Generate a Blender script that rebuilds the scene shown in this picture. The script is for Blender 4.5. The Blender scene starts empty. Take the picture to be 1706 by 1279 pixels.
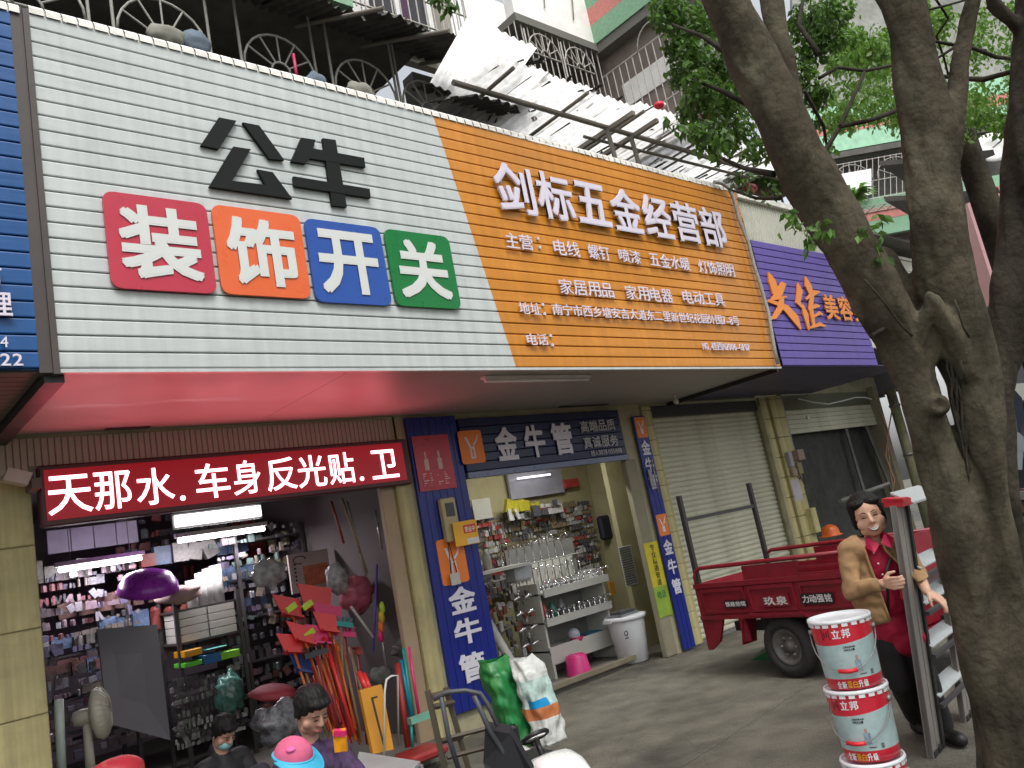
import bpy, bmesh, math, random
from mathutils import Vector, Matrix, Quaternion, noise
random.seed(7)
R = random.random
def U(a, b): return a + (b - a) * R()
sc = bpy.context.scene
col = sc.collection

# ------------------------------------------------------------------ camera
PW, PH, FL = 1706.0, 1279.0, 1354.41
YAW, PIT, ROL = 0.75073543, 0.1869478, -0.19299434
CP = Vector((0, 0, 1.65))
_f = Vector((math.sin(YAW) * math.cos(PIT), math.cos(YAW) * math.cos(PIT), math.sin(PIT)))
_r0 = Vector((math.cos(YAW), -math.sin(YAW), 0)); _u0 = _r0.cross(_f)
_r = _r0 * math.cos(ROL) + _u0 * math.sin(ROL)
_u = -_r0 * math.sin(ROL) + _u0 * math.cos(ROL)
def ray(x, y): return _f + _r * ((x - PW / 2) / FL) - _u * ((y - PH / 2) / FL)
def wy(x, y, Y): d = ray(x, y); return CP + d * (Y / d.y)            # point on the plane y = Y
def wx(x, y, X): d = ray(x, y); return CP + d * (X / d.x)
def wz(x, y, Z=0.0): d = ray(x, y); return CP + d * ((Z - CP.z) / d.z)
def wd(x, y, D): return CP + ray(x, y) * D                           # point at distance D along the view
cam = bpy.data.cameras.new('camera'); camo = bpy.data.objects.new('camera', cam); col.objects.link(camo)
cam.sensor_width = 36; cam.lens = 36 * FL / PW; cam.clip_end = 600; cam.clip_start = 0.05
mw = Matrix((( _r.x, _u.x, -_f.x, CP.x), (_r.y, _u.y, -_f.y, CP.y), (_r.z, _u.z, -_f.z, CP.z), (0, 0, 0, 1)))
camo.matrix_world = mw
sc.camera = camo

# ------------------------------------------------------------------ daylight
w = bpy.data.worlds.new('World'); sc.world = w; w.use_nodes = True
nt = w.node_tree; nt.nodes.clear()
sky = nt.nodes.new('ShaderNodeTexSky'); sky.sky_type = 'NISHITA'; sky.sun_disc = False
SUN_EL, SUN_AZ = math.radians(58), math.radians(200)
sky.sun_elevation = SUN_EL; sky.sun_rotation = SUN_AZ; sky.dust_density = 4.0; sky.air_density = 1.0
hs = nt.nodes.new('ShaderNodeHueSaturation'); hs.inputs['Saturation'].default_value = 0.22; hs.inputs['Value'].default_value = 1.5
bg = nt.nodes.new('ShaderNodeBackground'); bg.inputs['Strength'].default_value = 0.15
wo = nt.nodes.new('ShaderNodeOutputWorld')
nt.links.new(sky.outputs[0], hs.inputs['Color']); nt.links.new(hs.outputs[0], bg.inputs[0]); nt.links.new(bg.outputs[0], wo.inputs[0])
sl = bpy.data.lights.new('sun', 'SUN'); sl.energy = 1.5; sl.angle = math.radians(25); sl.color = (1, 0.96, 0.9)
so = bpy.data.objects.new('sun', sl); col.objects.link(so)
_sd = Vector((math.sin(SUN_AZ) * math.cos(SUN_EL), math.cos(SUN_AZ) * math.cos(SUN_EL), math.sin(SUN_EL)))
so.rotation_euler = _sd.to_track_quat('Z', 'Y').to_euler(); so.location = _sd * 40
sc.view_settings.view_transform = 'Standard'; sc.view_settings.look = 'None'
sc.view_settings.exposure = 0.18; sc.view_settings.gamma = 1.0
sc.view_settings.use_curve_mapping = False
try:
    sc.cycles.use_denoising = True; sc.cycles.max_bounces = 8; sc.cycles.transparent_max_bounces = 12
    sc.cycles.sample_clamp_indirect = 6.0; sc.cycles.caustics_reflective = False; sc.cycles.caustics_refractive = False
except Exception: pass

# ------------------------------------------------------------------ materials
_M = {}
def mat(name, c, rough=0.6, metal=0.0, var=0.12, scale=6.0, bump=0.15, spec=0.5, emit=None, es=0.0,
        stain=None, sscale=1.5, samt=0.5, detail=6, stretch=None, trans=0.0, alpha=1.0, coat=0.0, bscale=None):
    if name in _M: return _M[name]
    m = bpy.data.materials.new(name); m.use_nodes = True
    n = m.node_tree.nodes; l = m.node_tree.links
    b = n['Principled BSDF']
    b.inputs['Roughness'].default_value = rough; b.inputs['Metallic'].default_value = metal
    b.inputs['Specular IOR Level'].default_value = spec; b.inputs['Coat Weight'].default_value = coat
    if alpha < 1: b.inputs['Alpha'].default_value = alpha
    if trans: b.inputs['Transmission Weight'].default_value = trans
    tc = n.new('ShaderNodeTexCoord'); mp = n.new('ShaderNodeMapping'); l.new(tc.outputs['Object'], mp.inputs[0])
    if stretch: mp.inputs['Scale'].default_value = stretch
    nz = n.new('ShaderNodeTexNoise'); nz.inputs['Scale'].default_value = scale; nz.inputs['Detail'].default_value = detail
    l.new(mp.outputs[0], nz.inputs['Vector'])
    mr = n.new('ShaderNodeMapRange'); mr.inputs[1].default_value = 0.25; mr.inputs[2].default_value = 0.75
    mr.inputs[3].default_value = 1 - var; mr.inputs[4].default_value = 1 + var
    l.new(nz.outputs[0], mr.inputs[0])
    mx = n.new('ShaderNodeMix'); mx.data_type = 'RGBA'; mx.blend_type = 'MULTIPLY'; mx.inputs[0].default_value = 1
    mx.inputs[6].default_value = (*c, 1); l.new(mr.outputs[0], mx.inputs[7])
    out = mx.outputs[2]
    if stain:
        n2 = n.new('ShaderNodeTexNoise'); n2.inputs['Scale'].default_value = sscale; n2.inputs['Detail'].default_value = 8
        n2.inputs['Roughness'].default_value = 0.65; l.new(mp.outputs[0], n2.inputs['Vector'])
        m2 = n.new('ShaderNodeMapRange'); m2.inputs[1].default_value = 0.5; m2.inputs[2].default_value = 0.7
        m2.inputs[3].default_value = 0; m2.inputs[4].default_value = samt; l.new(n2.outputs[0], m2.inputs[0])
        x2 = n.new('ShaderNodeMix'); x2.data_type = 'RGBA'; l.new(m2.outputs[0], x2.inputs[0])
        l.new(out, x2.inputs[6]); x2.inputs[7].default_value = (*stain, 1); out = x2.outputs[2]
    l.new(out, b.inputs['Base Color'])
    rr = n.new('ShaderNodeMapRange'); rr.inputs[3].default_value = max(0.02, rough - 0.12); rr.inputs[4].default_value = min(1, rough + 0.12)
    l.new(nz.outputs[0], rr.inputs[0]); l.new(rr.outputs[0], b.inputs['Roughness'])
    if bump:
        bp = n.new('ShaderNodeBump'); bp.inputs['Strength'].default_value = bump; bp.inputs['Distance'].default_value = 0.02
        nb = nz
        if bscale:
            nb = n.new('ShaderNodeTexNoise'); nb.inputs['Scale'].default_value = bscale; nb.inputs['Detail'].default_value = 4
            l.new(mp.outputs[0], nb.inputs['Vector'])
        l.new(nb.outputs[0], bp.inputs['Height']); l.new(bp.outputs[0], b.inputs['Normal'])
    if emit: b.inputs['Emission Color'].default_value = (*emit, 1); b.inputs['Emission Strength'].default_value = es
    _M[name] = m; return m

def translucent(name, c, amt=0.6, rough=0.6):
    if name in _M: return _M[name]
    m = mat(name, c, rough, var=0.25, scale=12)
    n = m.node_tree.nodes; l = m.node_tree.links
    b = n['Principled BSDF']; o = [x for x in n if x.type == 'OUTPUT_MATERIAL'][0]
    t = n.new('ShaderNodeBsdfTranslucent'); s = n.new('ShaderNodeMixShader'); s.inputs[0].default_value = amt
    src = b.inputs['Base Color'].links[0].from_socket
    l.new(src, t.inputs[0]); l.new(b.outputs[0], s.inputs[1]); l.new(t.outputs[0], s.inputs[2]); l.new(s.outputs[0], o.inputs[0])
    return m

# ------------------------------------------------------------------ mesh helpers
class MB:
    def __init__(s, M=None): s.v = []; s.f = []; s.mi = []; s.sm = []; s.M = M
    def add(s, vs, fs, mi=0, smooth=False):
        k = len(s.v)
        for p in vs:
            p = Vector(p); s.v.append(s.M @ p if s.M is not None else p)
        for f in fs: s.f.append([k + i for i in f]); s.mi.append(mi); s.sm.append(smooth)
        return s
    def box(s, a, b, mi=0, bev=0.0):
        x0, y0, z0 = (min(a[i], b[i]) for i in range(3)); x1, y1, z1 = (max(a[i], b[i]) for i in range(3))
        if bev and min(x1 - x0, y1 - y0, z1 - z0) > 2.2 * bev:
            g = bev; vs = []; 
            for z, o in ((z0, g), (z0 + g, 0), (z1 - g, 0), (z1, g)):
                X0, X1, Y0, Y1 = x0 + o, x1 - o, y0 + o, y1 - o
                vs += [(X0 + g, Y0, z), (X1 - g, Y0, z), (X1, Y0 + g, z), (X1, Y1 - g, z), (X1 - g, Y1, z), (X0 + g, Y1, z), (X0, Y1 - g, z), (X0, Y0 + g, z)]
            fs = [list(range(7, -1, -1)), list(range(24, 32))]
            for r in range(3):
                for i in range(8):
                    j = (i + 1) % 8; fs.append([r * 8 + i, r * 8 + j, r * 8 + 8 + j, r * 8 + 8 + i])
            return s.add(vs, fs, mi)
        return s.add([(x0, y0, z0), (x1, y0, z0), (x1, y1, z0), (x0, y1, z0), (x0, y0, z1), (x1, y0, z1), (x1, y1, z1), (x0, y1, z1)],
                     [(3, 2, 1, 0), (4, 5, 6, 7), (0, 1, 5, 4), (1, 2, 6, 5), (2, 3, 7, 6), (3, 0, 4, 7)], mi)
    def quad(s, a, b, c, d, mi=0): return s.add([a, b, c, d], [(0, 1, 2, 3)], mi)
    def obox(s, c, ax, ay, az, mi=0):      # oriented box: centre and three half vectors
        c = Vector(c); ax = Vector(ax); ay = Vector(ay); az = Vector(az)
        vs = [c + ax * i + ay * j + az * k for k in (-1, 1) for j in (-1, 1) for i in (-1, 1)]
        return s.add(vs, [(2, 3, 1, 0), (4, 5, 7, 6), (0, 1, 5, 4), (1, 3, 7, 5), (3, 2, 6, 7), (2, 0, 4, 6)], mi)
    def tube(s, pts, r, seg=8, mi=0, cap=True, smooth=True, flat=None):
        pts = [Vector(p) for p in pts]; n = len(pts); rs = r if isinstance(r, (list, tuple)) else [r] * n
        vs = []; prev = None
        for i, p in enumerate(pts):
            t = (pts[min(i + 1, n - 1)] - pts[max(i - 1, 0)])
            if t.length < 1e-9: t = Vector((0, 0, 1))
            t.normalize()
            if prev is None:
                a = Vector((0, 0, 1)) if abs(t.z) < .9 else Vector((1, 0, 0)); nrm = t.cross(a).normalized()
            else:
                nrm = (prev - t * prev.dot(t))
                nrm = nrm.normalized() if nrm.length > 1e-6 else t.orthogonal().normalized()
            prev = nrm; bn = t.cross(nrm)
            for k in range(seg):
                an = 2 * math.pi * k / seg; vs.append(p + (nrm * math.cos(an) + bn * math.sin(an)) * rs[i])
        fs = []
        for i in range(n - 1):
            for k in range(seg):
                j = (k + 1) % seg; fs.append((i * seg + k, i * seg + j, (i + 1) * seg + j, (i + 1) * seg + k))
        s.add(vs, fs, mi, smooth)
        if cap:
            k0 = len(s.v) - len(vs)
            s.f.append([k0 + k for k in range(seg - 1, -1, -1)]); s.mi.append(mi); s.sm.append(False)
            s.f.append([k0 + (n - 1) * seg + k for k in range(seg)]); s.mi.append(mi); s.sm.append(False)
        return s
    def lathe(s, c, prof, seg=24, mi=0, axis=(0, 0, 1), smooth=True, arc=None, mis=None):
        c = Vector(c); q = Vector((0, 0, 1)).rotation_difference(Vector(axis).normalized())
        vs = []; fs = []
        for (r, z) in prof:
            for k in range(seg):
                a = 2 * math.pi * k / seg; vs.append(c + q @ Vector((r * math.cos(a), r * math.sin(a), z)))
        k0 = len(s.v); s.add(vs, [], mi)
        for i in range(len(prof) - 1):
            for k in range(seg):
                j = (k + 1) % seg
                s.f.append([k0 + i * seg + k, k0 + i * seg + j, k0 + (i + 1) * seg + j, k0 + (i + 1) * seg + k])
                s.mi.append(mis[i] if mis else mi); s.sm.append(smooth)
        return s
    def ball(s, c, r, mi=0, seg=12, rings=8, sc3=(1, 1, 1), q=None):
        c = Vector(c); vs = []; fs = []
        for i in range(rings + 1):
            t = math.pi * i / rings
            for k in range(seg):
                a = 2 * math.pi * k / seg
                p = Vector((r * sc3[0] * math.sin(t) * math.cos(a), r * sc3[1] * math.sin(t) * math.sin(a), r * sc3[2] * math.cos(t)))
                vs.append(c + (q @ p if q else p))
        for i in range(rings):
            for k in range(seg):
                j = (k + 1) % seg; fs.append((i * seg + k, (i + 1) * seg + k, (i + 1) * seg + j, i * seg + j))
        return s.add(vs, fs, mi, True)
    def prism(s, pts, th, mi=0, nrm=None):   # planar polygon (list of Vectors), thickened along nrm
        pts = [Vector(p) for p in pts]; n = len(pts)
        if nrm is None: nrm = Vector((0, 1, 0))
        nrm = Vector(nrm); vs = pts + [p + nrm * th for p in pts]
        fs = [list(range(n)), list(range(2 * n - 1, n - 1, -1))] + [(i + n, (i + 1) % n + n, (i + 1) % n, i) for i in range(n)]
        return s.add(vs, fs, mi)
    def mesh(s, name, mats, org):
        me = bpy.data.meshes.new(name); me.from_pydata([tuple(v - org) for v in s.v], [], s.f)
        for m in (mats if isinstance(mats, (list, tuple)) else [mats]): me.materials.append(m)
        me.polygons.foreach_set('material_index', s.mi); me.polygons.foreach_set('use_smooth', s.sm)
        bm = bmesh.new(); bm.from_mesh(me); bmesh.ops.remove_doubles(bm, verts=bm.verts, dist=1e-6) if len(s.f) < 3000 else None
        bm.normal_update(); bmesh.ops.recalc_face_normals(bm, faces=bm.faces) if len(s.f) < 6000 else None; bm.to_mesh(me); bm.free()
        me.update(); return me

def props(o, label=None, cat=None, group=None, kind=None):
    if label: o['label'] = label
    if cat: o['category'] = cat
    if group: o['group'] = group
    if kind: o['kind'] = kind
    return o
def thing(name, label, cat, loc=(0, 0, 0), group=None):
    o = bpy.data.objects.new(name, None); col.objects.link(o); o.location = loc; o.empty_display_size = 0.1
    return props(o, label, cat, group)
def wloc(o):
    v = Vector(o.location)
    while o.parent: o = o.parent; v = v + Vector(o.location)
    return v
def part(name, mb, m, parent, label=None, kind=None):
    org = wloc(parent); o = bpy.data.objects.new(name, mb.mesh(name, m, org)); col.objects.link(o); o.parent = parent
    return props(o, label, None, None, kind)
def single(name, mb, m, label=None, cat=None, group=None, kind=None):
    xs = [v.x for v in mb.v]; ys = [v.y for v in mb.v]; zs = [v.z for v in mb.v]
    org = Vector(((min(xs) + max(xs)) / 2, (min(ys) + max(ys)) / 2, min(zs)))
    if kind == 'structure': org = Vector((0, 0, 0))
    o = bpy.data.objects.new(name, mb.mesh(name, m, org)); col.objects.link(o); o.location = org
    return props(o, label, cat, group, kind)
def struct(name, mb, m): return single(name, mb, m, kind='structure')
def copy_tree(o, parent=None):
    c = o.copy(); col.objects.link(c)
    if parent: c.parent = parent
    for ch in list(o.children): copy_tree(ch, c)
    return c
# unit rod shared between alike bars
_rods = {}
def rod(parent, name, p, q, r, m, square=False, label=None):
    key = (m.name, square)
    if key not in _rods:
        b = MB()
        if square: b.box((-1, -1, 0), (1, 1, 1))
        else: b.tube([(0, 0, 0), (0, 0, 1)], 1, 8)
        _rods[key] = b.mesh('bar_mesh', m, Vector((0, 0, 0)))
    p = Vector(p); q = Vector(q); d = q - p
    o = bpy.data.objects.new(name, _rods[key]); col.objects.link(o); o.parent = parent
    o.location = p - wloc(parent); o.rotation_mode = 'QUATERNION'; o.rotation_quaternion = d.to_track_quat('Z', 'X'); o.scale = (r, r, d.length)
    if label: o['label'] = label
    return o
_cubes = {}
def brick(parent, name, a, b, m, bev=0.006):    # box piece that shares its mesh with the pieces of the same size
    a = Vector(a); b = Vector(b); d = b - a; key = (m.name, round(d.x, 3), round(d.y, 3), round(d.z, 3), bev)
    if key not in _cubes: _cubes[key] = MB().box((0, 0, 0), d, bev=bev).mesh(name, m, Vector((0, 0, 0)))
    o = bpy.data.objects.new(name, _cubes[key]); col.objects.link(o)
    if parent: o.parent = parent; o.location = a - wloc(parent)
    else: o.location = a
    return o

# lettering: outlines of the built-in font turned into thin solid meshes
_ch = {}
def glyph(ch, off=0.0):
    if (ch, off) in _ch: return _ch[(ch, off)]
    if off > .0101:
        V0, F0, bb = glyph(ch, .003); d = off - .002; V = []; F = []
        for k, (dx, dy) in enumerate(((0, 0), (d, d), (-d, d), (d, -d), (-d, -d), (d, 0), (-d, 0))):
            o = len(V); V += [Vector((v.x + dx, v.y + dy, v.z * (1 - .035 * k))) for v in V0]; F += [[o + i for i in f] for f in F0]
        _ch[(ch, off)] = (V, F, (bb[0] - d, bb[1] + d, bb[2] - d, bb[3] + d)); return _ch[(ch, off)]
    cu = bpy.data.curves.new('t', 'FONT'); cu.body = ch; cu.offset = off; cu.resolution_u = 3; cu.fill_mode = 'FRONT'
    ob = bpy.data.objects.new('t', cu); col.objects.link(ob)
    dg = bpy.context.evaluated_depsgraph_get(); me = bpy.data.meshes.new_from_object(ob.evaluated_get(dg))
    vs = [v.co.copy() for v in me.vertices]; fs = [list(p.vertices) for p in me.polygons]
    bpy.data.objects.remove(ob); bpy.data.curves.remove(cu); bpy.data.meshes.remove(me)
    bm = bmesh.new(); bv = [bm.verts.new(v) for v in vs]
    for f in fs:
        try: bm.faces.new([bv[i] for i in f])
        except Exception: pass
    bmesh.ops.remove_doubles(bm, verts=bm.verts, dist=1e-5)
    bm.normal_update()
    for f in bm.faces:
        if f.normal.z < 0: f.normal_flip()
    g = bmesh.ops.extrude_face_region(bm, geom=list(bm.faces))
    for v in [x for x in g['geom'] if isinstance(x, bmesh.types.BMVert)]: v.co.z = 1.0   # unit thickness, scaled when placed
    bm.verts.index_update()
    V = [v.co.copy() for v in bm.verts]; F = [[v.index for v in f.verts] for f in bm.faces]; bm.free()
    if V:
        x0 = min(v.x for v in V); x1 = max(v.x for v in V); y0 = min(v.y for v in V); y1 = max(v.y for v in V)
    else: x0 = x1 = y0 = y1 = 0
    _ch[(ch, off)] = (V, F, (x0, x1, y0, y1)); return _ch[(ch, off)]
WIDE = lambda c: ord(c) > 0x2E00
def text_line(parent, s, p0, ux, uz, th, m, off=0.0, name='character', joined=False, nrm=None, fit=0.92, adv=None, latin=0.52):
    """letters in a row: p0 lower left, ux whole width vector, uz height vector; nrm points out of the sign"""
    p0 = Vector(p0); ux = Vector(ux); uz = Vector(uz)
    nrm = Vector(nrm) if nrm else ux.cross(uz).normalized()
    ws = [1.0 if WIDE(c) else latin for c in s]; tot = sum(ws); x = 0; big = MB()
    for c, wd_ in zip(s, ws):
        if c != ' ':
            V, F, (x0, x1, y0, y1) = glyph(c, off)
            cell = wd_ / tot
            if V:
                if WIDE(c) and c not in '：。，':
                    sx = cell * fit / 1.0; cx0 = x / tot + cell * (1 - fit) / 2
                    X = lambda v: cx0 + (v.x - 0.04) / 0.94 * sx; Z = lambda v: (v.y + 0.09) / 0.94
                    X = lambda v: cx0 + (v.x - x0) / (x1 - x0) * sx * min(1, (x1 - x0) / .9 + .04) + sx * max(0, 1 - ((x1 - x0) / .9 + .04)) / 2
                    hh = min(1, (y1 - y0) / .9 + .04); Z = lambda v: (v.y - y0) / max(1e-6, y1 - y0) * hh + (1 - hh) / 2
                elif WIDE(c):
                    X = lambda v: x / tot + cell * (0.2 + v.x * .5); Z = lambda v: (v.y + 0.05)
                else:
                    X = lambda v: x / tot + cell * (0.08 + (v.x - x0) / max(.2, (x1 - x0)) * 0.84); Z = lambda v: (v.y / 0.72) * 0.9 + .05
                vs = [p0 + ux * X(v) + uz * Z(v) + nrm * (th * v.z) for v in V]
                if joined: big.add(vs, F)
                else:
                    b = MB().add(vs, F); part(name, b, m, parent)
        x += wd_
    if joined and big.v: part(name, big, m, parent)

def remesh(mb, voxel, smooth=2, disp=None):
    me = mb.mesh('tmp', [], Vector((0, 0, 0))) if False else None
    me = bpy.data.meshes.new('tmp'); me.from_pydata([tuple(v) for v in mb.v], [], mb.f)
    bm = bmesh.new(); bm.from_mesh(me); bmesh.ops.remove_doubles(bm, verts=bm.verts, dist=1e-6); bmesh.ops.recalc_face_normals(bm, faces=bm.faces); bm.to_mesh(me); bm.free()
    ob = bpy.data.objects.new('tmp', me); col.objects.link(ob)
    md = ob.modifiers.new('r', 'REMESH'); md.mode = 'VOXEL'; md.voxel_size = voxel
    ms = ob.modifiers.new('s', 'SMOOTH'); ms.iterations = smooth; ms.factor = 0.6
    dg = bpy.context.evaluated_depsgraph_get(); m2 = bpy.data.meshes.new_from_object(ob.evaluated_get(dg))
    out = MB(); out.v = [v.co.copy() for v in m2.vertices]; out.f = [list(p.vertices) for p in m2.polygons]
    out.mi = [0] * len(out.f); out.sm = [True] * len(out.f)
    bpy.data.objects.remove(ob); bpy.data.meshes.remove(me); bpy.data.meshes.remove(m2)
    if disp: out.v = [disp(v) for v in out.v]
    return out
def capsule(b, p, q, r0, r1, seg=12):
    p = Vector(p); q = Vector(q); d = (q - p); L = d.length
    if L < 1e-5: d = Vector((0, 0, 1)); L = 1e-5
    d.normalize(); pts = []; rs = []
    for t in (0.02, .3, .6, .85): a = t * math.pi / 2; pts.append(p - d * r0 * math.cos(a)); rs.append(r0 * math.sin(a))
    pts.append(p); rs.append(r0); pts.append((p + q) / 2); rs.append((r0 + r1) / 2); pts.append(q); rs.append(r1)
    for t in (.85, .6, .3, 0.02): a = t * math.pi / 2; pts.append(q + d * r1 * math.cos(a)); rs.append(r1 * math.sin(a))
    b.tube(pts, rs, seg)
    return b
def chain(b, pts, rs, seg=12):
    for i in range(len(pts) - 1): capsule(b, pts[i], pts[i + 1], rs[i], rs[i + 1], seg)
    return b

#@@STRUCTURE
# ------------------------------------------------------------------ planes of the street front
Y0, YF = 6.45, 4.75
ZS = 3.0
ground = mat('ground_concrete', (0.120, 0.113, 0.090), 0.75, var=0.35, scale=3.5, bump=0.5, bscale=40, stain=(0.038, 0.036, 0.031), sscale=0.8, samt=0.8, spec=0.35)
_n = ground.node_tree.nodes; _l = ground.node_tree.links; _b = _n['Principled BSDF']
_tc = _n.new('ShaderNodeTexCoord'); _vz = _n.new('ShaderNodeTexNoise'); _vz.inputs['Scale'].default_value = 2.2; _l.new(_tc.outputs['Object'], _vz.inputs['Vector'])
_ad = _n.new('ShaderNodeMix'); _ad.data_type = 'RGBA'; _ad.blend_type = 'ADD'; _ad.inputs[0].default_value = .35; _l.new(_tc.outputs['Object'], _ad.inputs[6]); _l.new(_vz.outputs['Color'], _ad.inputs[7])
_vo = _n.new('ShaderNodeTexVoronoi'); _vo.feature = 'DISTANCE_TO_EDGE'; _vo.inputs['Scale'].default_value = .75; _l.new(_ad.outputs[2], _vo.inputs['Vector'])
_mr = _n.new('ShaderNodeMapRange'); _mr.inputs[1].default_value = 0; _mr.inputs[2].default_value = .007; _mr.inputs[3].default_value = .8; _mr.inputs[4].default_value = 1; _l.new(_vo.outputs[0], _mr.inputs[0])
_gr = _n.new('ShaderNodeTexNoise'); _gr.inputs['Scale'].default_value = 90; _gr.inputs['Detail'].default_value = 3; _l.new(_tc.outputs['Object'], _gr.inputs['Vector'])
_g2 = _n.new('ShaderNodeMapRange'); _g2.inputs[1].default_value = .3; _g2.inputs[2].default_value = .7; _g2.inputs[3].default_value = .72; _g2.inputs[4].default_value = 1.3; _l.new(_gr.outputs[0], _g2.inputs[0])
_mm = _n.new('ShaderNodeMath'); _mm.operation = 'MULTIPLY'; _l.new(_mr.outputs[0], _mm.inputs[0]); _l.new(_g2.outputs[0], _mm.inputs[1])
_mx = _n.new('ShaderNodeMix'); _mx.data_type = 'RGBA'; _mx.blend_type = 'MULTIPLY'; _mx.inputs[0].default_value = 1; _src = _b.inputs['Base Color'].links[0].from_socket; _l.new(_src, _mx.inputs[6]); _l.new(_mm.outputs[0], _mx.inputs[7]); _l.new(_mx.outputs[2], _b.inputs['Base Color'])
b = MB()
n = 0
for i in range(n):
    for j in range(n):
        pass
b.quad((-60, -60, 0), (90, -60, 0), (90, 60, 0), (-60, 60, 0))
struct('ground', b, ground)
# pale worn joint line crossing the forecourt
jm = mat('worn_joint', (0.15, 0.145, 0.125), 0.85, var=0.5, scale=18, bump=0.4, stain=(0.085, 0.082, 0.07), sscale=14, samt=1.0)
b = MB(); p = wz(1352, 1138); q = wz(1100, 1300); d = (q - p).normalized(); nn = Vector((-d.y, d.x, 0))
NJ = 90
for k in range(NJ):
    a = p + (q - p) * (k / NJ) + nn * .03 * noise.noise(Vector((k * .13, 0, 0))); c = p + (q - p) * ((k + 1) / NJ) + nn * .03 * noise.noise(Vector(((k + 1) * .13, 0, 0))); w0 = 0.004 + 0.02 * abs(noise.noise(Vector((k * .4, 3, 0)))); w1 = 0.004 + 0.02 * abs(noise.noise(Vector(((k + 1) * .4, 3, 0))))
    if noise.noise(Vector((k * .3, 9, 0))) < -.18: continue
    b.quad(a - nn * w0 + Vector((0, 0, .004)), a + nn * w0 + Vector((0, 0, .004)), c + nn * w1 + Vector((0, 0, .004)), c - nn * w1 + Vector((0, 0, .004)))
struct('pavement_joint', b, jm)
b = MB().box((-3, Y0 - .35, 0.0), (4.3, Y0 + 5, 0.09)); struct('shop_threshold', b, mat('threshold', (0.13, 0.12, 0.10), 0.7, stain=(0.05, 0.05, 0.04)))
b = MB().box((5.2, Y0 + .35, 0.0), (7.7, Y0 + 4, 0.05)); struct('shop_floor', b, mat('shop_floor', (0.2, 0.19, 0.16), 0.6, stain=(0.08, 0.07, 0.06)))

# colours
WALL = mat('cream_wall_tile', (0.52, 0.46, 0.22), 0.55, var=0.12, scale=5, bump=0.12, stain=(0.22, 0.20, 0.12), sscale=2.2, samt=0.55)
WALLP = mat('cream_painted_plaster', (0.40, 0.37, 0.24), 0.7, var=0.15, scale=4, bump=0.25, stain=(0.16, 0.14, 0.10), sscale=1.6, samt=0.6)
GROUT = mat('grout', (0.20, 0.18, 0.11), 0.9)
DARK = mat('dark_void', (0.03, 0.03, 0.03), 0.8)
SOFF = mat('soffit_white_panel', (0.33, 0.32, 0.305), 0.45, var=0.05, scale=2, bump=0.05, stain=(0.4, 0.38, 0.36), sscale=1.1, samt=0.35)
BLACKM = mat('black_steel', (0.025, 0.024, 0.024), 0.5, var=0.3)
STEELG = mat('grey_steel', (0.30, 0.30, 0.29), 0.45, 0.6)
RUST = mat('weathered_steel', (0.20, 0.19, 0.165), 0.75, 0.2, var=0.4, scale=14, stain=(0.20, 0.09, 0.04), sscale=6, samt=0.7)
WHITEP = mat('white_sheet_metal', (0.50, 0.54, 0.535), 0.38, var=0.05, scale=1.2, bump=0.25, spec=0.5, stain=(0.36, 0.39, 0.38), sscale=1.6, samt=0.5, stretch=(0.4, 1, 3), bscale=1.6)
ORANGEP = mat('orange_sheet_metal', (0.56, 0.215, 0.018), 0.33, var=0.12, stain=(0.66, 0.31, 0.07), sscale=1.3, samt=.35, scale=1.3, bump=0.25, spec=0.5, stretch=(0.4, 1, 3), bscale=1.6)
BLUEP = mat('blue_sheet_metal', (0.006, 0.075, 0.25), 0.33, var=0.1, scale=1.3, bump=0.3, stretch=(0.6, 1, 3), bscale=2.0)
PURPLEP = mat('violet_sheet_metal', (0.115, 0.075, 0.36), 0.4, var=0.08, scale=1.5, bump=0.25, bscale=2.0)
def streaks(m, lo=.90, hi=1.04):
    n = m.node_tree.nodes; l = m.node_tree.links; b = n['Principled BSDF']; tc = n.new('ShaderNodeTexCoord'); mp = n.new('ShaderNodeMapping'); mp.inputs['Scale'].default_value = (9, 9, .35); l.new(tc.outputs['Object'], mp.inputs[0])
    z = n.new('ShaderNodeTexNoise'); z.inputs['Scale'].default_value = 1.5; z.inputs['Detail'].default_value = 6; l.new(mp.outputs[0], z.inputs['Vector'])
    r = n.new('ShaderNodeMapRange'); r.inputs[1].default_value = .35; r.inputs[2].default_value = .65; r.inputs[3].default_value = lo; r.inputs[4].default_value = hi; l.new(z.outputs[0], r.inputs[0])
    x = n.new('ShaderNodeMix'); x.data_type = 'RGBA'; x.blend_type = 'MULTIPLY'; x.inputs[0].default_value = 1; src = b.inputs['Base Color'].links[0].from_socket; l.new(src, x.inputs[6]); l.new(r.outputs[0], x.inputs[7]); l.new(x.outputs[2], b.inputs['Base Color'])
for _m in (WHITEP, ORANGEP, BLUEP, PURPLEP): streaks(_m)
streaks(WALL, .72, 1.1)
LETW = mat('white_acrylic_letter', (0.64, 0.60, 0.70), 0.4, var=0.03, bump=0)
LETK = mat('black_acrylic_letter', (0.006, 0.007, 0.007), 0.6, var=0.1, bump=0, spec=.2)
COPE = mat('white_coping', (0.78, 0.77, 0.72), 0.55, var=0.15, scale=7, bump=0.1, stain=(0.35, 0.34, 0.28), sscale=5, samt=0.5)

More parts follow.
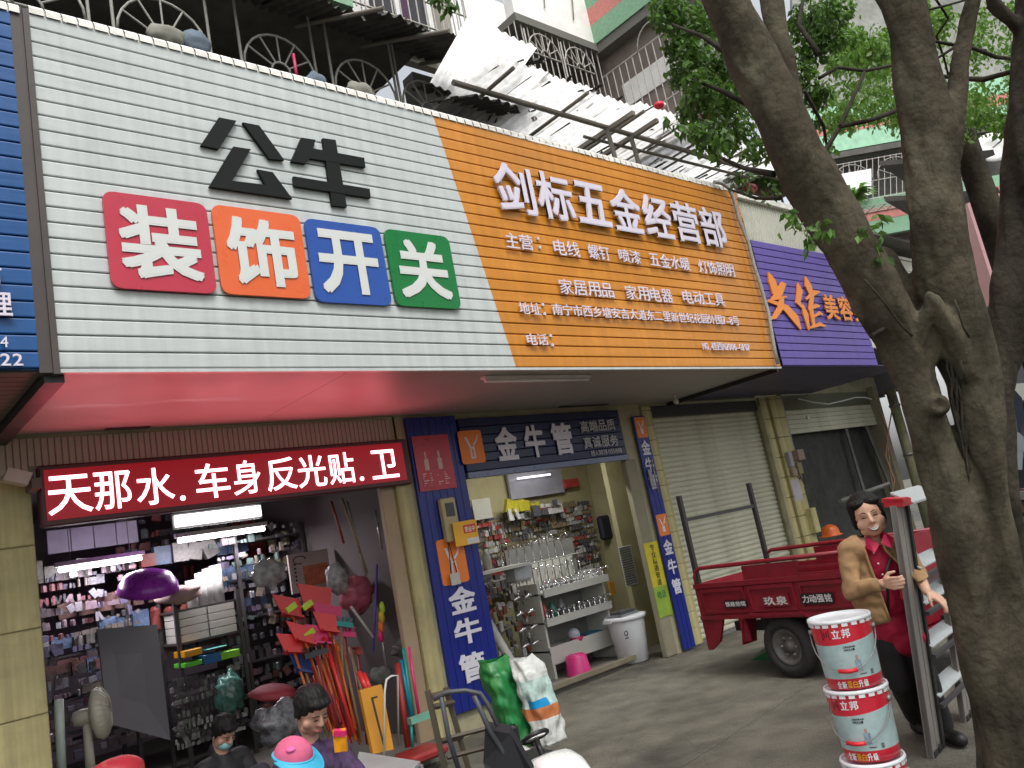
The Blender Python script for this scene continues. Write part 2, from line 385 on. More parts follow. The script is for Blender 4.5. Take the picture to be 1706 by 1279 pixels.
def slat_sign(root, x0, x1, z0, z1, n, m, cut=None, yf=YF):
    """horizontal folded metal strips, each a part; cut(z) -> x where the printed colour changes"""
    h = (z1 - z0) / n
    for i in range(n):
        a = z0 + i * h; c = a + h
        prof = [(yf + .024, a), (yf + .024, a + .0065), (yf + .002, a + .0085), (yf - .0005, a + .014), (yf - .001, c - .008), (yf + .001, c - .002), (yf + .012, c)]
        b = MB(); xs = [x0, None, x1] if cut else [x0, x1]
        vs = []; 
        if cut:
            for (y, z) in prof: vs += [(x0, y, z), (cut(z), y, z), (x1, y, z)]
            k = 3
        else:
            for (y, z) in prof: vs += [(x0, y, z), (x1, y, z)]
            k = 2
        b.add(vs, [])
        for r in range(len(prof) - 1):
            for j in range(k - 1):
                b.f.append([r * k + j, r * k + j + 1, (r + 1) * k + j + 1, (r + 1) * k + j]); b.mi.append(j); b.sm.append(False)
        part('slat', b, m, root)
def coping(root, x0, x1, z, yf=YF, h=0.075, pitch=0.09):
    b = MB(); x = x0
    pr = [(yf - .012, z - .004), (yf - .012, z + h * .45), (yf + .012, z + h * .85), (yf + .06, z + h)]
    while x < x1:
        e = min(x1, x + pitch - .010)
        for (X0, X1, o) in ((x, e, 0), (e, min(x1, e + .010), .012)):
            for i in range(3):
                (ya, za), (yb, zb) = pr[i], pr[i + 1]
                b.quad((X0, ya + o, za), (X1, ya + o, za), (X1, yb + o, zb - o * .4), (X0, yb + o, zb - o * .4))
        x += pitch
    part('coping', b, COPE, root)

XL, XR = 1.145, 8.70
ZB, ZT = 3.018, 5.225
# ------------------------------------------------------------------ main shop sign
sign = thing('shop_sign', 'long ribbed shop sign, white left part and orange right part, over the hardware shop', 'shop sign', ((XL + XR) / 2, YF, ZB))
cA = wy(722, 195, YF); cB = wy(860, 612, YF)
cut = lambda z: cB.x + (cA.x - cB.x) * (z - cB.z) / (cA.z - cB.z)
slat_sign(sign, XL, XR, ZB, ZT, 23, [WHITEP, ORANGEP], cut)
coping(sign, XL, XR, ZT)
b = MB().box((XL, YF + .03, ZB), (XR, YF + .06, ZT)); part('backing', b, DARK, sign)
b = MB().box((XL - .035, YF - .012, ZB - .03), (XL - .002, YF + .05, ZT + .02)); part('end_trim', b, mat('bronze_trim', (0.055, 0.045, 0.04), 0.5), sign)
b = MB().box((XL, YF - .006, ZB - .022), (XR, YF + .03, ZB - .001)); part('bottom_trim', b, WHITEP, sign)
N = Vector((0, -1, 0))
z1 = lambda x, y: wy(x / 2.664, y / 2.664, YF - .03)
def plate(polys, m, parent, name, th=.025, lift=0.0):
    b = MB()
    for k, pl in enumerate(polys): b.prism([z1(*p) + Vector((0, -lift - .0015 * k, 0)) for p in pl], th)
    return part(name, b, m, parent)
plate([[(972, 520), (1050, 535), (972, 660), (892, 643)], [(1077, 542), (1150, 556), (1262, 710), (1196, 704)],
       [(1035, 650), (1113, 662), (1030, 802), (1178, 820), (1142, 752), (1210, 764), (1297, 882), (928, 828)]], LETK, sign, 'character')
plate([[(1432, 612), (1490, 620), (1540, 918), (1475, 910)], [(1338, 610), (1400, 620), (1390, 658), (1616, 700), (1622, 742), (1376, 702), (1356, 725), (1292, 715)],
       [(1302, 782), (1640, 838), (1645, 878), (1306, 825)]], LETK, sign, 'character')
def rounded(p, r=0.035, k=5):
    c = [Vector(x) for x in p]; out = []
    for i in range(4):
        a, o, e = c[i - 1], c[i], c[(i + 1) % 4]; u = (a - o).normalized() * r; v = (e - o).normalized() * r
        for t in range(k + 1):
            s = t / k; out.append(o + u * (1 - s) ** 2 + v * s ** 2)
    return out
TILES = [('装', (0.46, 0.030, 0.06), [(170, 318), (343, 338), (362, 489), (186, 479)], 'red'), ('饰', (0.70, 0.125, 0.035), [(353, 341), (500, 358), (518, 498), (369, 488)], 'orange'),
         ('开', (0.018, 0.075, 0.34), [(508, 363), (632, 379), (654, 509), (525, 502)], 'blue'), ('关', (0.0, 0.16, 0.032), [(641, 382), (748, 393), (768, 515), (659, 508)], 'green')]
for ch, c, q, nm in TILES:
    P = [wy(x, y, YF - .03) for x, y in q]
    xa = (P[0].x + P[3].x) / 2; xb = (P[1].x + P[2].x) / 2; za = (P[2].z + P[3].z) / 2; zb_ = (P[0].z + P[1].z) / 2
    pts = [Vector((xa, YF - .03, zb_)), Vector((xb, YF - .03, zb_)), Vector((xb, YF - .03, za)), Vector((xa, YF - .03, za))]
    t = part('character_tile', MB().prism(rounded(pts, .07), .02), mat(nm + '_acrylic', c, 0.3, var=.03, bump=0), sign, nm + ' rounded tile')
    ins = (xb - xa) * .11
    text_line(t, ch, (xa + ins, YF - .032, za + ins), (xb - xa - 2 * ins, 0, 0), (0, 0, zb_ - za - 2 * ins), .006, mat('white_tile_letter', (.60, .62, .60), .4, var=.02, bump=0), off=.026, nrm=N, fit=1.0)
    b = MB().box((xa + .05, YF - .03 + .02, za + .05), (xb - .05, YF + .0, zb_ - .05)); part('standoff', b, STEELG, t)
def row(root, s, bl, br, tl, o=(820, 250), k=3.655, off=0.0, th=.014, m=LETW, y=YF - .024, **kw):
    f = lambda p: wy(o[0] + p[0] / k, o[1] + p[1] / k, y)
    A, B_, T = f(bl), f(br), f(tl); z = A.z; h = T.z - z
    text_line(root, s, (A.x, y, z), (B_.x - A.x, 0, 0), (0, 0, h), th, m, off, nrm=N, **kw)
row(sign, '剑标五金经营部', (30, 368), (1440, 588), (10, 70), off=.019, th=.02, y=YF - .03)
for s, bl, br, tl in [('主营', (82, 592), (255, 607), (76, 500)), ('电线', (378, 635), (538, 650), (370, 542)), ('螺钉', (590, 660), (722, 672), (583, 572)),
                      ('喷漆', (775, 680), (912, 695), (770, 600)), ('五金水暖', (962, 705), (1210, 728), (955, 624)), ('灯饰照明', (1262, 747), (1480, 768), (1257, 668)),
                      ('家居用品', (412, 875), (745, 893), (405, 783)), ('家用电器', (815, 908), (1103, 925), (808, 823)), ('电动工具', (1163, 932), (1420, 947), (1158, 852)),
                      ('地址', (165, 997), (300, 1003), (160, 925)), ('电话', (212, 1187), (345, 1193), (205, 1117)),
                      ('南宁市西乡塘安吉大道东二里新世纪花园外围7-8号', (368, 1003), (1506, 1062), (362, 935))]:
    row(sign, s, bl, br, tl, off=.004, th=.010)
for s, c in (('：', (292, 590)), ('：', (322, 995)), ('：', (370, 1185))):
    p = wy(820 + c[0] / 3.655, 250 + c[1] / 3.655, YF - .02)
    for dz in (0, .085): part('colon_dot', MB().box((p.x - .012, YF - .02, p.z + dz - .012), (p.x + .012, YF - .004, p.z + dz + .012)), LETW, sign)
row(sign, 'NO.桂西N2006-G107', (1171, 583), (1250, 584), (1171, 570), o=(0, 0), k=1, off=.008, th=.01, joined=True, name='licence_number')

# neighbour's blue sign on the left
bs = thing('shop_sign', 'blue ribbed shop sign with white writing at the far left, cut off by the frame', 'shop sign', (0.2, YF, ZB))
slat_sign(bs, -1.6, XL - .10, ZB, ZT - .02, 23, [BLUEP]); coping(bs, -1.6, XL - .05, ZT - .02, pitch=.11)
b = MB().box((-1.6, YF + .03, ZB), (XL - .10, YF + .06, ZT - .03)); part('backing', b, DARK, bs)
b = MB().box((XL - .10, YF + .002, ZB - .02), (XL - .036, YF + .08, ZT + .03)); part('end_trim', b, mat('bronze_trim', (0.055, 0.045, 0.04), 0.5), bs)
for s, bl, br, tl, of in (('理', (-22, 526), (23, 527), (-22, 487), .02), ('4', (-1, 580), (15, 581), (-1, 560), .012), ('022', (-22, 611), (40, 612), (-22, 588), .012), ('古', (-32, 472), (5, 473), (-32, 440), .015)):
    row(bs, s, bl, br, tl, o=(0, 0), k=1, off=of, latin=.6)

# neighbour's violet sign to the right
vs_ = thing('shop_sign', 'violet ribbed shop sign with orange brush writing, right of the orange sign', 'shop sign', (10, YF, ZB))
slat_sign(vs_, XR + .06, 11.29, ZB + .01, 4.62, 17, [PURPLEP])
b = MB().box((XR + .06, YF + .03, ZB), (11.29, YF + .06, 4.62)); part('backing', b, DARK, vs_)
LETO = mat('orange_acrylic_letter', (0.83, 0.25, 0.012), 0.35, var=.04, bump=0)
def brush(root, strokes, o, k, y, m):
    """brush lettering: tapered strokes given as x, y, half width"""
    b = MB()
    for n_, st in enumerate(strokes):
        L = []; Rr = []
        P = [Vector((p[0], p[1])) for p in st]
        for i, p in enumerate(P):
            t = (P[min(i + 1, len(P) - 1)] - P[max(0, i - 1)]).normalized(); q = Vector((-t.y, t.x)) * st[i][2]
            L.append(p + q); Rr.append(p - q)
        poly = L + Rr[::-1]
        for i in range(len(P) - 1):
            qd = [L[i], L[i + 1], Rr[i + 1], Rr[i]]
            b.prism([wy(o[0] + v.x / k, o[1] + v.y / k, y - .001 * n_) for v in qd], .02 - .001 * n_)
    part('character', b, m, root)
z6 = (1066, 400)
brush(vs_, [[(572, 142, 2), (588, 180, 14), (605, 232, 16), (612, 252, 4)], [(640, 188, 12), (620, 235, 16), (588, 262, 6)],
            [(570, 268, 5), (610, 280, 8), (650, 300, 14), (690, 345, 16), (715, 395, 3)], [(632, 250, 10), (625, 300, 13), (600, 340, 10), (575, 352, 3)], [(575, 266, 4), (620, 256, 6), (655, 248, 3)]], z6, 2.664, YF - .025, LETO)
brush(vs_, [[(702, 188, 2), (712, 225, 12), (704, 275, 10), (722, 300, 3)], [(722, 285, 4), (738, 330, 11), (752, 398, 3)], [(735, 160, 2), (748, 200, 13), (765, 245, 9), (760, 300, 9), (775, 380, 6)],
            [(738, 262, 4), (775, 232, 12), (800, 228, 3)], [(750, 310, 4), (785, 290, 9), (800, 292, 3)], [(762, 345, 4), (800, 322, 8), (812, 330, 3)], [(756, 388, 5), (800, 372, 9), (826, 382, 3)]], z6, 2.664, YF - .025, LETO)
row(vs_, '美容美', (828, 352), (1010, 356), (815, 240), o=z6, k=2.664, off=.02, m=LETO)
# corrugated cream cladding above the violet sign
CLAD = mat('cream_cladding', (0.50, 0.50, 0.43), 0.5, var=0.1, scale=3, bump=0.05, stain=(0.28, 0.27, 0.2), sscale=2, samt=0.6)
cl = thing('cladding_panel', 'cream corrugated cladding panel above the violet sign', 'cladding', (10, YF + .03, 4.62))
def corrug(name, root, x0, x1, z0, z1, y, m, pitch=.06, d=.012):
    b = MB(); x = x0; pts = []
    while x < x1: pts += [(x, y), (x + pitch * .35, y), (x + pitch * .5, y + d), (x + pitch * .85, y + d)]; x += pitch
    vs = []
    for (X, Y) in pts: vs += [(X, Y, z0), (X, Y, z1)]
    b.add(vs, [(2 * i, 2 * i + 2, 2 * i + 3, 2 * i + 1) for i in range(len(pts) - 1)])
    return part(name, b, m, root)
corrug('panel', cl, XR + .03, 11.9, 4.62, 4.93, YF + .01, CLAD); corrug('panel', cl, XR + .03, 11.9, 4.935, 5.19, YF + .03, CLAD)
b = MB().box((XR + .03, YF - .015, 5.16), (11.3, YF + .12, 5.255), bev=.01); part('coping', b, COPE, cl)
# white ribbed sign further right, behind the trees
ws_ = thing('shop_sign', 'blank cream ribbed fascia board behind the tree trunks', 'shop sign', (14, YF + .4, 3.3))
slat_sign(ws_, 11.75, 19.0, 3.4, 5.0, 8, [mat('pale_sheet_metal', (0.55, 0.57, 0.50), 0.45, var=.08, bump=.2)], yf=YF + .35)
coping(ws_, 11.75, 19.0, 5.0, yf=YF + .34, pitch=.3)
# sagging cable and conduit hanging down between the two signs
b = MB(); pts = [wy(x, y, YF - .06) for x, y in ((1190, 303), (1202, 305), (1214, 313), (1222, 330), (1230, 362), (1247, 404), (1256, 440), (1270, 485), (1280, 520), (1290, 580), (1296, 606))]
b.tube(pts, .022, 8); single('conduit', b, mat('grey_conduit', (0.30, 0.31, 0.30), 0.6, var=.3, scale=30), 'grey wrapped conduit running down the joint between orange and violet signs', 'conduit')

# ------------------------------------------------------------------ soffit and canopy underside
sof = MB().add([(XL + .02, YF + .03, ZB - .012), (XR - .02, YF + .03, ZB - .012), (XR - 1.2, Y0, 3.0), (XL + .02, Y0, 3.0)], [(3, 2, 1, 0)])
sof = MB().box((XL + .0, YF + .03, ZB - .0), (XR - .02, Y0 + .02, ZB + .03))
sroot = thing('awning_soffit', 'flat white panelled underside of the awning below the main sign', 'soffit', ((XL + XR) / 2, 5.6, ZB))
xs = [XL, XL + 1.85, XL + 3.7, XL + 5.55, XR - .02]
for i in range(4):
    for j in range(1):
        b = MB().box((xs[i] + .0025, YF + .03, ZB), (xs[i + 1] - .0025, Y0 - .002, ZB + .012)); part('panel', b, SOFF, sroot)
def beam(p, q, w=.03, h=.04): 
    p = Vector(p); q = Vector(q); d = (q - p) / 2; s = d.cross(Vector((0, 0, 1))).normalized() * w
    return MB().obox((p + q) / 2, d, s, (0, 0, h))
part('edge_beam', beam((XL - .02, YF + .05, ZB - .02), (XL - .02, Y0, ZB - .02), .05, .045), BLACKM, sroot)
part('edge_beam', beam((XR, YF + .05, ZB - .02), (XR, Y0, ZB - .02), .02, .03), BLACKM, sroot)
for (a, c) in (((150, 735), (232, 724)), ((935, 677), (1015, 673))):
    p = wz(*a, ZB - .006); q = wz(*c, ZB - .006); part('vent_slot', MB().box((p.x, min(p.y, Y0 - .12), ZB - .008), (q.x, min(p.y, Y0 - .12) + .05, ZB - .001)), DARK, sroot)
# unlit tube light on the soffit
p = wz(805, 634, ZB - .04); q = wz(985, 630, ZB - .04)
t = thing('strip_light', 'unlit tube light fixed under the awning near the orange sign', 'light fitting', (p + q) / 2)
part('batten', MB().box((p.x, p.y - .03, ZB - .03), (q.x, p.y + .03, ZB - .002), bev=.004), mat('white_enamel', (.7, .7, .68), .4), t)
part('tube', MB().tube([(p.x + .02, p.y, ZB - .045), (q.x - .02, p.y, ZB - .045)], .014), mat('unlit_tube', (.75, .75, .75), .2), t)
# camera / spotlight under the right edge
p = wz(1126, 668, ZB - .08)
t = thing('spot_lamp', 'small white spotlight under the right edge of the awning', 'lamp', p)
part('mount', MB().tube([(p.x, p.y, ZB), (p.x, p.y, ZB - .05)], .012), mat('white_enamel', (.7, .7, .68), .4), t)
part('head', MB().lathe((p.x, p.y, p.z), [(0, -.04), (.03, -.04), (.035, 0), (.022, .04), (0, .045)], 14, axis=(-.4, -.6, -.5)), mat('white_enamel', (.7, .7, .68), .4), t)
# neighbours' soffits: ribbed, dark
def ribbed_soffit(x0, x1, z, m, label, y1=Y0):
    r_ = thing('awning_soffit', label, 'soffit', ((x0 + x1) / 2, 5.6, z)); y = YF + .04; b = MB()
    while y < y1:
        brick(r_, 'panel_strip', (x0, y, z), (x1, y + .088, z + .012), m, 0.003); y += .094
    return r_
VIO = mat('violet_underside', (0.075, 0.06, 0.13), 0.5, var=.15)
ribbed_soffit(-1.6, XL - .08, ZB - .01, mat('brown_underside', (0.10, 0.075, 0.07), 0.6), 'dark ribbed awning underside below the blue sign')
ribbed_soffit(XR + .03, 12.4, ZB + .02, VIO, 'dark violet ribbed awning underside beside the white soffit', Y0 - .1)

# ------------------------------------------------------------------ wall of the ground floor
gf = thing('shop_building', 'ground floor of the old block with cream tiled pillars and open shop bays', 'building', (4, Y0, 0))
def wallbox(x0, x1, z0, z1, y0=Y0, y1=Y0 + .3, m=WALLP, name='wall'): return part(name, MB().box((x0, y0, z0), (x1, y1, z1)), m, gf)
wallbox(-2.5, 1.30, 0, 3.02)                        # left pillar
wallbox(1.30, 4.40, 2.78, 3.02)                     # over LED
wallbox(4.38, 5.12, 0, 3.02)
wallbox(5.12, 7.62, 2.38, 3.02)
wallbox(7.62, 8.28, 0, 3.02, y1=Y0 + .06)
wallbox(8.28, 10.84, 2.86, 3.02)
wallbox(10.84, 11.5, 0, 3.1)
wallbox(11.5, 14.75, 2.75, 3.3)
wallbox(14.75, 15.0, 0, 3.3)
part('wall', MB().box((-2.5, Y0 + 5.2, 0), (16, Y0 + 5.4, 5.2)), mat('back_wall', (.30, .24, .29), .8, stain=(.12, .09, .11)), gf)  # back wall colour lightened and tinted purple to imitate haze in the left shop
part('wall', MB().box((-2.5, Y0 + .05, 3.02), (16, Y0 + .3, 5.4)), mat('upper_wall', (.08, .075, .07), .8, stain=(.04, .04, .035)), gf)
part('ceiling', MB().box((-2.5, Y0 + .31, 2.98), (16, Y0 + 5.2, 3.1)), mat('shop_ceiling', (.30, .22, .26), .7, stain=(.2, .14, .17)), gf)
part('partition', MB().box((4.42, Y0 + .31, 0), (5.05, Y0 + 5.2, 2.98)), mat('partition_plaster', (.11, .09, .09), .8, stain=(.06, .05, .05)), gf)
part('partition', MB().box((8.8, Y0 + .31, 0), (8.9, Y0 + 5.2, 2.98)), mat('partition_plaster2', (.38, .35, .2), .8, stain=(.15, .13, .1)), gf)
part('partition', MB().box((1.0, Y0 + .31, 0), (1.28, Y0 + 5.2, 2.98)), mat('partition_plaster', (.30, .28, .22), .8), gf)
part('partition', MB().box((8.12, Y0 + .78, 0), (8.79, Y0 + .86, 2.98)), mat('partition_plaster2', (.38, .35, .2), .8), gf)
part('partition', MB().box((5.06, Y0 + 1.76, 0), (8.79, Y0 + 1.84, 2.98)), mat('partition_plaster2', (.38, .35, .2), .8), gf)
# tiles: band over the LED board, narrow uprights
TB = mat('white_strip_tile', (0.46, 0.42, 0.36), 0.35, var=.2, scale=3, stain=(.2, .16, .13), sscale=4, samt=.6)
x = 1.30
while x < 4.30: brick(gf, 'tile', (x, Y0 - .012, 2.79), (x + .038, Y0 + .0, 2.995), TB, .003); x += .044
x = 0.2
while x < 1.28: brick(gf, 'tile', (x, Y0 - .012, 2.74), (x + .038, Y0 + .0, 2.995), TB, .003); x += .044
# left pillar tiles
for (x0, x1) in ((0.35, 0.885), (0.90, 1.30)):
    z = .02
    while z < 2.7: brick(gf, 'tile', (x0, Y0 - .02, z), (x1, Y0, min(2.72, z + .55)), WALL, .006); z += .556
# jamb right of the left shop: roller shutter rails
part('jamb', MB().box((4.12, Y0 - .01, 0), (4.27, Y0 + .06, 2.4), bev=.01), mat('pinkish_jamb', (.36, .27, .17), .6, stain=(.2, .14, .1)), gf)
part('jamb', MB().box((4.275, Y0 - .05, 0.0), (4.44, Y0 + .05, 2.78), bev=.012), WALL, gf)
# pillar between shop two and shutter
z = .02
while z < 2.95: brick(gf, 'tile', (8.10, Y0 - .03, z), (8.29, Y0, min(2.98, z + .19)), WALL, .005); z += .194
part('jamb', MB().box((7.60, Y0 - .012, 0), (7.80, Y0 + .07, 2.33), bev=.01), mat('grey_cream_jamb', (.27, .25, .17), .7, stain=(.13, .11, .08)), gf)
# right post tiles
z = .02
while z < 3.0:
    brick(gf, 'tile', (10.86, Y0 - .05, z), (11.04, Y0, min(3.02, z + .29)), WALL, .005); brick(gf, 'tile', (11.06, Y0 - .09, z), (11.42, Y0, min(3.02, z + .29)), WALL, .006); z += .296
part('shutter_rail', MB().box((10.80, Y0 - .08, 0), (10.86, Y0, 2.9), bev=.006), WALLP, gf)
part('shutter_rail', MB().box((11.44, Y0 - .07, 1.6), (11.48, Y0, 3.05), bev=.006), STEELG, gf)

# roller shutter
SH = mat('shutter_steel', (0.58, 0.57, 0.45), 0.5, 0.0, var=.15, scale=1.2, bump=.1, stain=(.24, .24, .16), sscale=1.4, samt=.55, spec=.35)
sh = thing('roller_shutter', 'closed cream roller shutter behind the red cargo tricycle', 'shutter', (9.5, Y0 + .05, 0))
b = MB(); z = 0.03; hgt = .067; sm_ = None
prof = [(0.012, 0), (-.004, .008), (-.012, .028), (-.008, .050), (.008, .060), (.012, .0665)]
mb_ = MB(); vs = []
for (y, zz) in prof: vs += [(0, y, zz), (2.52, y, zz)]
mb_.add(vs, [(2 * i, 2 * i + 1, 2 * i + 3, 2 * i + 2) for i in range(len(prof) - 1)]); slm = mb_.mesh('slat', SH, Vector((0, 0, 0)))
while z < 2.80:
    o = bpy.data.objects.new('slat', slm); col.objects.link(o); o.parent = sh; o.location = Vector((8.30, Y0 + .06, z)) - sh.location; z += hgt
part('top_box', MB().box((8.28, Y0 - .02, 2.84), (10.80, Y0 + .04, 2.98)), BLACKM, sh)
part('bottom_bar', MB().box((8.30, Y0 + .03, 0.0), (10.82, Y0 + .08, .03)), STEELG, sh)
# second bay: half raised shutter box, dark boards inside
sb = thing('roller_shutter', 'rolled up shutter box above the dark boarded bay', 'shutter', (13, Y0, 2.4))
for k in range(5): brick(sb, 'slat', (11.5, Y0 - .03 + .004 * k, 2.42 + k * .075), (14.55, Y0 + .02, 2.42 + k * .075 + .072), SH, .006)
part('housing', MB().box((11.5, Y0 - .01, 2.8), (14.6, Y0 + .02, 3.04)), mat('olive_panel', (.13, .14, .09), .7, stain=(.07, .07, .05)), sb)
part('handle', MB().box((12.15, Y0 - .045, 2.62), (12.22, Y0 - .025, 2.69)), mat('white_enamel', (.7, .7, .68), .4), sb)
BOARD = mat('dark_board', (0.05, 0.052, 0.048), 0.8, var=.4, scale=5, stain=(.085, .09, .08), sscale=3, samt=.8)
for i, (x0, x1) in enumerate(((11.52, 12.55), (12.56, 13.6), (13.61, 14.7))):
    single('board', MB().box((x0, Y0 + .12 + .02 * i, 0), (x1, Y0 + .16 + .02 * i, 2.45)), BOARD, ('dark board closing the bay beside the cream post', 'dark board in the middle of the boarded bay', 'dark board at the right end of the boarded bay')[i], 'board')
for (a, c, r_, lb) in (((1452, 860), (1402, 690), .03, 'dark timber post leaning in the boarded bay'), ((1500, 850), (1438, 700), .035, 'second timber post, nearer the pipe, in the boarded bay')):
    single('timber_post', MB().tube([wy(*a, Y0 - .02), wy(*c, Y0 + .02)], r_, 4, smooth=False), mat('grey_timber', (.13, .135, .12), .8, var=.3), lb, 'post')
b = MB().tube([wy(1400, 835, Y0 - .5), wy(1480, 806, Y0 - .5)], .035, 6, smooth=False); 
single('timber_rail', b, mat('grey_timber', (.13, .135, .12), .8, var=.3), 'grey rail behind the woman\'s head', 'rail')
# downpipe and post
pi = thing('drain_pipe', 'mossy vertical drain pipe at the end of the boarded bay', 'pipe', (14.9, Y0 - .2, 0))
part('pipe', MB().tube([(14.95, Y0 - .25, 0), (14.95, Y0 - .25, 3.0)], .085, 12), mat('mossy_pipe', (.26, .26, .17), .7, var=.3, stain=(.30, .32, .08), sscale=1.5, samt=.8), pi)
for z in (1.0, 1.8, 2.7): part('bracket', MB().lathe((14.95, Y0 - .25, z), [(.086, -.02), (.1, -.02), (.1, .02), (.086, .02)], 12), STEELG, pi)
wallbox(14.55, 14.72, 0, 3.1, y0=Y0 - .12, m=mat('grey_cream_jamb', (.27, .25, .17), .7), name='jamb')
single('hanging_wires', MB().tube([wy(x, y, Y0 - .4) for x, y in ((1468, 690), (1480, 720), (1475, 760), (1490, 800), (1482, 840))], .02, 6).tube([wy(x, y, Y0 - .4) for x, y in ((1490, 660), (1478, 730), (1484, 790), (1492, 840))], .012, 6),
       mat('rusty_wire', (.2, .11, .07), .8, var=.3), 'rusty wires hanging beside the drain pipe', 'wires')
single('cable', MB().tube([wy(x, y, Y0 - .3) for x, y in ((1330, 664), (1355, 670), (1380, 673), (1402, 668), (1425, 662), (1440, 662), (1452, 665))], .012, 6),
       mat('white_cable', (.6, .6, .57), .5), 'white cable sagging above the rolled shutter', 'cable')

# LED board
LEDX0, LEDX1, LEDZ0, LEDZ1 = 1.335, 4.42, 2.345, 2.775
led = thing('led_sign', 'red scrolling LED sign with white glowing characters above the left shop', 'LED sign', (2.9, Y0 - .08, LEDZ0))
LEDB = mat('led_face', (.05, .001, .004), .35, var=.15, scale=30, bump=0, emit=(0.75, 0.004, 0.02), es=.24)
part('housing', MB().box((LEDX0, Y0 - .11, LEDZ0), (LEDX1, Y0 - .012, LEDZ1), bev=.01), mat('led_frame', (.07, .012, .016), .4), led)
part('face', MB().box((LEDX0 + .03, Y0 - .118, LEDZ0 + .04), (LEDX1 - .06, Y0 - .1105, LEDZ1 - .035)), LEDB, led)
LEDT = mat('led_lit', (.9, .5, .5), .4, var=0, bump=0, emit=(1.0, .40, .46), es=5)
ry = Y0 - .122
for s, bl, br, tl in [('天', (82, 866), (156, 850), (84, 795)), ('那', (160, 852), (222, 846), (158, 793)), ('水', (230, 843), (293, 838), (228, 785)), ('车', (330, 838), (386, 832), (330, 784)),
                      ('身', (392, 832), (438, 824), (392, 775)), ('反', (448, 823), (497, 815), (447, 771)), ('光', (500, 817), (547, 812), (500, 764)), ('贴', (552, 812), (594, 806), (550, 762)), ('卫', (622, 799), (665, 791), (622, 755))]:
    f = lambda p: wy(p[0], p[1], ry)
    A, B_, T = f(bl), f(br), f(tl)
    text_line(led, s, (A.x, ry, LEDZ0 + .07), (B_.x - A.x, 0, 0), (0, 0, .275), .004, LEDT, off=.006, nrm=N, fit=1.0)
for c in ((305, 832), (602, 790)):
    p = wy(*c, ry); part('full_stop', MB().lathe((p.x, ry, LEDZ0 + .095), [(0, 0), (.02, 0), (.02, .004), (0, .004)], 12, axis=(0, -1, 0)), LEDT, led)
ll = bpy.data.lights.new('led_glow', 'AREA'); ll.shape = 'RECTANGLE'; ll.size = 2.9; ll.size_y = .35; ll.energy = 20; ll.color = (1, .07, .12)
lo = bpy.data.objects.new('led_light', ll); col.objects.link(lo); lo.location = (2.85, Y0 - .14, 2.56); lo.rotation_euler = (math.radians(-112), 0, 0); lo.parent = led; lo.location = Vector(lo.location) - wloc(led)

# blue advertising panels on the pillars
NAVY = mat('navy_vinyl', (0.010, 0.022, 0.22), 0.32, var=.1, scale=2, bump=.12, bscale=3)
NAVYD = mat('navy_vinyl_dark', (0.008, 0.012, 0.07), 0.3, var=.15, scale=2, bump=.1)
ORL = mat('orange_vinyl', (0.86, 0.23, 0.035), 0.45, var=.04, bump=0)
bp_ = thing('pillar_sign', 'wide blue vertical pillar sign with white characters, between the two open shops', 'sign', (4.78, Y0 - .02, .2))
x0, x1 = 4.50, 5.11
k = 7; wd_ = (x1 - x0) / k
for i in range(k): part('strip', MB().box((x0 + i * wd_, Y0 - .05, 0.22), (x0 + (i + 1) * wd_ - .004, Y0 - .004, 2.99), bev=.006), NAVY, bp_)
z8 = (600, 800)
def vchar(root, ch, tl, br, y, m, off=.03, o=(0, 0), k=1, th=.01):
    A = wy(o[0] + tl[0] / k, o[1] + tl[1] / k, y); B_ = wy(o[0] + br[0] / k, o[1] + br[1] / k, y)
    text_line(root, ch, (A.x, y, B_.z), (B_.x - A.x, 0, 0), (0, 0, A.z - B_.z), th, m, off, nrm=N, fit=1.0)
VW = mat('white_vinyl', (.72, .70, .78), .45, var=.03, bump=0)
yl = Y0 - .054
def logo(root, tl, br, y, o=(0, 0), k=1):
    A = wy(o[0] + tl[0] / k, o[1] + tl[1] / k, y); B_ = wy(o[0] + br[0] / k, o[1] + br[1] / k, y); w_ = B_.x - A.x; h = A.z - B_.z
    t = part('logo_tile', MB().prism(rounded([(A.x, y, A.z), (B_.x, y, A.z), (B_.x, y, B_.z), (A.x, y, B_.z)], w_ * .12), .006), ORL, root)
    b = MB(); P = lambda u, v: Vector((A.x + u * w_, y - .003, B_.z + v * h))
    b.prism([P(.25, .80), P(.34, .80), P(.46, .52), P(.40, .45)], .003); b.prism([P(.80, .85), P(.86, .88), P(.72, .62), P(.56, .52), P(.55, .57), P(.68, .66)], .003)
    for q in ([P(.40, .45), P(.60, .45), P(.60, .50), P(.40, .50)], [P(.40, .20), P(.46, .20), P(.46, .45), P(.40, .45)], [P(.54, .20), P(.60, .20), P(.60, .45), P(.54, .45)], [P(.40, .15), P(.60, .15), P(.60, .20), P(.40, .20)]): b.prism(q, .003)
    part('emblem', b, VW, t)
logo(bp_, (335, 268), (488, 445), yl, z8, 2.666)
vchar(bp_, '金', (384, 486), (520, 572), yl, VW, .03, z8, 2.666); vchar(bp_, '牛', (408, 628), (545, 706), yl, VW, .03, z8, 2.666); vchar(bp_, '管', (432, 782), (564, 872), yl, VW, .03, z8, 2.666)
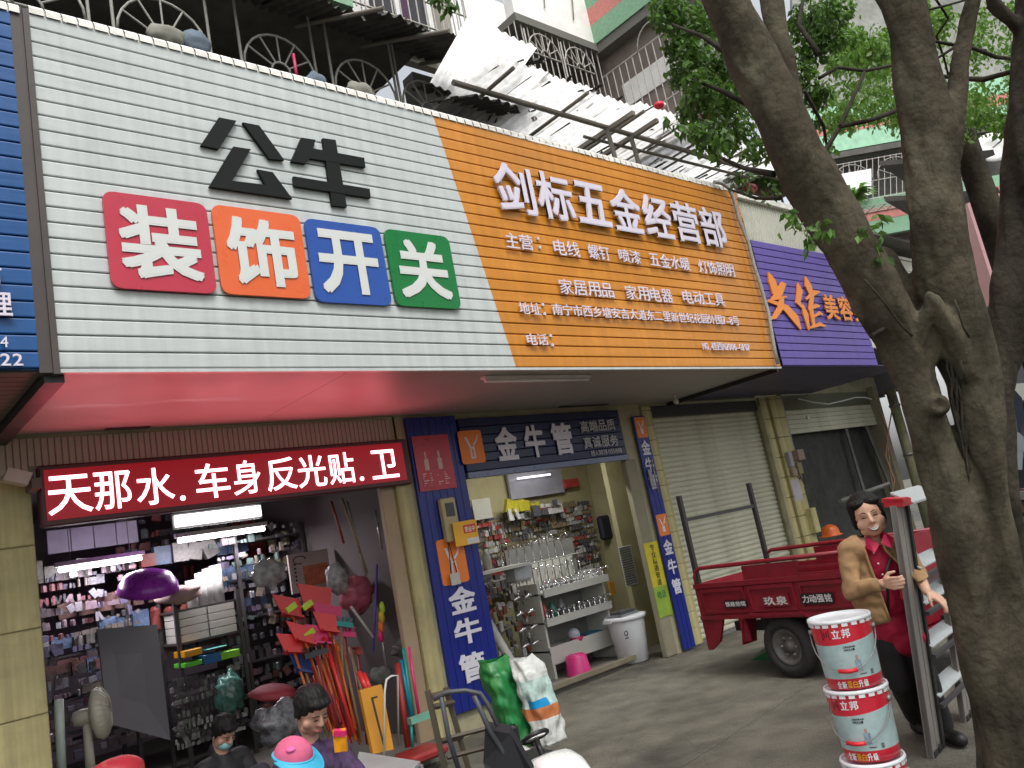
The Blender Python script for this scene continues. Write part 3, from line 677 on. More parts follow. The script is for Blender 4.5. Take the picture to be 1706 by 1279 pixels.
# red poster on it
po = thing('poster', 'red poster with pale printing at the top of the blue pillar sign', 'poster', (4.8, Y0 - .06, 2.2))
A = wy(686, 735, Y0 - .06); B_ = wy(760, 826, Y0 - .06)
px0, px1, pz0, pz1 = A.x, A.x + .44, 2.26, 2.80
part('sheet', MB().box((px0, Y0 - .064, pz0), (px1, Y0 - .06, pz1)), mat('red_poster', (.50, .03, .055), .3, var=.25, scale=5, bump=0), po)
b = MB()
for i in range(6):
    for j in range(4): 
        if R() < .7: b.box((px0 + .06 + j * .085, Y0 - .066, pz0 + .05 + i * .022), (px0 + .06 + j * .085 + .07 * R(), Y0 - .0645, pz0 + .05 + i * .022 + .010))
for xx in (.10, .26): b.box((px0 + xx, Y0 - .066, pz0 + .2), (px0 + xx + .05, Y0 - .0645, pz0 + .31)); b.box((px0 + xx + .015, Y0 - .066, pz0 + .311), (px0 + xx + .035, Y0 - .0645, pz0 + .38))
part('printing', b, mat('pale_print', (.68, .48, .42), .5, bump=0), po)
# yellow meter plate, open sign, hanging keys
p = wy(745, 865, Y0 - .05)
t = thing('meter_box', 'small yellowed meter box on the blue pillar sign', 'meter box', p)
part('box', MB().box((p.x - .085, Y0 - .12, p.z - .22), (p.x + .085, Y0 - .052, p.z + .2), bev=.01), mat('yellowed_plastic', (.50, .44, .22), .5, stain=(.2, .16, .08)), t)
part('window', MB().box((p.x - .05, Y0 - .126, p.z + .02), (p.x + .05, Y0 - .121, p.z + .15)), mat('meter_glass', (.05, .045, .05), .2), t)
p = wy(775, 885, Y0 - .15)
t = thing('open_notice', 'yellow notice reading open for business beside the meter box', 'notice', p)
part('sheet', MB().box((p.x - .14, Y0 - .155, p.z - .13), (p.x + .15, Y0 - .15, p.z + .1)), mat('yellow_card', (.85, .45, .03), .45, bump=0), t)
part('label_band', MB().box((p.x - .02, Y0 - .158, p.z - .02), (p.x + .13, Y0 - .156, p.z + .06)), mat('red_print', (.65, .05, .04), .45, bump=0), t)
part('lower_band', MB().box((p.x - .0, Y0 - .1575, p.z - .125), (p.x + .148, Y0 - .156, p.z - .07)), mat('white_print', (.7, .7, .68), .45, bump=0), t)
text_line(t, '营业中', (p.x - .01, Y0 - .159, p.z - .008), (.13, 0, 0), (0, 0, .052), .001, mat('cream_print', (.85, .8, .6), .5, bump=0), off=.015, nrm=N)
p = wy(758, 965, Y0 - .09)
t = thing('hanging_tag', 'white card tag hanging on a string over the orange emblem', 'tag', p)
part('card', MB().box((p.x - .055, Y0 - .1, p.z - .05), (p.x + .055, Y0 - .095, p.z + .06)), mat('grey_card', (.5, .49, .45), .6, bump=0), t)
part('string', MB().tube([(p.x - .04, Y0 - .1, p.z + .06), (p.x - .01, Y0 - .1, p.z + .38), (p.x + .03, Y0 - .1, p.z + .06)], .006, 5), BLACKM, t)
# sign over shop two
ds = thing('shop_sign', 'dark blue sign with an orange emblem over the small open shop', 'shop sign', (6.3, Y0 - .05, 2.4))
for i in range(6): part('slat', MB().box((5.125, Y0 - .07, 2.40 + i * .092), (7.60, Y0 - .004, 2.40 + i * .092 + .088), bev=.005), NAVYD, ds)
part('rail', MB().box((5.125, Y0 - .075, 2.33), (7.62, Y0 - .004, 2.395), bev=.005), mat('blue_grey_rail', (.16, .18, .27), .3, .3), ds)
z5 = (600, 400); yd = Y0 - .078
logo(ds, (430, 848), (560, 985), yd, z5, 2.664)
for s, tl, br in (('金', (582, 845), (700, 960)), ('牛', (712, 838), (822, 945)), ('管', (833, 826), (945, 930))): 
    A = wy(z5[0] + tl[0] / 2.664, z5[1] + tl[1] / 2.664, yd); B_ = wy(z5[0] + br[0] / 2.664, z5[1] + br[1] / 2.664, yd)
    text_line(ds, s, (A.x + .02, yd, 2.47), (B_.x - A.x, 0, 0), (0, 0, .36), .012, VW, .03, nrm=N, fit=1.0)
A = wy(z5[0] + 960 / 2.664, 700, yd).x; B_ = wy(z5[0] + 1118 / 2.664, 700, yd).x
text_line(ds, '高端品质', (A + .03, yd, 2.70), (B_ - A, 0, 0), (0, 0, .135), .006, mat('grey_vinyl', (.5, .5, .52), .5), .012, nrm=N)
text_line(ds, '真诚服务', (A + .03, yd, 2.51), (B_ - A, 0, 0), (0, 0, .135), .006, mat('grey_vinyl', (.5, .5, .52), .5), .012, nrm=N)
text_line(ds, '桂A3021055881', (A + .12, yd, 2.42), (B_ - A - .05, 0, 0), (0, 0, .065), .004, mat('grey_vinyl', (.5, .5, .52), .5), .006, nrm=N, joined=True, name='licence_number')
# narrow blue sign
nb = thing('pillar_sign', 'narrow blue vertical sign on the pillar beside the roller shutter', 'sign', (8, Y0 - .03, .05))
for i in range(3): part('strip', MB().box((7.865 + i * .08, Y0 - .055, 0.02), (7.865 + (i + 1) * .08 - .004, Y0 - .032, 2.86), bev=.005), NAVY, nb)
yn = Y0 - .058
def nchar(ch, zc, h=.19, w_=.165): text_line(nb, ch, (7.90, yn, zc), (w_, 0, 0), (0, 0, h), .006, VW, .025, nrm=N, fit=1.0)
def nlogo(zc, s=.2):
    t = part('logo_tile', MB().prism(rounded([(7.885, yn, zc + s * 1.3), (7.885 + s, yn, zc + s * 1.3), (7.885 + s, yn, zc), (7.885, yn, zc)], .025), .005), ORL, nb)
    b = MB(); P = lambda u, v: Vector((7.885 + u * s, yn - .002, zc + v * s * 1.3))
    b.prism([P(.25, .8), P(.34, .8), P(.5, .5), P(.42, .45)], .002); b.prism([P(.8, .85), P(.86, .88), P(.72, .6), P(.56, .5), P(.55, .56)], .002); b.prism([P(.38, .18), P(.62, .18), P(.62, .45), P(.38, .45)], .002)
    part('emblem', b, VW, t)
def zat(py): return wy(1090, py, yn).z
nlogo(2.58)
for i, ch in enumerate('金牛管'): nchar(ch, 2.36 - i * .215, .18)
nlogo(1.36)
for i, ch in enumerate('金牛管'): nchar(ch, 1.13 - i * .235, .18)
# small hook lock on that sign
p = wy(1085, 795, Y0 - .08); t = thing('door_bolt', 'grey steel bolt hanging on the narrow blue sign', 'bolt', p)
part('plate', MB().box((p.x - .03, Y0 - .085, p.z - .12), (p.x + .03, Y0 - .06, p.z + .1), bev=.005), STEELG, t); part('rod', MB().tube([(p.x + .05, Y0 - .1, p.z - .2), (p.x + .05, Y0 - .1, p.z + .22)], .01, 6), STEELG, t)
# yellow notice on the pillar
A = wy(1066, 925, Y0 - .02); B_ = wy(1105, 1020, Y0 - .02)
t = thing('pillar_notice', 'yellow and green vertical notice on the pillar above the white bin', 'notice', A)
nx0, nx1 = 7.60, 7.855
part('yellow_sheet', MB().box((nx0, Y0 - .02, .80), (nx1, Y0 - .014, 1.32)), mat('yellow_sheet', (.62, .52, .03), .5, var=.15, bump=0), t)
part('green_sheet', MB().box((nx0, Y0 - .02, .45), (nx1, Y0 - .014, .797)), mat('green_sheet', (.28, .42, .05), .5, var=.25, bump=0), t)
for i, ch in enumerate('专业疏通管道'): text_line(t, ch, (nx0 + .09, Y0 - .022, 1.22 - i * .082), (.085, 0, 0), (0, 0, .075), .001, BLACKM, .01, nrm=N, fit=1.0)
text_line(t, '电话', (nx0 + .04, Y0 - .022, .66), (.17, 0, 0), (0, 0, .09), .001, mat('green_ink', (.03, .2, .05), .5), .02, nrm=N)
# switch boxes on the right post
p = wy(1312, 775, Y0 - .15); t = thing('electric_box', 'rusted electric boxes and wires on the cream tiled post', 'electric box', p)
part('box', MB().box((11.3, Y0 - .2, 2.0), (11.48, Y0 - .09, 2.16), bev=.008), mat('beige_box', (.33, .25, .2), .6, stain=(.2, .1, .06)), t); part('box', MB().box((11.1, Y0 - .16, 1.92), (11.2, Y0 - .09, 2.15), bev=.008), mat('grey_box', (.35, .33, .37), .5), t)
part('box', MB().box((11.12, Y0 - .15, 1.78), (11.24, Y0 - .09, 1.9), bev=.008), mat('beige_box', (.33, .25, .2), .6), t); part('box', MB().box((11.3, Y0 - .15, 1.8), (11.42, Y0 - .09, 1.97), bev=.008), mat('olive_box', (.27, .24, .12), .6), t)
part('wire', MB().tube([(11.2, Y0 - .13, 1.8), (11.25, Y0 - .15, 1.72), (11.33, Y0 - .12, 1.78), (11.4, Y0 - .12, 1.64)], .008, 5), BLACKM, t)
single('paper_notice', MB().box((11.07, Y0 - .095, 1.42), (11.3, Y0 - .0915, 1.74)), mat('lilac_paper', (.5, .46, .5), .7, bump=0), 'torn pale paper notice pasted on the cream post', 'notice')
single('pipe_cover', MB().box((11.28, Y0 - .17, .92), (11.44, Y0 - .092, 1.28), bev=.05), WALL, 'cream rounded cover low on the cream post', 'cover')
p = wy(28, 795, Y0 - .2); t = thing('wall_lamp', 'small pinkish lamp box fixed on the left pillar beside the LED sign', 'lamp', p)
part('housing', MB().obox(p, (.07, 0, -.025), (0, .05, 0), (.018, 0, .04)), mat('pale_plastic', (.55, .45, .42), .5), t); part('bracket', MB().obox(p + Vector((.1, .03, -.06)), (.03, 0, .0), (0, .1, 0), (0, 0, .035)), mat('brown_plastic', (.12, .07, .06), .5), t)

#@@UPPER
# ------------------------------------------------------------------ the block above: balconies, cages, broken canopy
CAGE = mat('old_cage_steel', (0.30, 0.30, 0.27), 0.7, 0.1, var=.35, scale=20, stain=(.22, .11, .05), sscale=8, samt=.5)
CAGEL = mat('pale_cage_steel', (0.42, 0.41, 0.38), 0.6, 0.1, var=.3, scale=20, stain=(.3, .15, .08), sscale=8, samt=.6)
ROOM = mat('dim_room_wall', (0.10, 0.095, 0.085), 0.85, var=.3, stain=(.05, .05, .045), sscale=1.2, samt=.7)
MINT = mat('mint_mosaic', (0.20, 0.38, 0.24), 0.6, var=.2, scale=40, stain=(.2, .25, .2), sscale=3, samt=.4)
PINKS = mat('salmon_mosaic', (0.55, 0.20, 0.17), 0.6, var=.2, scale=40, stain=(.3, .2, .17), sscale=3, samt=.4)
PALEW = mat('pale_render', (0.85, 0.84, 0.81), 0.7, var=.1, stain=(.45, .42, .4), sscale=.9, samt=.5)
BROWNW = mat('brown_weathered_wall', (0.21, 0.17, 0.15), 0.8, var=.25, stain=(.30, .27, .25), sscale=1.3, samt=.7)
def cage_arch(root, x0, x1, z0, z1, y, m, r=.011, sub=2, rail=None):
    """window cage bay in a wall parallel to the street: arch with spokes over upright bars"""
    w_ = x1 - x0; cx = (x0 + x1) / 2; rz = rail if rail is not None else z0 + (z1 - z0) * .45; ra = w_ * .47; rb = ra * .26
    rod(root, 'rail', (x0, y, rz), (x1, y, rz), r, m); rod(root, 'post', (x0, y - .005, z0), (x0, y - .005, z1), r * 1.2, m)
    b = MB(); n_ = 12
    b.tube([(cx + ra * math.cos(math.pi * i / n_), y - .012, rz + ra * math.sin(math.pi * i / n_) * 1.05) for i in range(n_ + 1)], r, 6); part('arch', b, m, root)
    b = MB(); b.tube([(cx + rb * math.cos(math.pi * i / 8), y - .012, rz + rb * math.sin(math.pi * i / 8)) for i in range(9)], r, 6); part('hub', b, m, root)
    for i in range(1, 6):
        a = math.pi * i / 6; rod(root, 'spoke', (cx + rb * math.cos(a), y - .012, rz + rb * math.sin(a)), (cx + ra * math.cos(a), y - .012, rz + ra * 1.05 * math.sin(a)), r * .8, m)
    return cx, rz
# first floor cage, left: four arched bays
ZC0, ZC1 = 5.28, 6.72; YC = 5.62
cg = thing('window_cage', 'dark rusty window cage with fan arches right above the white part of the sign', 'window cage', (3, YC, ZC0))
bays = [(.15, .92), (.95, 1.75), (1.92, 2.66), (2.92, 3.62), (3.78, 4.48), (4.52, 5.15)]
for i, (a, c) in enumerate(bays):
    rz = 6.2
    cx, _ = cage_arch(cg, a, c, ZC0, ZC1, YC, CAGE, .011, rail=5.93)
    rod(cg, 'post', (c, YC - .005, ZC0), (c, YC - .005, ZC1), .013, CAGE)
    for t in (.2, .5, .8): rod(cg, 'bar', (a + (c - a) * t, YC, 5.93), (a + (c - a) * t, YC, 5.72 if t == .5 else ZC0), .008, CAGE)
    b = MB(); b.tube([(cx + .12 * math.cos(math.pi * k / 4), YC - .01, 5.6 + .12 * math.sin(math.pi * k / 4)) for k in range(9)], .008, 6); part('ring', b, CAGE, cg)
rod(cg, 'rail', (.1, YC, 5.34), (5.2, YC, 5.34), .012, CAGE)
blk = thing('apartment_block', 'old apartment block with green and pink banded balconies above the shops', 'building', (4, 7, 5.2))
def ab(name, a, c, m): return part(name, MB().box(a, c), m, blk)
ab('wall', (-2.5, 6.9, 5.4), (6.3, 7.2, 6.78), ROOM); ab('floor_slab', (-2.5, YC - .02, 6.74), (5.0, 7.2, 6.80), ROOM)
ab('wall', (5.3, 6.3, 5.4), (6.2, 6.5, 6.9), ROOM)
ab('ledge', (-2.5, YF + .1, 5.19), (16, 7, 5.235), mat('ledge_concrete', (.16, .155, .14), .85, stain=(.08, .08, .07)))
# balcony parapet, second floor left: green - pink - green
def parapet(x0, x1, z0, y, y1, hs=(.10, .34, .30)):
    z = z0
    for h, m in zip(hs, (MINT, PINKS, MINT)): ab('parapet_band', (x0, y, z), (x1, y1, z + h), m); z += h
parapet(-2.0, 4.02, 6.70, 5.44, 5.60, (.11, .30, .6))
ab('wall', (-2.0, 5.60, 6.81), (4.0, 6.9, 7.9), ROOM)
# window with white frame right of it, behind a pale cage
ab('wall', (4.05, 6.0, 6.78), (5.75, 6.1, 8.6), mat('beige_render', (.34, .31, .27), .7))  # plain beige wall behind the window
wn = part('window', MB().box((4.16, 5.93, 6.90), (5.35, 5.99, 8.3)), mat('dark_glass', (.03, .03, .035), .15), blk)
for xx in (4.16, 4.47, 4.9, 5.33): part('frame', MB().box((xx, 5.90, 6.88), (xx + (.06 if xx != 4.47 else .09), 5.945, 8.3)), mat('white_upvc', (.8, .8, .78), .4), wn)
part('frame', MB().box((4.1, 5.90, 6.84), (5.4, 5.95, 6.90)), mat('white_upvc', (.8, .8, .78), .4), wn)
part('curtain', MB().box((4.2, 5.915, 7.0), (4.46, 5.928, 7.35)), mat('white_upvc', (.8, .8, .78), .4), wn)
part('curtain', MB().box((4.95, 5.915, 6.95), (5.1, 5.928, 7.5)), mat('purple_cloth', (.07, .03, .07), .8), wn)
c2 = thing('window_cage', 'pale straight-bar window cage in front of the white framed window', 'window cage', (4.7, 5.4, 6.8))
for i in range(14): x = 4.10 + i * .105; rod(c2, 'bar', (x, 5.5, 6.78), (x, 5.46, 8.4), .008, CAGEL)
for z in (6.82, 7.12, 7.55): rod(c2, 'rail', (3.98, 5.5, z), (5.5, 5.5, z), .011, CAGEL)
for i in range(6): y = 5.5 + i * .1; rod(c2, 'bar', (5.5, y, 6.8), (5.5, y, 8.2), .008, CAGEL)
b = MB()
for s_ in (0, 1): b.tube([(4.55 + .16 * math.cos(t * .5 + s_ * 3.14) * (1 + .1 * t), 5.49, 7.35 + .1 * math.sin(t * .5 + s_ * 3.14) * (1 + .12 * t)) for t in range(14)], .007, 5)
part('scroll', b, CAGEL, c2, kind='stuff')
# dark asbestos awning, broken edge, over the first floor cage
ASB = mat('blackened_asbestos', (0.055, 0.052, 0.048), 0.9, var=.45, scale=5, bump=.4, stain=(.12, .11, .09), sscale=3, samt=.6)
def corr_sheet(name, root, O, ux, uy, nu, nv, m, amp=.02, waves=8, hole=.0, ragged=(0, 0, 0, 0), seed=0, th=.006, label=None):
    """corrugated sheet: waves run across ux; ragged = how deep each border is eaten away (u0, u1, v0, v1)"""
    O = Vector(O); ux = Vector(ux); uy = Vector(uy); nn = ux.cross(uy).normalized(); b = MB(); vs = []
    for i in range(nu + 1):
        for j in range(nv + 1):
            u = i / nu; v = j / nv; vs.append(O + ux * u + uy * v + nn * (amp * math.sin(u * waves * 2 * math.pi)))
    b.add(vs, [])
    for i in range(nu):
        for j in range(nv):
            u = (i + .5) / nu; v = (j + .5) / nv; P = O + ux * u + uy * v
            q = noise.noise(P * 3.1 + Vector((seed, 0, 0))); q2 = noise.noise(P * 7 + Vector((0, seed, 3)))
            if u < ragged[0] * (1 + q * 2) or 1 - u < ragged[1] * (1 + q2 * 2) or v < ragged[2] * (1 + q * 1.6 + q2) or 1 - v < ragged[3] * (1 + q * 1.6 + q2): continue
            if hole and q2 * .7 + q * .5 > .62 - hole: continue
            b.f.append([i * (nv + 1) + j, (i + 1) * (nv + 1) + j, (i + 1) * (nv + 1) + j + 1, i * (nv + 1) + j + 1]); b.mi.append(0); b.sm.append(True)
    return part(name, b, m, root, label)
aw = thing('canopy', 'blackened broken corrugated awning sheets at the left end of the bright canopy', 'canopy', (4.6, 5.4, 6.4))
for i in range(5):
    x = 2.6 + i * .62
    corr_sheet('sheet', aw, (x, 5.75, 6.66 - .02 * (i % 2)), (.66, 0, -.0), (.05 * i, -.55 - .11 * i, -.20 - .05 * i), 60, 26, ASB, .02, 7, hole=.04, ragged=(0, .02 if i == 4 else 0, 0, .12), seed=i * 5)
for x in (3.6, 4.3, 5.0): rod(aw, 'rafter', (x, 5.8, 6.6), (x + .3, 4.85, 6.25), .02, RUST)
corr_sheet('sheet', aw, (4.9, 5.9, 6.35), (.95, -.2, -.12), (-.1, -.75, -.35), 60, 40, mat('mossy_asbestos', (.12, .115, .09), .9, var=.35, stain=(.05, .05, .04), sscale=4, samt=.7), .02, 7, hole=.05, ragged=(0, .08, 0, .06), seed=21)
corr_sheet('sheet', aw, (4.75, 5.5, 5.95), (.8, -.1, -.05), (0, -.65, -.3), 50, 40, ASB, .02, 7, hole=.06, ragged=(.02, .1, 0, .08), seed=31)
# bright translucent corrugated canopy with its steel frame
PLA = translucent('weathered_plastic_sheet', (0.95, 0.95, 0.94), 0.85)
cn = thing('canopy', 'bright torn translucent corrugated canopy on a steel frame above the orange sign', 'canopy', (7, 5, 5.85))
ZK = 5.80
corr_sheet('sheet', cn, (4.35, 4.30, 5.98), (.82, .05, -.05), (.25, .95, -.03), 60, 46, PLA, .014, 8, hole=.0, ragged=(0, 0, .01, 0), seed=2)
DEB = mat('leaf_litter', (.03, .028, .02), .9, bump=0); lit = MB()
for i in range(60):
    P_ = Vector((U(4.8, 9.8), U(4.5, 5.5), ZK + .05)); a = U(-.3, .3); L_ = U(.02, .16) * (1.6 if R() < .2 else 1); lit.obox(P_, (U(.006, .02), 0, 0), (a * .1, L_, 0), (0, 0, .006))
part('leaf_litter', lit, DEB, cn, kind='stuff')
x = 4.78; k = 0
while x < 9.9:
    corr_sheet('sheet', cn, (x, 4.47 + .03 * (k % 3) + .02 * R(), ZK + .03 + .012 * (k % 2)), (.72, 0.0, 0), (0.0, 1.12, .02), 54, 74, PLA, .014, 7, hole=.05 if k in (1, 2) else .015, ragged=(.0, 0, .012, .03), seed=k * 9)
    x += .66; k += 1
for (y, z, r_) in ((4.93, ZK - .03, .028), (5.42, ZK - .03, .02), (5.65, ZK - .02, .02)): rod(cn, 'purlin', (4.6, y, z), (10.3, y, z), r_, RUST)
for i, x in enumerate((5.02, 6.02, 6.9, 7.6, 8.3, 9.0, 9.6)): rod(cn, 'rafter', (x, 4.55, ZK - .0), (x + .02, 6.0, ZK - .0), .02 if i < 3 else .014, RUST)
for x in (6.72, 7.12):
    rod(cn, 'brace', (x, 4.56, ZK - .055), (x, 5.5, ZK - .055), .024, RUST, square=True); rod(cn, 'post', (x - .02, 4.90, 5.25), (x - .02, 4.93, ZK - .05), .026, RUST)
rod(cn, 'purlin', (6.5, 5.1, ZK - .09), (9.6, 5.0, ZK - .10), .018, RUST)
# middle balcony: slab, hanging cage, recess wall turning towards the street
ab('wall', (6.6, 7.3, 5.5), (8.4, 7.5, 9.4), mat('bright_render', (.85, .84, .82), .7))
ab('balcony_slab', (6.30, 5.52, 7.36), (7.70, 7.3, 7.46), mat('stained_slab', (.15, .145, .13), .85, stain=(.08, .09, .06)))
ab('balcony_slab', (7.70, 3.6, 7.34), (8.15, 7.3, 7.46), mat('stained_slab', (.15, .145, .13), .85))
ab('parapet', (6.32, 5.54, 7.462), (7.70, 5.68, 8.35), PALEW)
ab('parapet', (7.68, 3.6, 7.462), (7.80, 5.66, 7.72), MINT); ab('parapet', (7.68, 3.6, 7.722), (7.80, 5.66, 7.95), PINKS); ab('parapet', (7.68, 3.6, 7.952), (7.80, 5.66, 8.4), MINT)
for i, (xx, zz) in enumerate(((6.85, 7.95), (7.35, 7.95))): rod(blk, 'drip_rod', (xx, 5.52, zz - .25), (xx + .08, 5.5, zz + .25), .008, RUST)
ab('wall', (6.5, 6.2, 6.0), (7.75, 6.35, 7.36), BROWNW); ab('wall', (7.86, 3.9, 5.9), (8.0, 6.3, 7.34), BROWNW)
ab('plaster_patch', (7.845, 4.3, 6.55), (7.858, 5.4, 6.85), PALEW)
mc = thing('window_cage', 'rusty pale balcony cage with two fan arches above the bright canopy', 'window cage', (7, 5.56, 6.5))
for i in range(15): x = 6.30 + i * .1; rod(mc, 'bar', (x, 5.56, 6.05), (x, 5.56, 7.36), .0075, CAGEL)
cage_arch(mc, 6.42, 6.98, 6.05, 7.3, 5.55, CAGEL, .009, rail=7.02); cage_arch(mc, 7.02, 7.58, 6.05, 7.3, 5.55, CAGEL, .009, rail=7.02)
for i in range(5): y = 5.66 + i * .1; rod(mc, 'bar', (6.30, y, 6.1), (6.30, y, 7.36), .0075, CAGEL)
for z in (6.55, 6.60): rod(mc, 'rail', (6.28, 5.56, z), (7.72, 5.56, z), .010, CAGEL)
sc_ = thing('window_cage', 'rusty cage running towards the street beside the middle balcony', 'window cage', (7.7, 4.7, 6.5))
for i in range(18): y = 5.5 - i * .105; rod(sc_, 'bar', (7.72, y, 5.95), (7.72, y, 7.02), .0075, CAGEL)
for z in (6.25, 7.02): rod(sc_, 'rail', (7.72, 5.56, z), (7.72, 3.7, z), .010, CAGEL)
for y in (4.75, 4.2):
    b = MB(); b.tube([(7.71, y + .22 * math.cos(math.pi * i / 10), 7.02 + .24 * math.sin(math.pi * i / 10)) for i in range(11)], .009, 6); part('arch', b, CAGEL, sc_)
# right of it: floors behind the leaves
ab('parapet_band', (8.1, 5.3, 6.35), (9.8, 5.4, 6.8), mat('dark_green_wall', (.08, .13, .09), .8)); 
ab('wall', (9.6, 6.4, 5.2), (11.6, 6.6, 7.4), ROOM); ab('floor_slab', (9.9, 5.3, 5.98), (11.6, 6.6, 6.06), mat('rusty_slab', (.3, .17, .12), .8)); 
ab('parapet_band', (10.2, 5.2, 6.07), (11.6, 5.3, 6.4), MINT)
rc = thing('window_cage', 'dark cage with slanting bars above the junction of the orange and violet signs', 'window cage', (9.6, 5.6, 5.3))
for i in range(13): x = 9.6 + i * .2; rod(rc, 'bar', (x, 5.5, 5.25), (x + .1 * (i % 3), 5.5, 6.0), .010, CAGE)
rod(rc, 'rail', (9.6, 5.5, 5.6), (12.2, 5.5, 5.6), .010, CAGE)

# oblique wing at the right
OP = wy(1335, 230, 9.0); OD = Vector((.76, -.65, 0)); ON = Vector((-.65, -.76, 0))
def wob(x, y, off=0.0):
    d = ray(x, y); P0 = OP + ON * off; t = (P0 - CP).dot(ON) / d.dot(ON); return CP + d * t
wing = thing('apartment_block', 'oblique apartment wing with green walls and red stripes behind the tree limbs', 'building', OP)
def oquad(name, pts, m, off=0.0, th=.12, parent=None):
    return part(name, MB().prism([wob(x, y, off) for x, y in pts], th, nrm=-ON), m, parent or wing)
def oband(name, xl, xr, ytl, ybl, m, off, slope=None):
    """horizontal band on the wing: left top/bottom pixel fixed, horizontals follow the wing"""
    A = wob(xl, ytl, off); B_ = wob(xl, ybl, off); E_ = wob(xr, ytl - 40, off); L = (E_ - A).dot(OD)
    return part(name, MB().prism([A, A + OD * L, B_ + OD * L, B_], .14, nrm=-ON), m, wing)
A = wob(1320, -120, -.5); B_ = wob(1320, 470, -.5)
part('wall', MB().prism([A, A + OD * 9, B_ + OD * 9, B_], .2, nrm=-ON), mat('grey_wing_wall', (.30, .31, .28), .8, var=.25, stain=(.15, .16, .13), sscale=.8, samt=.7), wing)
oband('parapet_band', 1338, 1700, 186, 214, mat('bright_mint', (.30, .56, .38), .6, var=.2), .5); oband('parapet_band', 1338, 1700, 214.5, 232, PINKS, .5); oband('parapet_band', 1338, 1700, 232.5, 262, mat('bright_mint', (.30, .56, .38), .6, var=.2), .5)
oband('parapet_band', 1430, 1760, 333, 352, MINT, .4); oband('parapet_band', 1430, 1760, 352.5, 372, PINKS, .4); oband('parapet_band', 1430, 1760, 372.5, 398, MINT, .4)
oband('balcony_slab', 1345, 1700, 262.5, 272, ROOM, .55); 
A = wob(1340, 276, -.2); B_ = wob(1340, 420, -.2); part('wall', MB().prism([A, A + OD * 7, B_ + OD * 7, B_], .1, nrm=-ON), ROOM, wing)
def ocage(label, xl, yt, yb, n_, step, off, m, arches=2):
    A = wob(xl, yt, off); B_ = wob(xl, yb, off); t = thing('window_cage', label, 'window cage', B_)
    for i in range(n_): rod(t, 'bar', B_ + OD * step * i, A + OD * step * i, .011, m)
    for f in (0.02, .45, .98): rod(t, 'rail', B_.lerp(A, f), B_.lerp(A, f) + OD * step * (n_ - 1), .013, m)
    L = step * (n_ - 1); H_ = A.z - B_.z
    for j in range(arches):
        c = B_.lerp(A, .45) + OD * (L * (j + .5) / arches) + ON * .02; ra = min(L / arches * .45, H_ * .5)
        part('arch', MB().tube([c + OD * (ra * math.cos(math.pi * i / 10)) + Vector((0, 0, ra * math.sin(math.pi * i / 10))) for i in range(11)], .011, 6), m, t)
        for i in range(1, 6): rod(t, 'spoke', c, c + OD * (ra * math.cos(math.pi * i / 6)) + Vector((0, 0, ra * math.sin(math.pi * i / 6))), .009, m)
    return t
ocage('white cage with fan arches on the oblique wing, left of the middle tree limb', 1385, 275, 345, 16, .16, .5, CAGEL, 2)
ocage('upper pale cage on the oblique wing near the top of the picture', 1345, 75, 150, 22, .14, .45, CAGEL, 3)
A = wob(1387, 292, .56); B_ = wob(1387, 335, .56); L = (wob(1455, 292, .56) - A).dot(OD)
bp2 = single('white_panel', MB().prism([A, A + OD * L, B_ + OD * L, B_], .02, nrm=-ON), mat('white_board', (.8, .8, .82), .5), 'white board tied to the cage on the oblique wing', 'panel')
# slatted ledge under it and sheds on the right
A = wob(1440, 345, .9); lt = thing('ledge_grid', 'slatted steel ledge below the white board on the wing', 'ledge', A)
for i in range(6): rod(lt, 'bar', A - ON * (.12 * i), A - ON * (.12 * i) + OD * 2.6, .012, CAGE)
for i in range(10): rod(lt, 'cross_bar', A + OD * .28 * i, A + OD * .28 * i - ON * .7, .010, CAGE)
for (c, lb, dz) in (((1592, 262), 'upper dark wedge shaped awning between the trunks', 0), ((1600, 325), 'lower dark wedge shaped awning between the trunks', 0)):
    P = wd(c[0], c[1], 12); a = thing('awning', lb, 'awning', P); tip = wd(c[0] + 66, c[1] - 4, 10.6)
    part('roof', MB().prism([P + Vector((-.1, 1, .35)), P + Vector((1.6, 1.2, .35)), tip, P + Vector((-.05, .1, .0))], .08, nrm=(0, 0, 1)), mat('dark_awning_roof', (.12, .11, .10), .8, var=.3), a)
    for i in range(5): rod(a, 'bracket', P + Vector((.05 + .25 * i, .3, .0)), P + Vector((.1 + .3 * i, .5, -.8)), .015, CAGE)
for (x, y, yb, m_, lb) in ((1610, 335, 400, 'pink', 'pinkish wall strip beyond the trunks'),):
    P = wd(x, y, 14); single('wall_panel', MB().box(P, P + Vector((2.5, .3, -2.0))), mat('pink_render', (.45, .25, .25), .8, stain=(.25, .2, .2)), lb, 'wall')
P = wd(1655, 245, 13); t = thing('satellite_dish', 'small white satellite dish beyond the trunks', 'satellite dish', P)
part('dish', MB().lathe(P, [(0, -.08), (.14, -.06), (.27, 0), (.27, .01), (.14, -.05), (0, -.07)], 20, axis=(-.8, -.5, .2)), mat('white_enamel', (.7, .7, .68), .4), t); part('arm', MB().tube([P, P + Vector((-.3, -.2, -.05))], .015), STEELG, t)
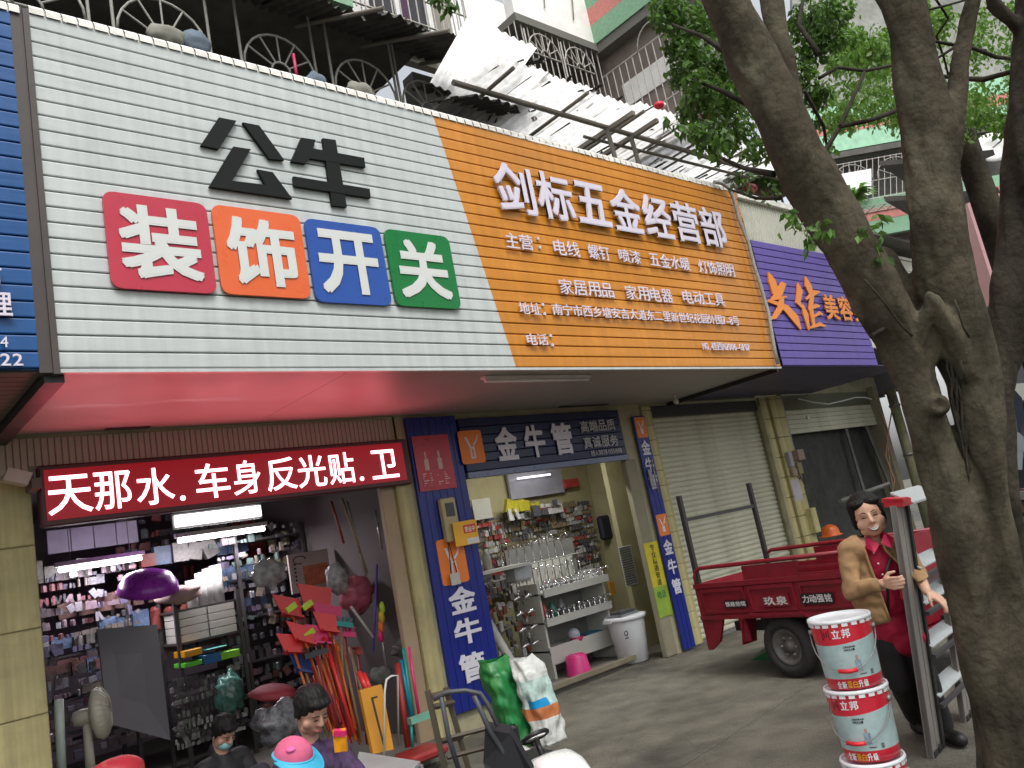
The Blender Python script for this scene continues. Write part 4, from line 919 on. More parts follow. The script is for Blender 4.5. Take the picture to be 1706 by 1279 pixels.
# things on the ledge
def blob(name, c, r, s3, m, label, cat, seed=0, disp=.25, seg=20, rings=14, group=None):
    b = MB().ball(c, r, seg=seg, rings=rings, sc3=s3); c = Vector(c)
    b.v = [c + (v - c) * (1 + disp * noise.noise((v - c) * (2.2 / r) + Vector((seed, seed, 0)))) for v in b.v]
    zm = min(v.z for v in b.v); 
    return single(name, b, m, label, cat, group)
SACK = mat('grey_sacking', (.24, .235, .20), .85, var=.3, stain=(.12, .12, .10)); DEN = mat('blue_cloth', (.12, .16, .20), .85, var=.3)
for (x, y, s3, m, lb) in (((275), 50, (1.2, .6, .75), SACK, 'grey sack bundle on the ledge, left one behind the first fan arch'), (325, 63, (1, .6, .9), DEN, 'faded blue cloth bundle next to the grey sack on the ledge'),
                          (525, 130, (.8, .6, .8), DEN, 'blue grey bundle on the ledge under the middle arch'), (598, 145, (1.1, .6, .8), SACK, 'mottled grey bundle on the ledge right of the blue one')):
    blob('bundle', wy(x, y, 5.3) + Vector((0, 0, -.05)), .12, s3, m, lb, 'bundle', x)
p = wy(493, 118, 5.35); single('rod', MB().tube([p + Vector((0, 0, -.1)), p + Vector((0, 0, .16))], .014), mat('crimson_paint', (.4, .02, .08), .5), 'short crimson rod standing on the ledge behind the white sign', 'rod')
p = wy(1250, 313, 4.95); blob('plastic_bag', p, .085, (1.5, .7, .7), mat('crimson_bag', (.30, .02, .04), .5), 'dark red plastic bag on the ledge behind the orange sign corner', 'bag', 4, .5)
p = wy(1330, 318, 5.2); blob('plastic_bag', p, .18, (1.6, .7, .6), mat('grey_bag', (.22, .24, .24), .4), 'grey plastic sheeting on the ledge above the cream cladding', 'bag', 9, .7)
p = wy(1098, 175, 4.4); t = thing('lantern', 'small red and white lantern hanging by the leaves', 'lantern', p)
part('body', MB().ball(p, .055, sc3=(1.1, 1, .7)), mat('lantern_red', (.65, .02, .05), .5), t); part('cap', MB().ball(p + Vector((.05, -.02, .0)), .03), mat('lantern_white', (.8, .8, .75), .5), t)
# washing and stall goods at the far right edge
st = thing('market_stall', 'dim market stall with hanging clothes beyond the trunk, at the right edge', 'market stall', wd(1700, 860, 11))
for i, (y, h, c, m) in enumerate(((640, 60, (.22, .23, .2), 'beam'), (850, 14, (.4, .4, .38), 'shelf_board'))):
    P = wd(1665, y, 11.5); part(m, MB().box(P, P + Vector((3.5, .6, -h * 11.5 / 1354 * .5))), mat('stall_' + m, c, .8), st)
P = wd(1660, 560, 13); part('back_wall', MB().box(P + Vector((-.5, 0, .5)), P + Vector((7, .2, -6))), mat('stall_dark', (.02, .02, .022), .9), st)
for i, (x, y, w_, h, c, nm) in enumerate(((1686, 650, 34, 110, (.012, .015, .03), 'black coat'), (1680, 690, 26, 70, (.05, .10, .2), 'blue shirt'), (1694, 720, 22, 60, (.2, .24, .26), 'pale striped shirt'))):
    P = wd(x, y, 11 - .2 * i); s = 11 / 1354; 
    b = MB().prism([P + _r * (u * w_ * s) - _u * (v * h * s) for u, v in ((-.15, 0), (.15, 0), (.5, .12), (.62, .5), (.45, .52), (.4, 1), (-.4, 1), (-.42, .5), (-.62, .5), (-.5, .12))], .06)
    single('shirt', b, mat(nm.replace(' ', '_'), c, .9), nm + ' hanging in the stall at the right edge', 'clothing')
for i, (x, y, s3, c, lb) in enumerate(((1690, 865, (1, .8, .8), (.5, .5, .5), 'white bundle on the stall shelf'), (1690, 905, (1.6, .8, .8), (.14, .22, .22), 'teal bundle below the stall shelf'))):
    blob('bundle', wd(x, y, 10.5), .18, s3, mat('stall_b%d' % i, c, .8), lb, 'bundle', i)
b = MB()
for i in range(160):
    P = wd(U(1672, 1740), U(820, 1010), U(9.5, 11)); s = U(.03, .12); b.obox(P, (s, 0, 0), (0, s, 0), (0, 0, s * U(.3, 1)), i % 3)
single('stall_goods', b, [mat('goods_dark', (.04, .035, .03), .6), mat('goods_grey', (.2, .2, .19), .6), mat('goods_brown', (.12, .06, .04), .6)], 'jumble of small goods piled on the market stall', 'goods', kind='stuff')

#@@TREES
# ------------------------------------------------------------------ trees
def barkmat(name, c, c2):
    m = mat(name, c, .9, var=.45, scale=9, bump=.5, bscale=24, stain=c2, sscale=3.2, samt=.8, spec=.12, detail=8)
    n = m.node_tree.nodes; l = m.node_tree.links; b = n['Principled BSDF']; tc = n.new('ShaderNodeTexCoord')
    mp = n.new('ShaderNodeMapping'); mp.inputs['Scale'].default_value = (1, 1, .45); l.new(tc.outputs['Object'], mp.inputs[0])
    vo = n.new('ShaderNodeTexVoronoi'); vo.feature = 'DISTANCE_TO_EDGE'; vo.inputs['Scale'].default_value = 17; nz = n.new('ShaderNodeTexNoise'); nz.inputs['Scale'].default_value = 9; l.new(mp.outputs[0], nz.inputs['Vector'])
    ad = n.new('ShaderNodeMix'); ad.data_type = 'RGBA'; ad.blend_type = 'ADD'; ad.inputs[0].default_value = .12; l.new(mp.outputs[0], ad.inputs[6]); l.new(nz.outputs['Color'], ad.inputs[7]); l.new(ad.outputs[2], vo.inputs['Vector'])
    mr = n.new('ShaderNodeMapRange'); mr.inputs[2].default_value = .06; mr.inputs[3].default_value = .80; mr.inputs[4].default_value = 1.02; l.new(vo.outputs[0], mr.inputs[0])
    n3 = n.new('ShaderNodeTexNoise'); n3.inputs['Scale'].default_value = 2.4; n3.inputs['Detail'].default_value = 6; l.new(tc.outputs['Object'], n3.inputs['Vector'])
    m3 = n.new('ShaderNodeMapRange'); m3.inputs[1].default_value = .35; m3.inputs[2].default_value = .65; m3.inputs[3].default_value = .55; m3.inputs[4].default_value = 1.25; l.new(n3.outputs[0], m3.inputs[0])
    mu = n.new('ShaderNodeMath'); mu.operation = 'MULTIPLY'; l.new(mr.outputs[0], mu.inputs[0]); l.new(m3.outputs[0], mu.inputs[1])
    x = n.new('ShaderNodeMix'); x.data_type = 'RGBA'; x.blend_type = 'MULTIPLY'; x.inputs[0].default_value = 1; src = b.inputs['Base Color'].links[0].from_socket; l.new(src, x.inputs[6]); l.new(mu.outputs[0], x.inputs[7]); l.new(x.outputs[2], b.inputs['Base Color'])
    b2 = n.new('ShaderNodeBump'); b2.inputs['Strength'].default_value = .14; b2.inputs['Distance'].default_value = .012; l.new(vo.outputs[0], b2.inputs['Height']); old = b.inputs['Normal'].links[0].from_node; l.new(b2.outputs[0], old.inputs['Normal'])
    return m
BARK = barkmat('bark', (0.078, 0.066, 0.047), (.135, .125, .085))
BARKD = barkmat('bark_dark', (0.045, 0.039, 0.030), (.07, .065, .045))
def leafmat(name, c, t=.35):
    return translucent(name, c, t, .45)
LEAF = leafmat('leaf_dark', (0.065, 0.135, 0.025), .45); LEAFB = leafmat('leaf_bright', (0.15, 0.29, 0.045), .5); LEAFM = leafmat('leaf_mid', (0.11, 0.23, 0.035), .45)
def leaves(b, c, r, n_, size, s3=(1, 1, 1), droop=.5, mi=2):
    c = Vector(c)
    for i in range(n_):
        d = Vector((random.gauss(0, 1), random.gauss(0, 1), random.gauss(0, 1))); d.normalize(); q = r * (R() ** .45)
        P = c + Vector((d.x * s3[0], d.y * s3[1], d.z * s3[2])) * q
        u = Vector((U(-1, 1), U(-1, 1), U(-1, .3) - droop)).normalized(); v = u.cross(Vector((U(-1, 1), U(-1, 1), U(-1, 1)))).normalized(); nn = u.cross(v)
        L = size * U(.7, 1.25); w_ = L * .27; k = int(U(0, mi)) 
        b.add([P, P + u * L * .45 + v * w_ + nn * L * .05, P + u * L, P + u * L * .45 - v * w_ + nn * L * .05, P + u * L * .5], [(0, 1, 4), (1, 2, 4), (0, 4, 3), (4, 2, 3)], k)
def bark_disp(v):
    a = noise.noise(Vector((v.x * 7, v.y * 7, v.z * 1.3))); c = noise.noise(Vector((v.x * 22, v.y * 22, v.z * 5)))
    e = noise.noise(v * 2.5); fl_ = noise.noise(Vector((v.x * 15, v.y * 15, v.z * 1.1 + 4))) * .011
    v = v + Vector((fl_, -fl_, 0))
    return v + Vector((a, noise.noise(Vector((v.y * 7 + 5, v.x * 7, v.z * 1.3))), 0)) * .028 + Vector((c, -c, c * .4)) * .007 + Vector((e, e, 0)) * .012
def stem(b, pts, D0=3.55):
    P = []; rr = []
    for p in pts:
        D = p[3] if len(p) > 3 else D0; P.append(wd(p[0], p[1], D)); rr.append(p[2] * .94 * D / 1354)
    chain(b, P, rr, 14)
tree = thing('fig_tree', 'large grey-brown street tree with forked twisted trunks at the right', 'tree', wz(1690, 1400))
b = MB()
stem(b, [(1735, 1500, 75, 3.5), (1700, 1350, 62, 3.5), (1668, 1200, 52), (1640, 1050, 48), (1610, 930, 42), (1582, 820, 38), (1552, 720, 36), (1528, 640, 37), (1505, 565, 42), (1462, 485, 42), (1408, 400, 40), (1350, 300, 43), (1303, 200, 43), (1255, 100, 44), (1208, 0, 42), (1150, -140, 38)])
stem(b, [(1745, 1500, 60, 3.55), (1715, 1300, 52, 3.55), (1690, 1120, 42), (1668, 960, 38), (1648, 830, 38), (1632, 720, 42), (1622, 630, 44), (1600, 550, 50), (1578, 480, 52), (1562, 390, 48), (1550, 300, 44), (1548, 220, 46), (1522, 100, 38), (1500, 0, 34), (1465, -140, 30)])
stem(b, [(1572, 260, 28), (1592, 180, 19), (1606, 100, 14), (1622, 0, 13), (1640, -120, 12)])
stem(b, [(1528, 600, 34), (1560, 540, 38), (1590, 480, 36)])
stem(b, [(1335, 250, 20, 3.65), (1310, 130, 20, 3.75), (1290, 20, 21, 3.8), (1270, -120, 20, 3.9)])
stem(b, [(1528, 570, 20, 3.5), (1545, 520, 13, 3.44), (1552, 492, 10, 3.42)])
stem(b, [(1612, 620, 26, 3.50), (1586, 550, 19, 3.44), (1560, 500, 13, 3.42)])
stem(b, [(1545, 560, 26, 3.6), (1500, 470, 24, 3.7), (1470, 430, 22, 3.75)])
kn = wd(1562, 675, 3.42); b.lathe(kn, [(0.0, -.06), (.05, -.06), (.045, -.012), (.034, .006), (.018, -.004), (0, -.016)], 14, axis=(wd(1562, 675, 2) - wd(1562, 675, 3)))
tr = remesh(b, .011, 2, bark_disp)
part('trunk', tr, BARK, tree)
# third trunk at the frame edge: a second tree
tree2 = thing('fig_tree', 'darker tree trunk at the right edge, crossing behind the big forked one', 'tree', wz(1790, 1330))
b = MB(); stem(b, [(1700, 1150, 34, 4.0), (1672, 900, 34, 4.0), (1655, 760, 33, 4.0), (1652, 660, 33, 4.0), (1672, 560, 38, 4.0), (1700, 460, 46, 4.0), (1715, 340, 48, 4.0), (1722, 200, 44, 4.0), (1732, 60, 42, 4.0), (1745, -120, 40, 4.0)])
stem(b, [(1725, 60, 18, 4), (1690, 40, 13, 4.0), (1655, 5, 10, 4), (1640, -60, 9, 4)]); 
part('trunk', remesh(b, .014, 2, bark_disp), BARKD, tree2)
b = MB()
def br(pts, D):
    b.tube([wd(x, y, D + .2 * i) for i, (x, y, r_) in enumerate(pts)], [p[2] * D / 1354 for p in pts], 7)
for D, pts in ((4.2, [(1690, 118, 4), (1640, 132, 5), (1590, 130, 4), (1540, 120, 2)]), (4.2, [(1560, 98, 2), (1600, 72, 3), (1660, 95, 4), (1712, 100, 4)]), (4.2, [(1520, 62, 2), (1590, 75, 3), (1640, 84, 3)]),
               (3.9, [(1365, 130, 3), (1395, 112, 3), (1440, 118, 3), (1490, 108, 3)]), (4.4, [(1560, 0, 2), (1580, 30, 2), (1560, 60, 2), (1572, 95, 2), (1580, 125, 2)]),
               (4.0, [(1530, 20, 2), (1580, 8, 2), (1625, -5, 2)])): br(pts, D)
part('branch', b, BARKD, tree2, kind='stuff')
b = MB()
for D, pts in ((3.7, [(1400, 210, 4), (1450, 200, 4), (1490, 185, 5)]), (3.6, [(1340, 150, 3), (1372, 210, 3), (1380, 260, 2)]), (3.7, [(1290, 290, 6), (1240, 280, 4), (1200, 262, 3), (1160, 240, 2)]), (3.8, [(1260, 180, 6), (1200, 150, 4), (1150, 130, 2)]),
               (3.8, [(1230, 100, 6), (1170, 60, 4), (1120, 40, 2)]), (3.7, [(1440, 480, 3), (1410, 430, 3), (1370, 385, 2), (1330, 355, 2)]), (3.7, [(1345, 300, 5), (1400, 210, 4), (1440, 120, 3)]),
               (3.9, [(1300, 330, 4), (1260, 330, 3), (1215, 315, 2)]), (3.7, [(1365, 90, 5), (1330, 40, 4), (1340, -10, 3)]), (3.4, [(1452, 560, 4), (1500, 530, 4), (1545, 560, 4)])): br(pts, D)
part('branch', b, BARKD, tree, kind='stuff')
def crown(root, cl, mats_, size, name='leaves'):
    b = MB()
    for (x, y, D, r, n_) in cl: leaves(b, wd(x, y, D), r * D / 1354, int(n_), size, mi=len(mats_))
    return part(name, b, mats_, root, kind='stuff')
cl_ = []
random.seed(11)
for (x, y, r, n_) in ((1110, 15, 34, 160), (1150, 40, 44, 260), (1195, 25, 45, 260), (1150, 95, 40, 220), (1120, 75, 22, 60), (1195, 105, 48, 300), (1165, 150, 36, 180), (1205, 170, 42, 240), (1150, 190, 28, 90), (1225, 215, 40, 220), (1180, 225, 32, 120), (1258, 250, 24, 60), (1240, 300, 22, 16), (1280, 320, 20, 14), (1125, 130, 20, 40), (1232, 60, 30, 130), (1240, 140, 28, 90)):
    cl_.append((x, y, U(4.0, 4.9), r, n_ * 1.15))
for (x, y, r, n_) in ((1300, 60, 30, 120), (1345, 30, 34, 200), (1350, 80, 30, 160), (1335, 125, 28, 130), (1365, 155, 24, 80), (1378, 60, 26, 110), (1322, 170, 24, 70), (1345, 205, 20, 40), (1385, 20, 30, 120), (1355, 255, 12, 14), (1380, 245, 14, 16)):
    cl_.append((x, y, U(4.0, 4.6), r, n_))
crown(tree, [(a, b_, c_, d, e * 1.7) for a, b_, c_, d, e in cl_], [LEAF, LEAFM, LEAF, LEAFM], .043)
crown(tree, [(x, y, 3.4, r, n_) for x, y, r, n_ in ((1310, 352, 9, 6), (1325, 366, 12, 10), (1340, 380, 12, 10), (1350, 398, 11, 9), (1362, 372, 11, 8), (1375, 385, 10, 8), (1296, 388, 6, 2), (1345, 412, 8, 5), (1440, 385, 14, 10), (1460, 400, 12, 8), (1468, 425, 9, 5), (1465, 362, 12, 7),
      (1110, 200, 10, 8), (1130, 208, 12, 12), (1150, 214, 12, 14), (1165, 222, 10, 9), (1205, 225, 16, 24), (1200, 245, 12, 12), (1195, 262, 8, 6))], [LEAF, LEAFM], .05, 'twig_leaves')
cl_ = []
for i in range(70): cl_.append((U(1380, 1760), U(-40, 215), U(7, 12), U(20, 44), 150))
for i in range(10): cl_.append((U(1610, 1720), U(150, 215), U(7, 10), U(16, 28), 80))
for i in range(10): cl_.append((U(1385, 1470), U(60, 110), U(7, 9), U(12, 24), 60))
t3 = thing('fig_tree', 'bright green leafy tree crown further down the street behind the trunks', 'tree', wz(1650, 700))
crown(t3, cl_, [LEAFB, LEAFM, LEAFB], .07)
b = MB(); P = wd(1600, 215, 9.5); b.tube([Vector((P.x + .3, P.y, 0)), P, P + Vector((-.3, .2, 1.5)), P + Vector((-1.5, .3, 3))], [.2, .14, .1, .05], 8); part('trunk', b, BARKD, t3)
# leaves hanging in at the top and plants on the ledges
t4 = thing('fig_tree', 'street tree whose hanging twig tip shows at the top edge', 'tree', (-1.5, -1.0, 0))
crown(t4, [(x, y, 4.2, r, n_) for x, y, r, n_ in ((735, -4, 16, 26), (752, 6, 12, 14), (745, 15, 9, 7), (722, -8, 14, 20))], [LEAFM, LEAF], .05)
def plant(P, label, n_, L, m, pot=False, spread=.5, name='plant'):
    t = thing(name, label, 'plant', P); b = MB(); P = Vector(P)
    for i in range(n_):
        a = U(0, 6.28); d = Vector((math.cos(a) * spread, math.sin(a) * spread, U(.25, 1))).normalized(); s = d.cross(Vector((0, 0, 1))).normalized(); l_ = L * U(.5, 1)
        p0 = P + Vector((U(-.05, .05), U(-.05, .05), U(0, .1))); p1 = p0 + d * l_ * .6; p2 = p0 + d * l_ + Vector((0, 0, -l_ * .35)); w_ = L * .07
        b.add([p0, p1 + s * w_, p1 - s * w_, p2], [(0, 1, 2), (1, 3, 2)])
    part('leaf_clump', b, m, t, kind='stuff'); return t
P = wob(1425, 335, 1.2); plant(P, 'light green potted plant on the wing ledge left of the middle limb', 110, .75, leafmat('leaf_light', (.16, .32, .07), .5), spread=.9)
for i, x in enumerate((1235, 1262, 1290, 1318)): plant(wy(x, 300 + i * 6, 5.2), ('dark spiky plant on the ledge, first from the left', 'dark spiky plant on the ledge, second from the left', 'dark spiky plant on the ledge, third from the left', 'dark spiky plant on the ledge, nearest the tree limb')[i], 60, .42, LEAF, spread=1.2)
plant(wy(706, 68, 5.4), 'small bright green plant in the cage of the white framed window', 22, .12, leafmat('leaf_light', (.16, .32, .07), .5))
# hollow of aerial roots between the two trunks
b = MB()
for i in range(14):
    x = U(1572, 1592); b.tube([wd(x + U(-6, 6) + j * 9, 560 + j * 55, 3.5 + U(-.03, .05)) for j in range(6)], .006, 5)
for pts in ([(1590, 500), (1598, 520), (1605, 545), (1615, 562)], [(1440, 465), (1470, 500), (1500, 540), (1520, 560)], [(1600, 600), (1610, 640)]): b.tube([wd(x, y, 3.32) for x, y in pts], .005, 5)
part('aerial_root', b, BARKD, tree, kind='stuff')
# unseen trees added outside the frame, crowns overhead to shade the ground
for k, (cx_, cy_, cz_, r_, lb) in enumerate(((-2.5, -2.0, 7.0, 3.6, 'broad unseen tree added behind the viewer for shade'), (3.5, -4.0, 7.4, 3.8, 'broad unseen tree added across the pavement for shade, right of the viewer'), (9.5, -3.0, 7.6, 3.8, 'broad unseen tree added further along the kerb for shade'))):
    root = t4 if k == 0 else thing('fig_tree', lb, 'tree', (cx_, cy_, 0)); b = MB()
    for i in range(26):
        a = U(0, 6.28); q = r_ * math.sqrt(R()) * .85; leaves(b, (cx_ + q * math.cos(a), cy_ + q * math.sin(a), cz_ + U(-.9, 1.2)), .95, 75, .24, (1, 1, .6))
    part('leaves', b, [LEAF, LEAFM], root, kind='stuff')
    part('trunk', MB().tube([(cx_, cy_, 0), (cx_ + .1, cy_, 2.5), (cx_ - .1, cy_ + .1, 5), (cx_, cy_, 7)], [.3, .24, .2, .1], 10), BARK, root)

#@@PROPS
# ------------------------------------------------------------------ cargo tricycle
TO = Vector((6.61, 4.26, 0)); EX = Vector((.15, .9887, 0)); EY = Vector((.9887, -.15, 0))
TM = Matrix(((EX.x, EY.x, 0, TO.x), (EX.y, EY.y, 0, TO.y), (0, 0, 1, 0), (0, 0, 0, 1)))
RED = mat('oxide_red_paint', (0.20, 0.010, 0.020), 0.42, var=.22, scale=7, bump=.15, stain=(.14, .02, .025), sscale=3, samt=.6)
REDD = mat('dark_red_paint', (0.15, 0.010, 0.018), 0.5, var=.2, scale=7)
RUB = mat('tyre_rubber', (0.022, 0.021, 0.02), .85, var=.3, scale=30, bump=.3)
HUBM = mat('dusty_rim', (0.13, 0.125, 0.12), .55, .4, var=.3, scale=20)
tk = thing('cargo_tricycle', 'dark red three-wheeled cargo tricycle parked before the roller shutter', 'cargo tricycle', TO)
T = lambda: MB(TM)
S0, S1, LW = -.98, .94, 1.12
# side boards, pressed panels with ribs
for lat, nm in ((0, 'side_board'), (LW, 'side_board')):
    o = lat; sg = -1 if lat == 0 else 1
    b = T().box((S0, o, .54), (S1, o + .03 * -sg * -1, .885))
    b = T(); y0, y1 = (o, o + .035) if lat == 0 else (o - .035, o)
    b.box((S0, y0, .54), (S1, y1, .885)); 
    yf_ = y0 if lat == 0 else y1; d_ = -.014 if lat == 0 else .014
    b.box((S0, yf_, .845), (S1, yf_ + d_ * 1.3, .888)); b.box((S0, yf_, .54), (S1, yf_ + d_, .575))
    for a, c in ((-.93, -.33), (-.27, .25), (.31, .86)):
        b.box((a, yf_, .80), (c, yf_ + d_, .835)); b.box((a, yf_, .60), (c, yf_ + d_, .625)); b.box((a, yf_, .626), (a + .02, yf_ + d_, .799)); b.box((c - .02, yf_, .626), (c, yf_ + d_, .799))
    part(nm, b, RED, tk)
    # raised upper board and curved top rail
    b = T(); b.box((-.35, y0 + .004, .89), (.28, y1 - .004, 1.015)); b.box((S0, y0 + .004, .89), (-.36, y1 - .004, .905)); b.box((S0, y0 + .006, .945), (-.355, y1 - .006, .965)); part('upper_board', b, RED, tk)
    b = T(); yc = (y0 + y1) / 2
    b.tube([(S1 - .02, yc, .87), (S1 - .02, yc, .96), (S1 - .05, yc, 1.01), (S1 - .11, yc, 1.035), (.0, yc, 1.04), (S0, yc, 1.045)], .02, 8); part('top_rail', b, RED, tk)
b = T().box((S1 - .03, .04, .54), (S1, LW - .04, .885)); part('tail_board', b, RED, tk)
part('front_board', T().box((S0, .04, .54), (S0 + .03, LW - .04, 1.05)), RED, tk)
part('bed_floor', T().box((S0 + .03, .04, .54), (S1 - .03, LW - .04, .56)), REDD, tk)
b = T()
b.add([(.66, .0, .538), (S1, .0, .538), (S1, .0, .25), (.88, .0, .25), (.72, .0, .33)], [(0, 1, 2, 3, 4)]); b.add([(.66, .03, .538), (S1, .03, .538), (S1, .03, .25), (.88, .03, .25), (.72, .03, .33)], [(4, 3, 2, 1, 0)])
for i, j in ((1, 2), (2, 3), (3, 4), (4, 0)): b.add([b.v[i], b.v[j], b.v[j + 5], b.v[i + 5]], []) if False else None
b = T().prism([(.66, .0, .538), (S1, .0, .538), (S1, .0, .25), (.89, .0, .25), (.76, .0, .33)], .03, nrm=(0, 1, 0)); part('corner_leg', b, RED, tk)
b = T().prism([(.66, LW - .03, .538), (S1, LW - .03, .538), (S1, LW - .03, .25), (.89, LW - .03, .25), (.76, LW - .03, .33)], .03, nrm=(0, 1, 0)); part('corner_leg', b, RED, tk)
for lat in (-.02, LW - .16):   # wheel arches
    b = T(); pts = [(.46, .30), (.40, .53), (.30, .56), (-.30, .56), (-.42, .50), (-.55, .34)]
    for i in range(len(pts) - 1):
        (a, c), (e, g) = pts[i], pts[i + 1]; b.add([(a, lat, c), (e, lat, g), (e, lat + .2, g), (a, lat + .2, c), (a, lat, c + .025), (e, lat, g + .025), (e, lat + .2, g + .025), (a, lat + .2, c + .025)], [(0, 1, 2, 3), (7, 6, 5, 4), (0, 4, 5, 1), (3, 2, 6, 7)])
    part('mudguard', b, RED, tk); part('side_skirt', T().box((.38, lat + .02, .33), (.46, lat + .05, .54)), RED, tk)
def wheel(parent, s, lat, r, w_, sidey=-1):
    b = T(); prof = [(r * .62, -w_ / 2), (r * .80, -w_ / 2 - .006), (r * .93, -w_ / 2 + .012), (r, -w_ / 4), (r, w_ / 4), (r * .93, w_ / 2 - .012), (r * .80, w_ / 2 + .006), (r * .62, w_ / 2), (r * .60, 0), (r * .62, -w_ / 2)]
    b.lathe((s, lat, r), prof, 32, axis=(0, 1, 0)); wl = part('wheel', b, RUB, parent)
    b = T().lathe((s, lat, r), [(0, -w_ * .30), (r * .16, -w_ * .32), (r * .2, -w_ * .1), (r * .42, -w_ * .12), (r * .50, -w_ * .38), (r * .62, -w_ * .42), (r * .62, w_ * .42), (r * .5, w_ * .3), (0, w_ * .25)], 28, axis=(0, 1, 0)); part('rim', b, HUBM, wl)
    b = T()
    for i in range(6): a = i * math.pi / 3; b.lathe((s + r * .3 * math.cos(a), lat - w_ * .14, r + r * .3 * math.sin(a)), [(0, -.012), (.012, -.012), (.012, .012)], 6, axis=(0, 1, 0))
    part('wheel_nuts', b, STEELG, wl, kind='stuff'); return wl
wheel(tk, 0, .09, .27, .14); wheel(tk, 0, LW - .09, .27, .14); wheel(tk, -2.0, LW / 2, .25, .1)
part('axle', T().tube([(0, .1, .27), (0, LW - .1, .27)], .035), BLACKM, tk)
part('chassis', T().box((-1.9, LW / 2 - .22, .36), (.85, LW / 2 - .16, .45)).box((-1.9, LW / 2 + .16, .36), (.85, LW / 2 + .22, .45)), BLACKM, tk, kind='stuff')
part('footwell', T().box((-1.75, .08, .34), (-1.0, LW - .08, .40)).box((-1.75, .06, .34), (-1.70, LW - .06, .72)), RED, tk, kind='stuff')
part('seat_box', T().box((-1.32, .12, .40), (-1.0, LW - .12, .62), bev=.02), RED, tk); part('seat', T().box((-1.36, .14, .62), (-.99, LW - .14, .72), bev=.03), BLACKM, tk)
part('front_fork', T().tube([(-2.0, LW / 2 - .08, .25), (-1.86, LW / 2 - .06, .8), (-1.8, LW / 2, 1.0)], .022).tube([(-2.0, LW / 2 + .08, .25), (-1.86, LW / 2 + .06, .8), (-1.8, LW / 2, 1.0)], .022), BLACKM, tk, kind='stuff')
part('handlebar', T().tube([(-1.55, LW / 2 - .38, 1.0), (-1.68, LW / 2 - .3, 1.04), (-1.8, LW / 2, 1.02), (-1.68, LW / 2 + .3, 1.04), (-1.55, LW / 2 + .38, 1.0)], .016), BLACKM, tk)
part('front_cowl', T().lathe((-1.95, LW / 2, .62), [(0, .3), (.1, .26), (.16, .1), (.18, 0), (.16, -.1)], 16, axis=(0, 0, 1)), RED, tk)
part('headlight', T().lathe((-2.02, LW / 2, .95), [(0, .07), (.06, .05), (.075, 0), (.03, -.08)], 16, axis=(-1, 0, 0)), mat('lens', (.5, .5, .5), .1), tk)
# load gantry at the tail
for lat in (.03, LW - .03): rod(tk, 'gantry_post', TM @ Vector((.90, lat, .56)), TM @ Vector((.90, lat, 1.77)), .022, BLACKM, square=True)
rod(tk, 'gantry_bar', TM @ Vector((.90, .03, 1.52)), TM @ Vector((.90, LW - .03, 1.52)), .018, BLACKM, square=True)
# badges
BK = mat('badge_black', (.012, .010, .012), .35, bump=0); BW = mat('badge_white', (.6, .58, .58), .4, bump=0)
def badge(s0, s1, za, zb, txt, m=BK):
    b = T().box((s1, -.022, za), (s0, -.016, zb)) if m else None
    pl = part('badge', b, m, tk)
    n0 = TM.to_3x3() @ Vector((0, -1, 0))
    text_line(pl, txt, TM @ Vector((s0 - .012, -.023, za + .012)), TM.to_3x3() @ Vector((s1 - s0 + .024, 0, 0)), Vector((0, 0, zb - za - .024)), .002, BW, .02, nrm=n0)
badge(.57, .29, .645, .715, '铁路勃铭'); badge(.10, -.20, .64, .74, '玖泉', RED); badge(-.33, -.66, .645, .735, '力动强铭')
# green cloth seen under the bed
b = T().add([(.9, .45, .02), (.1, .5, .02), (.25, 1.1, .42), (.75, 1.2, .36), (.9, 1.1, .02)], [(0, 1, 2, 3, 4)])
single('tarpaulin', MB().prism([TM @ Vector(p) for p in ((.92, .5, .03), (.05, .55, .03), (.12, .75, .34), (.9, .72, .10))], .02, nrm=EY), mat('green_tarp', (.01, .12, .035), .6, var=.3), 'green tarpaulin seen under the bed of the red tricycle', 'tarpaulin')
p = wy(1383, 885, 5.9); t = thing('helmet', 'orange hard hat shape lying on the far side of the red tricycle', 'helmet', p)
part('shell', MB().lathe(p, [(.14, -.06), (.12, -.03), (.12, 0), (.1, .05), (.06, .085), (0, .1)], 18), mat('orange_plastic', (.55, .10, .01), .4), t); part('brim', MB().lathe(p, [(.12, -.062), (.16, -.065), (.16, -.055), (.12, -.05)], 18), mat('orange_plastic', (.55, .10, .01), .4), t)

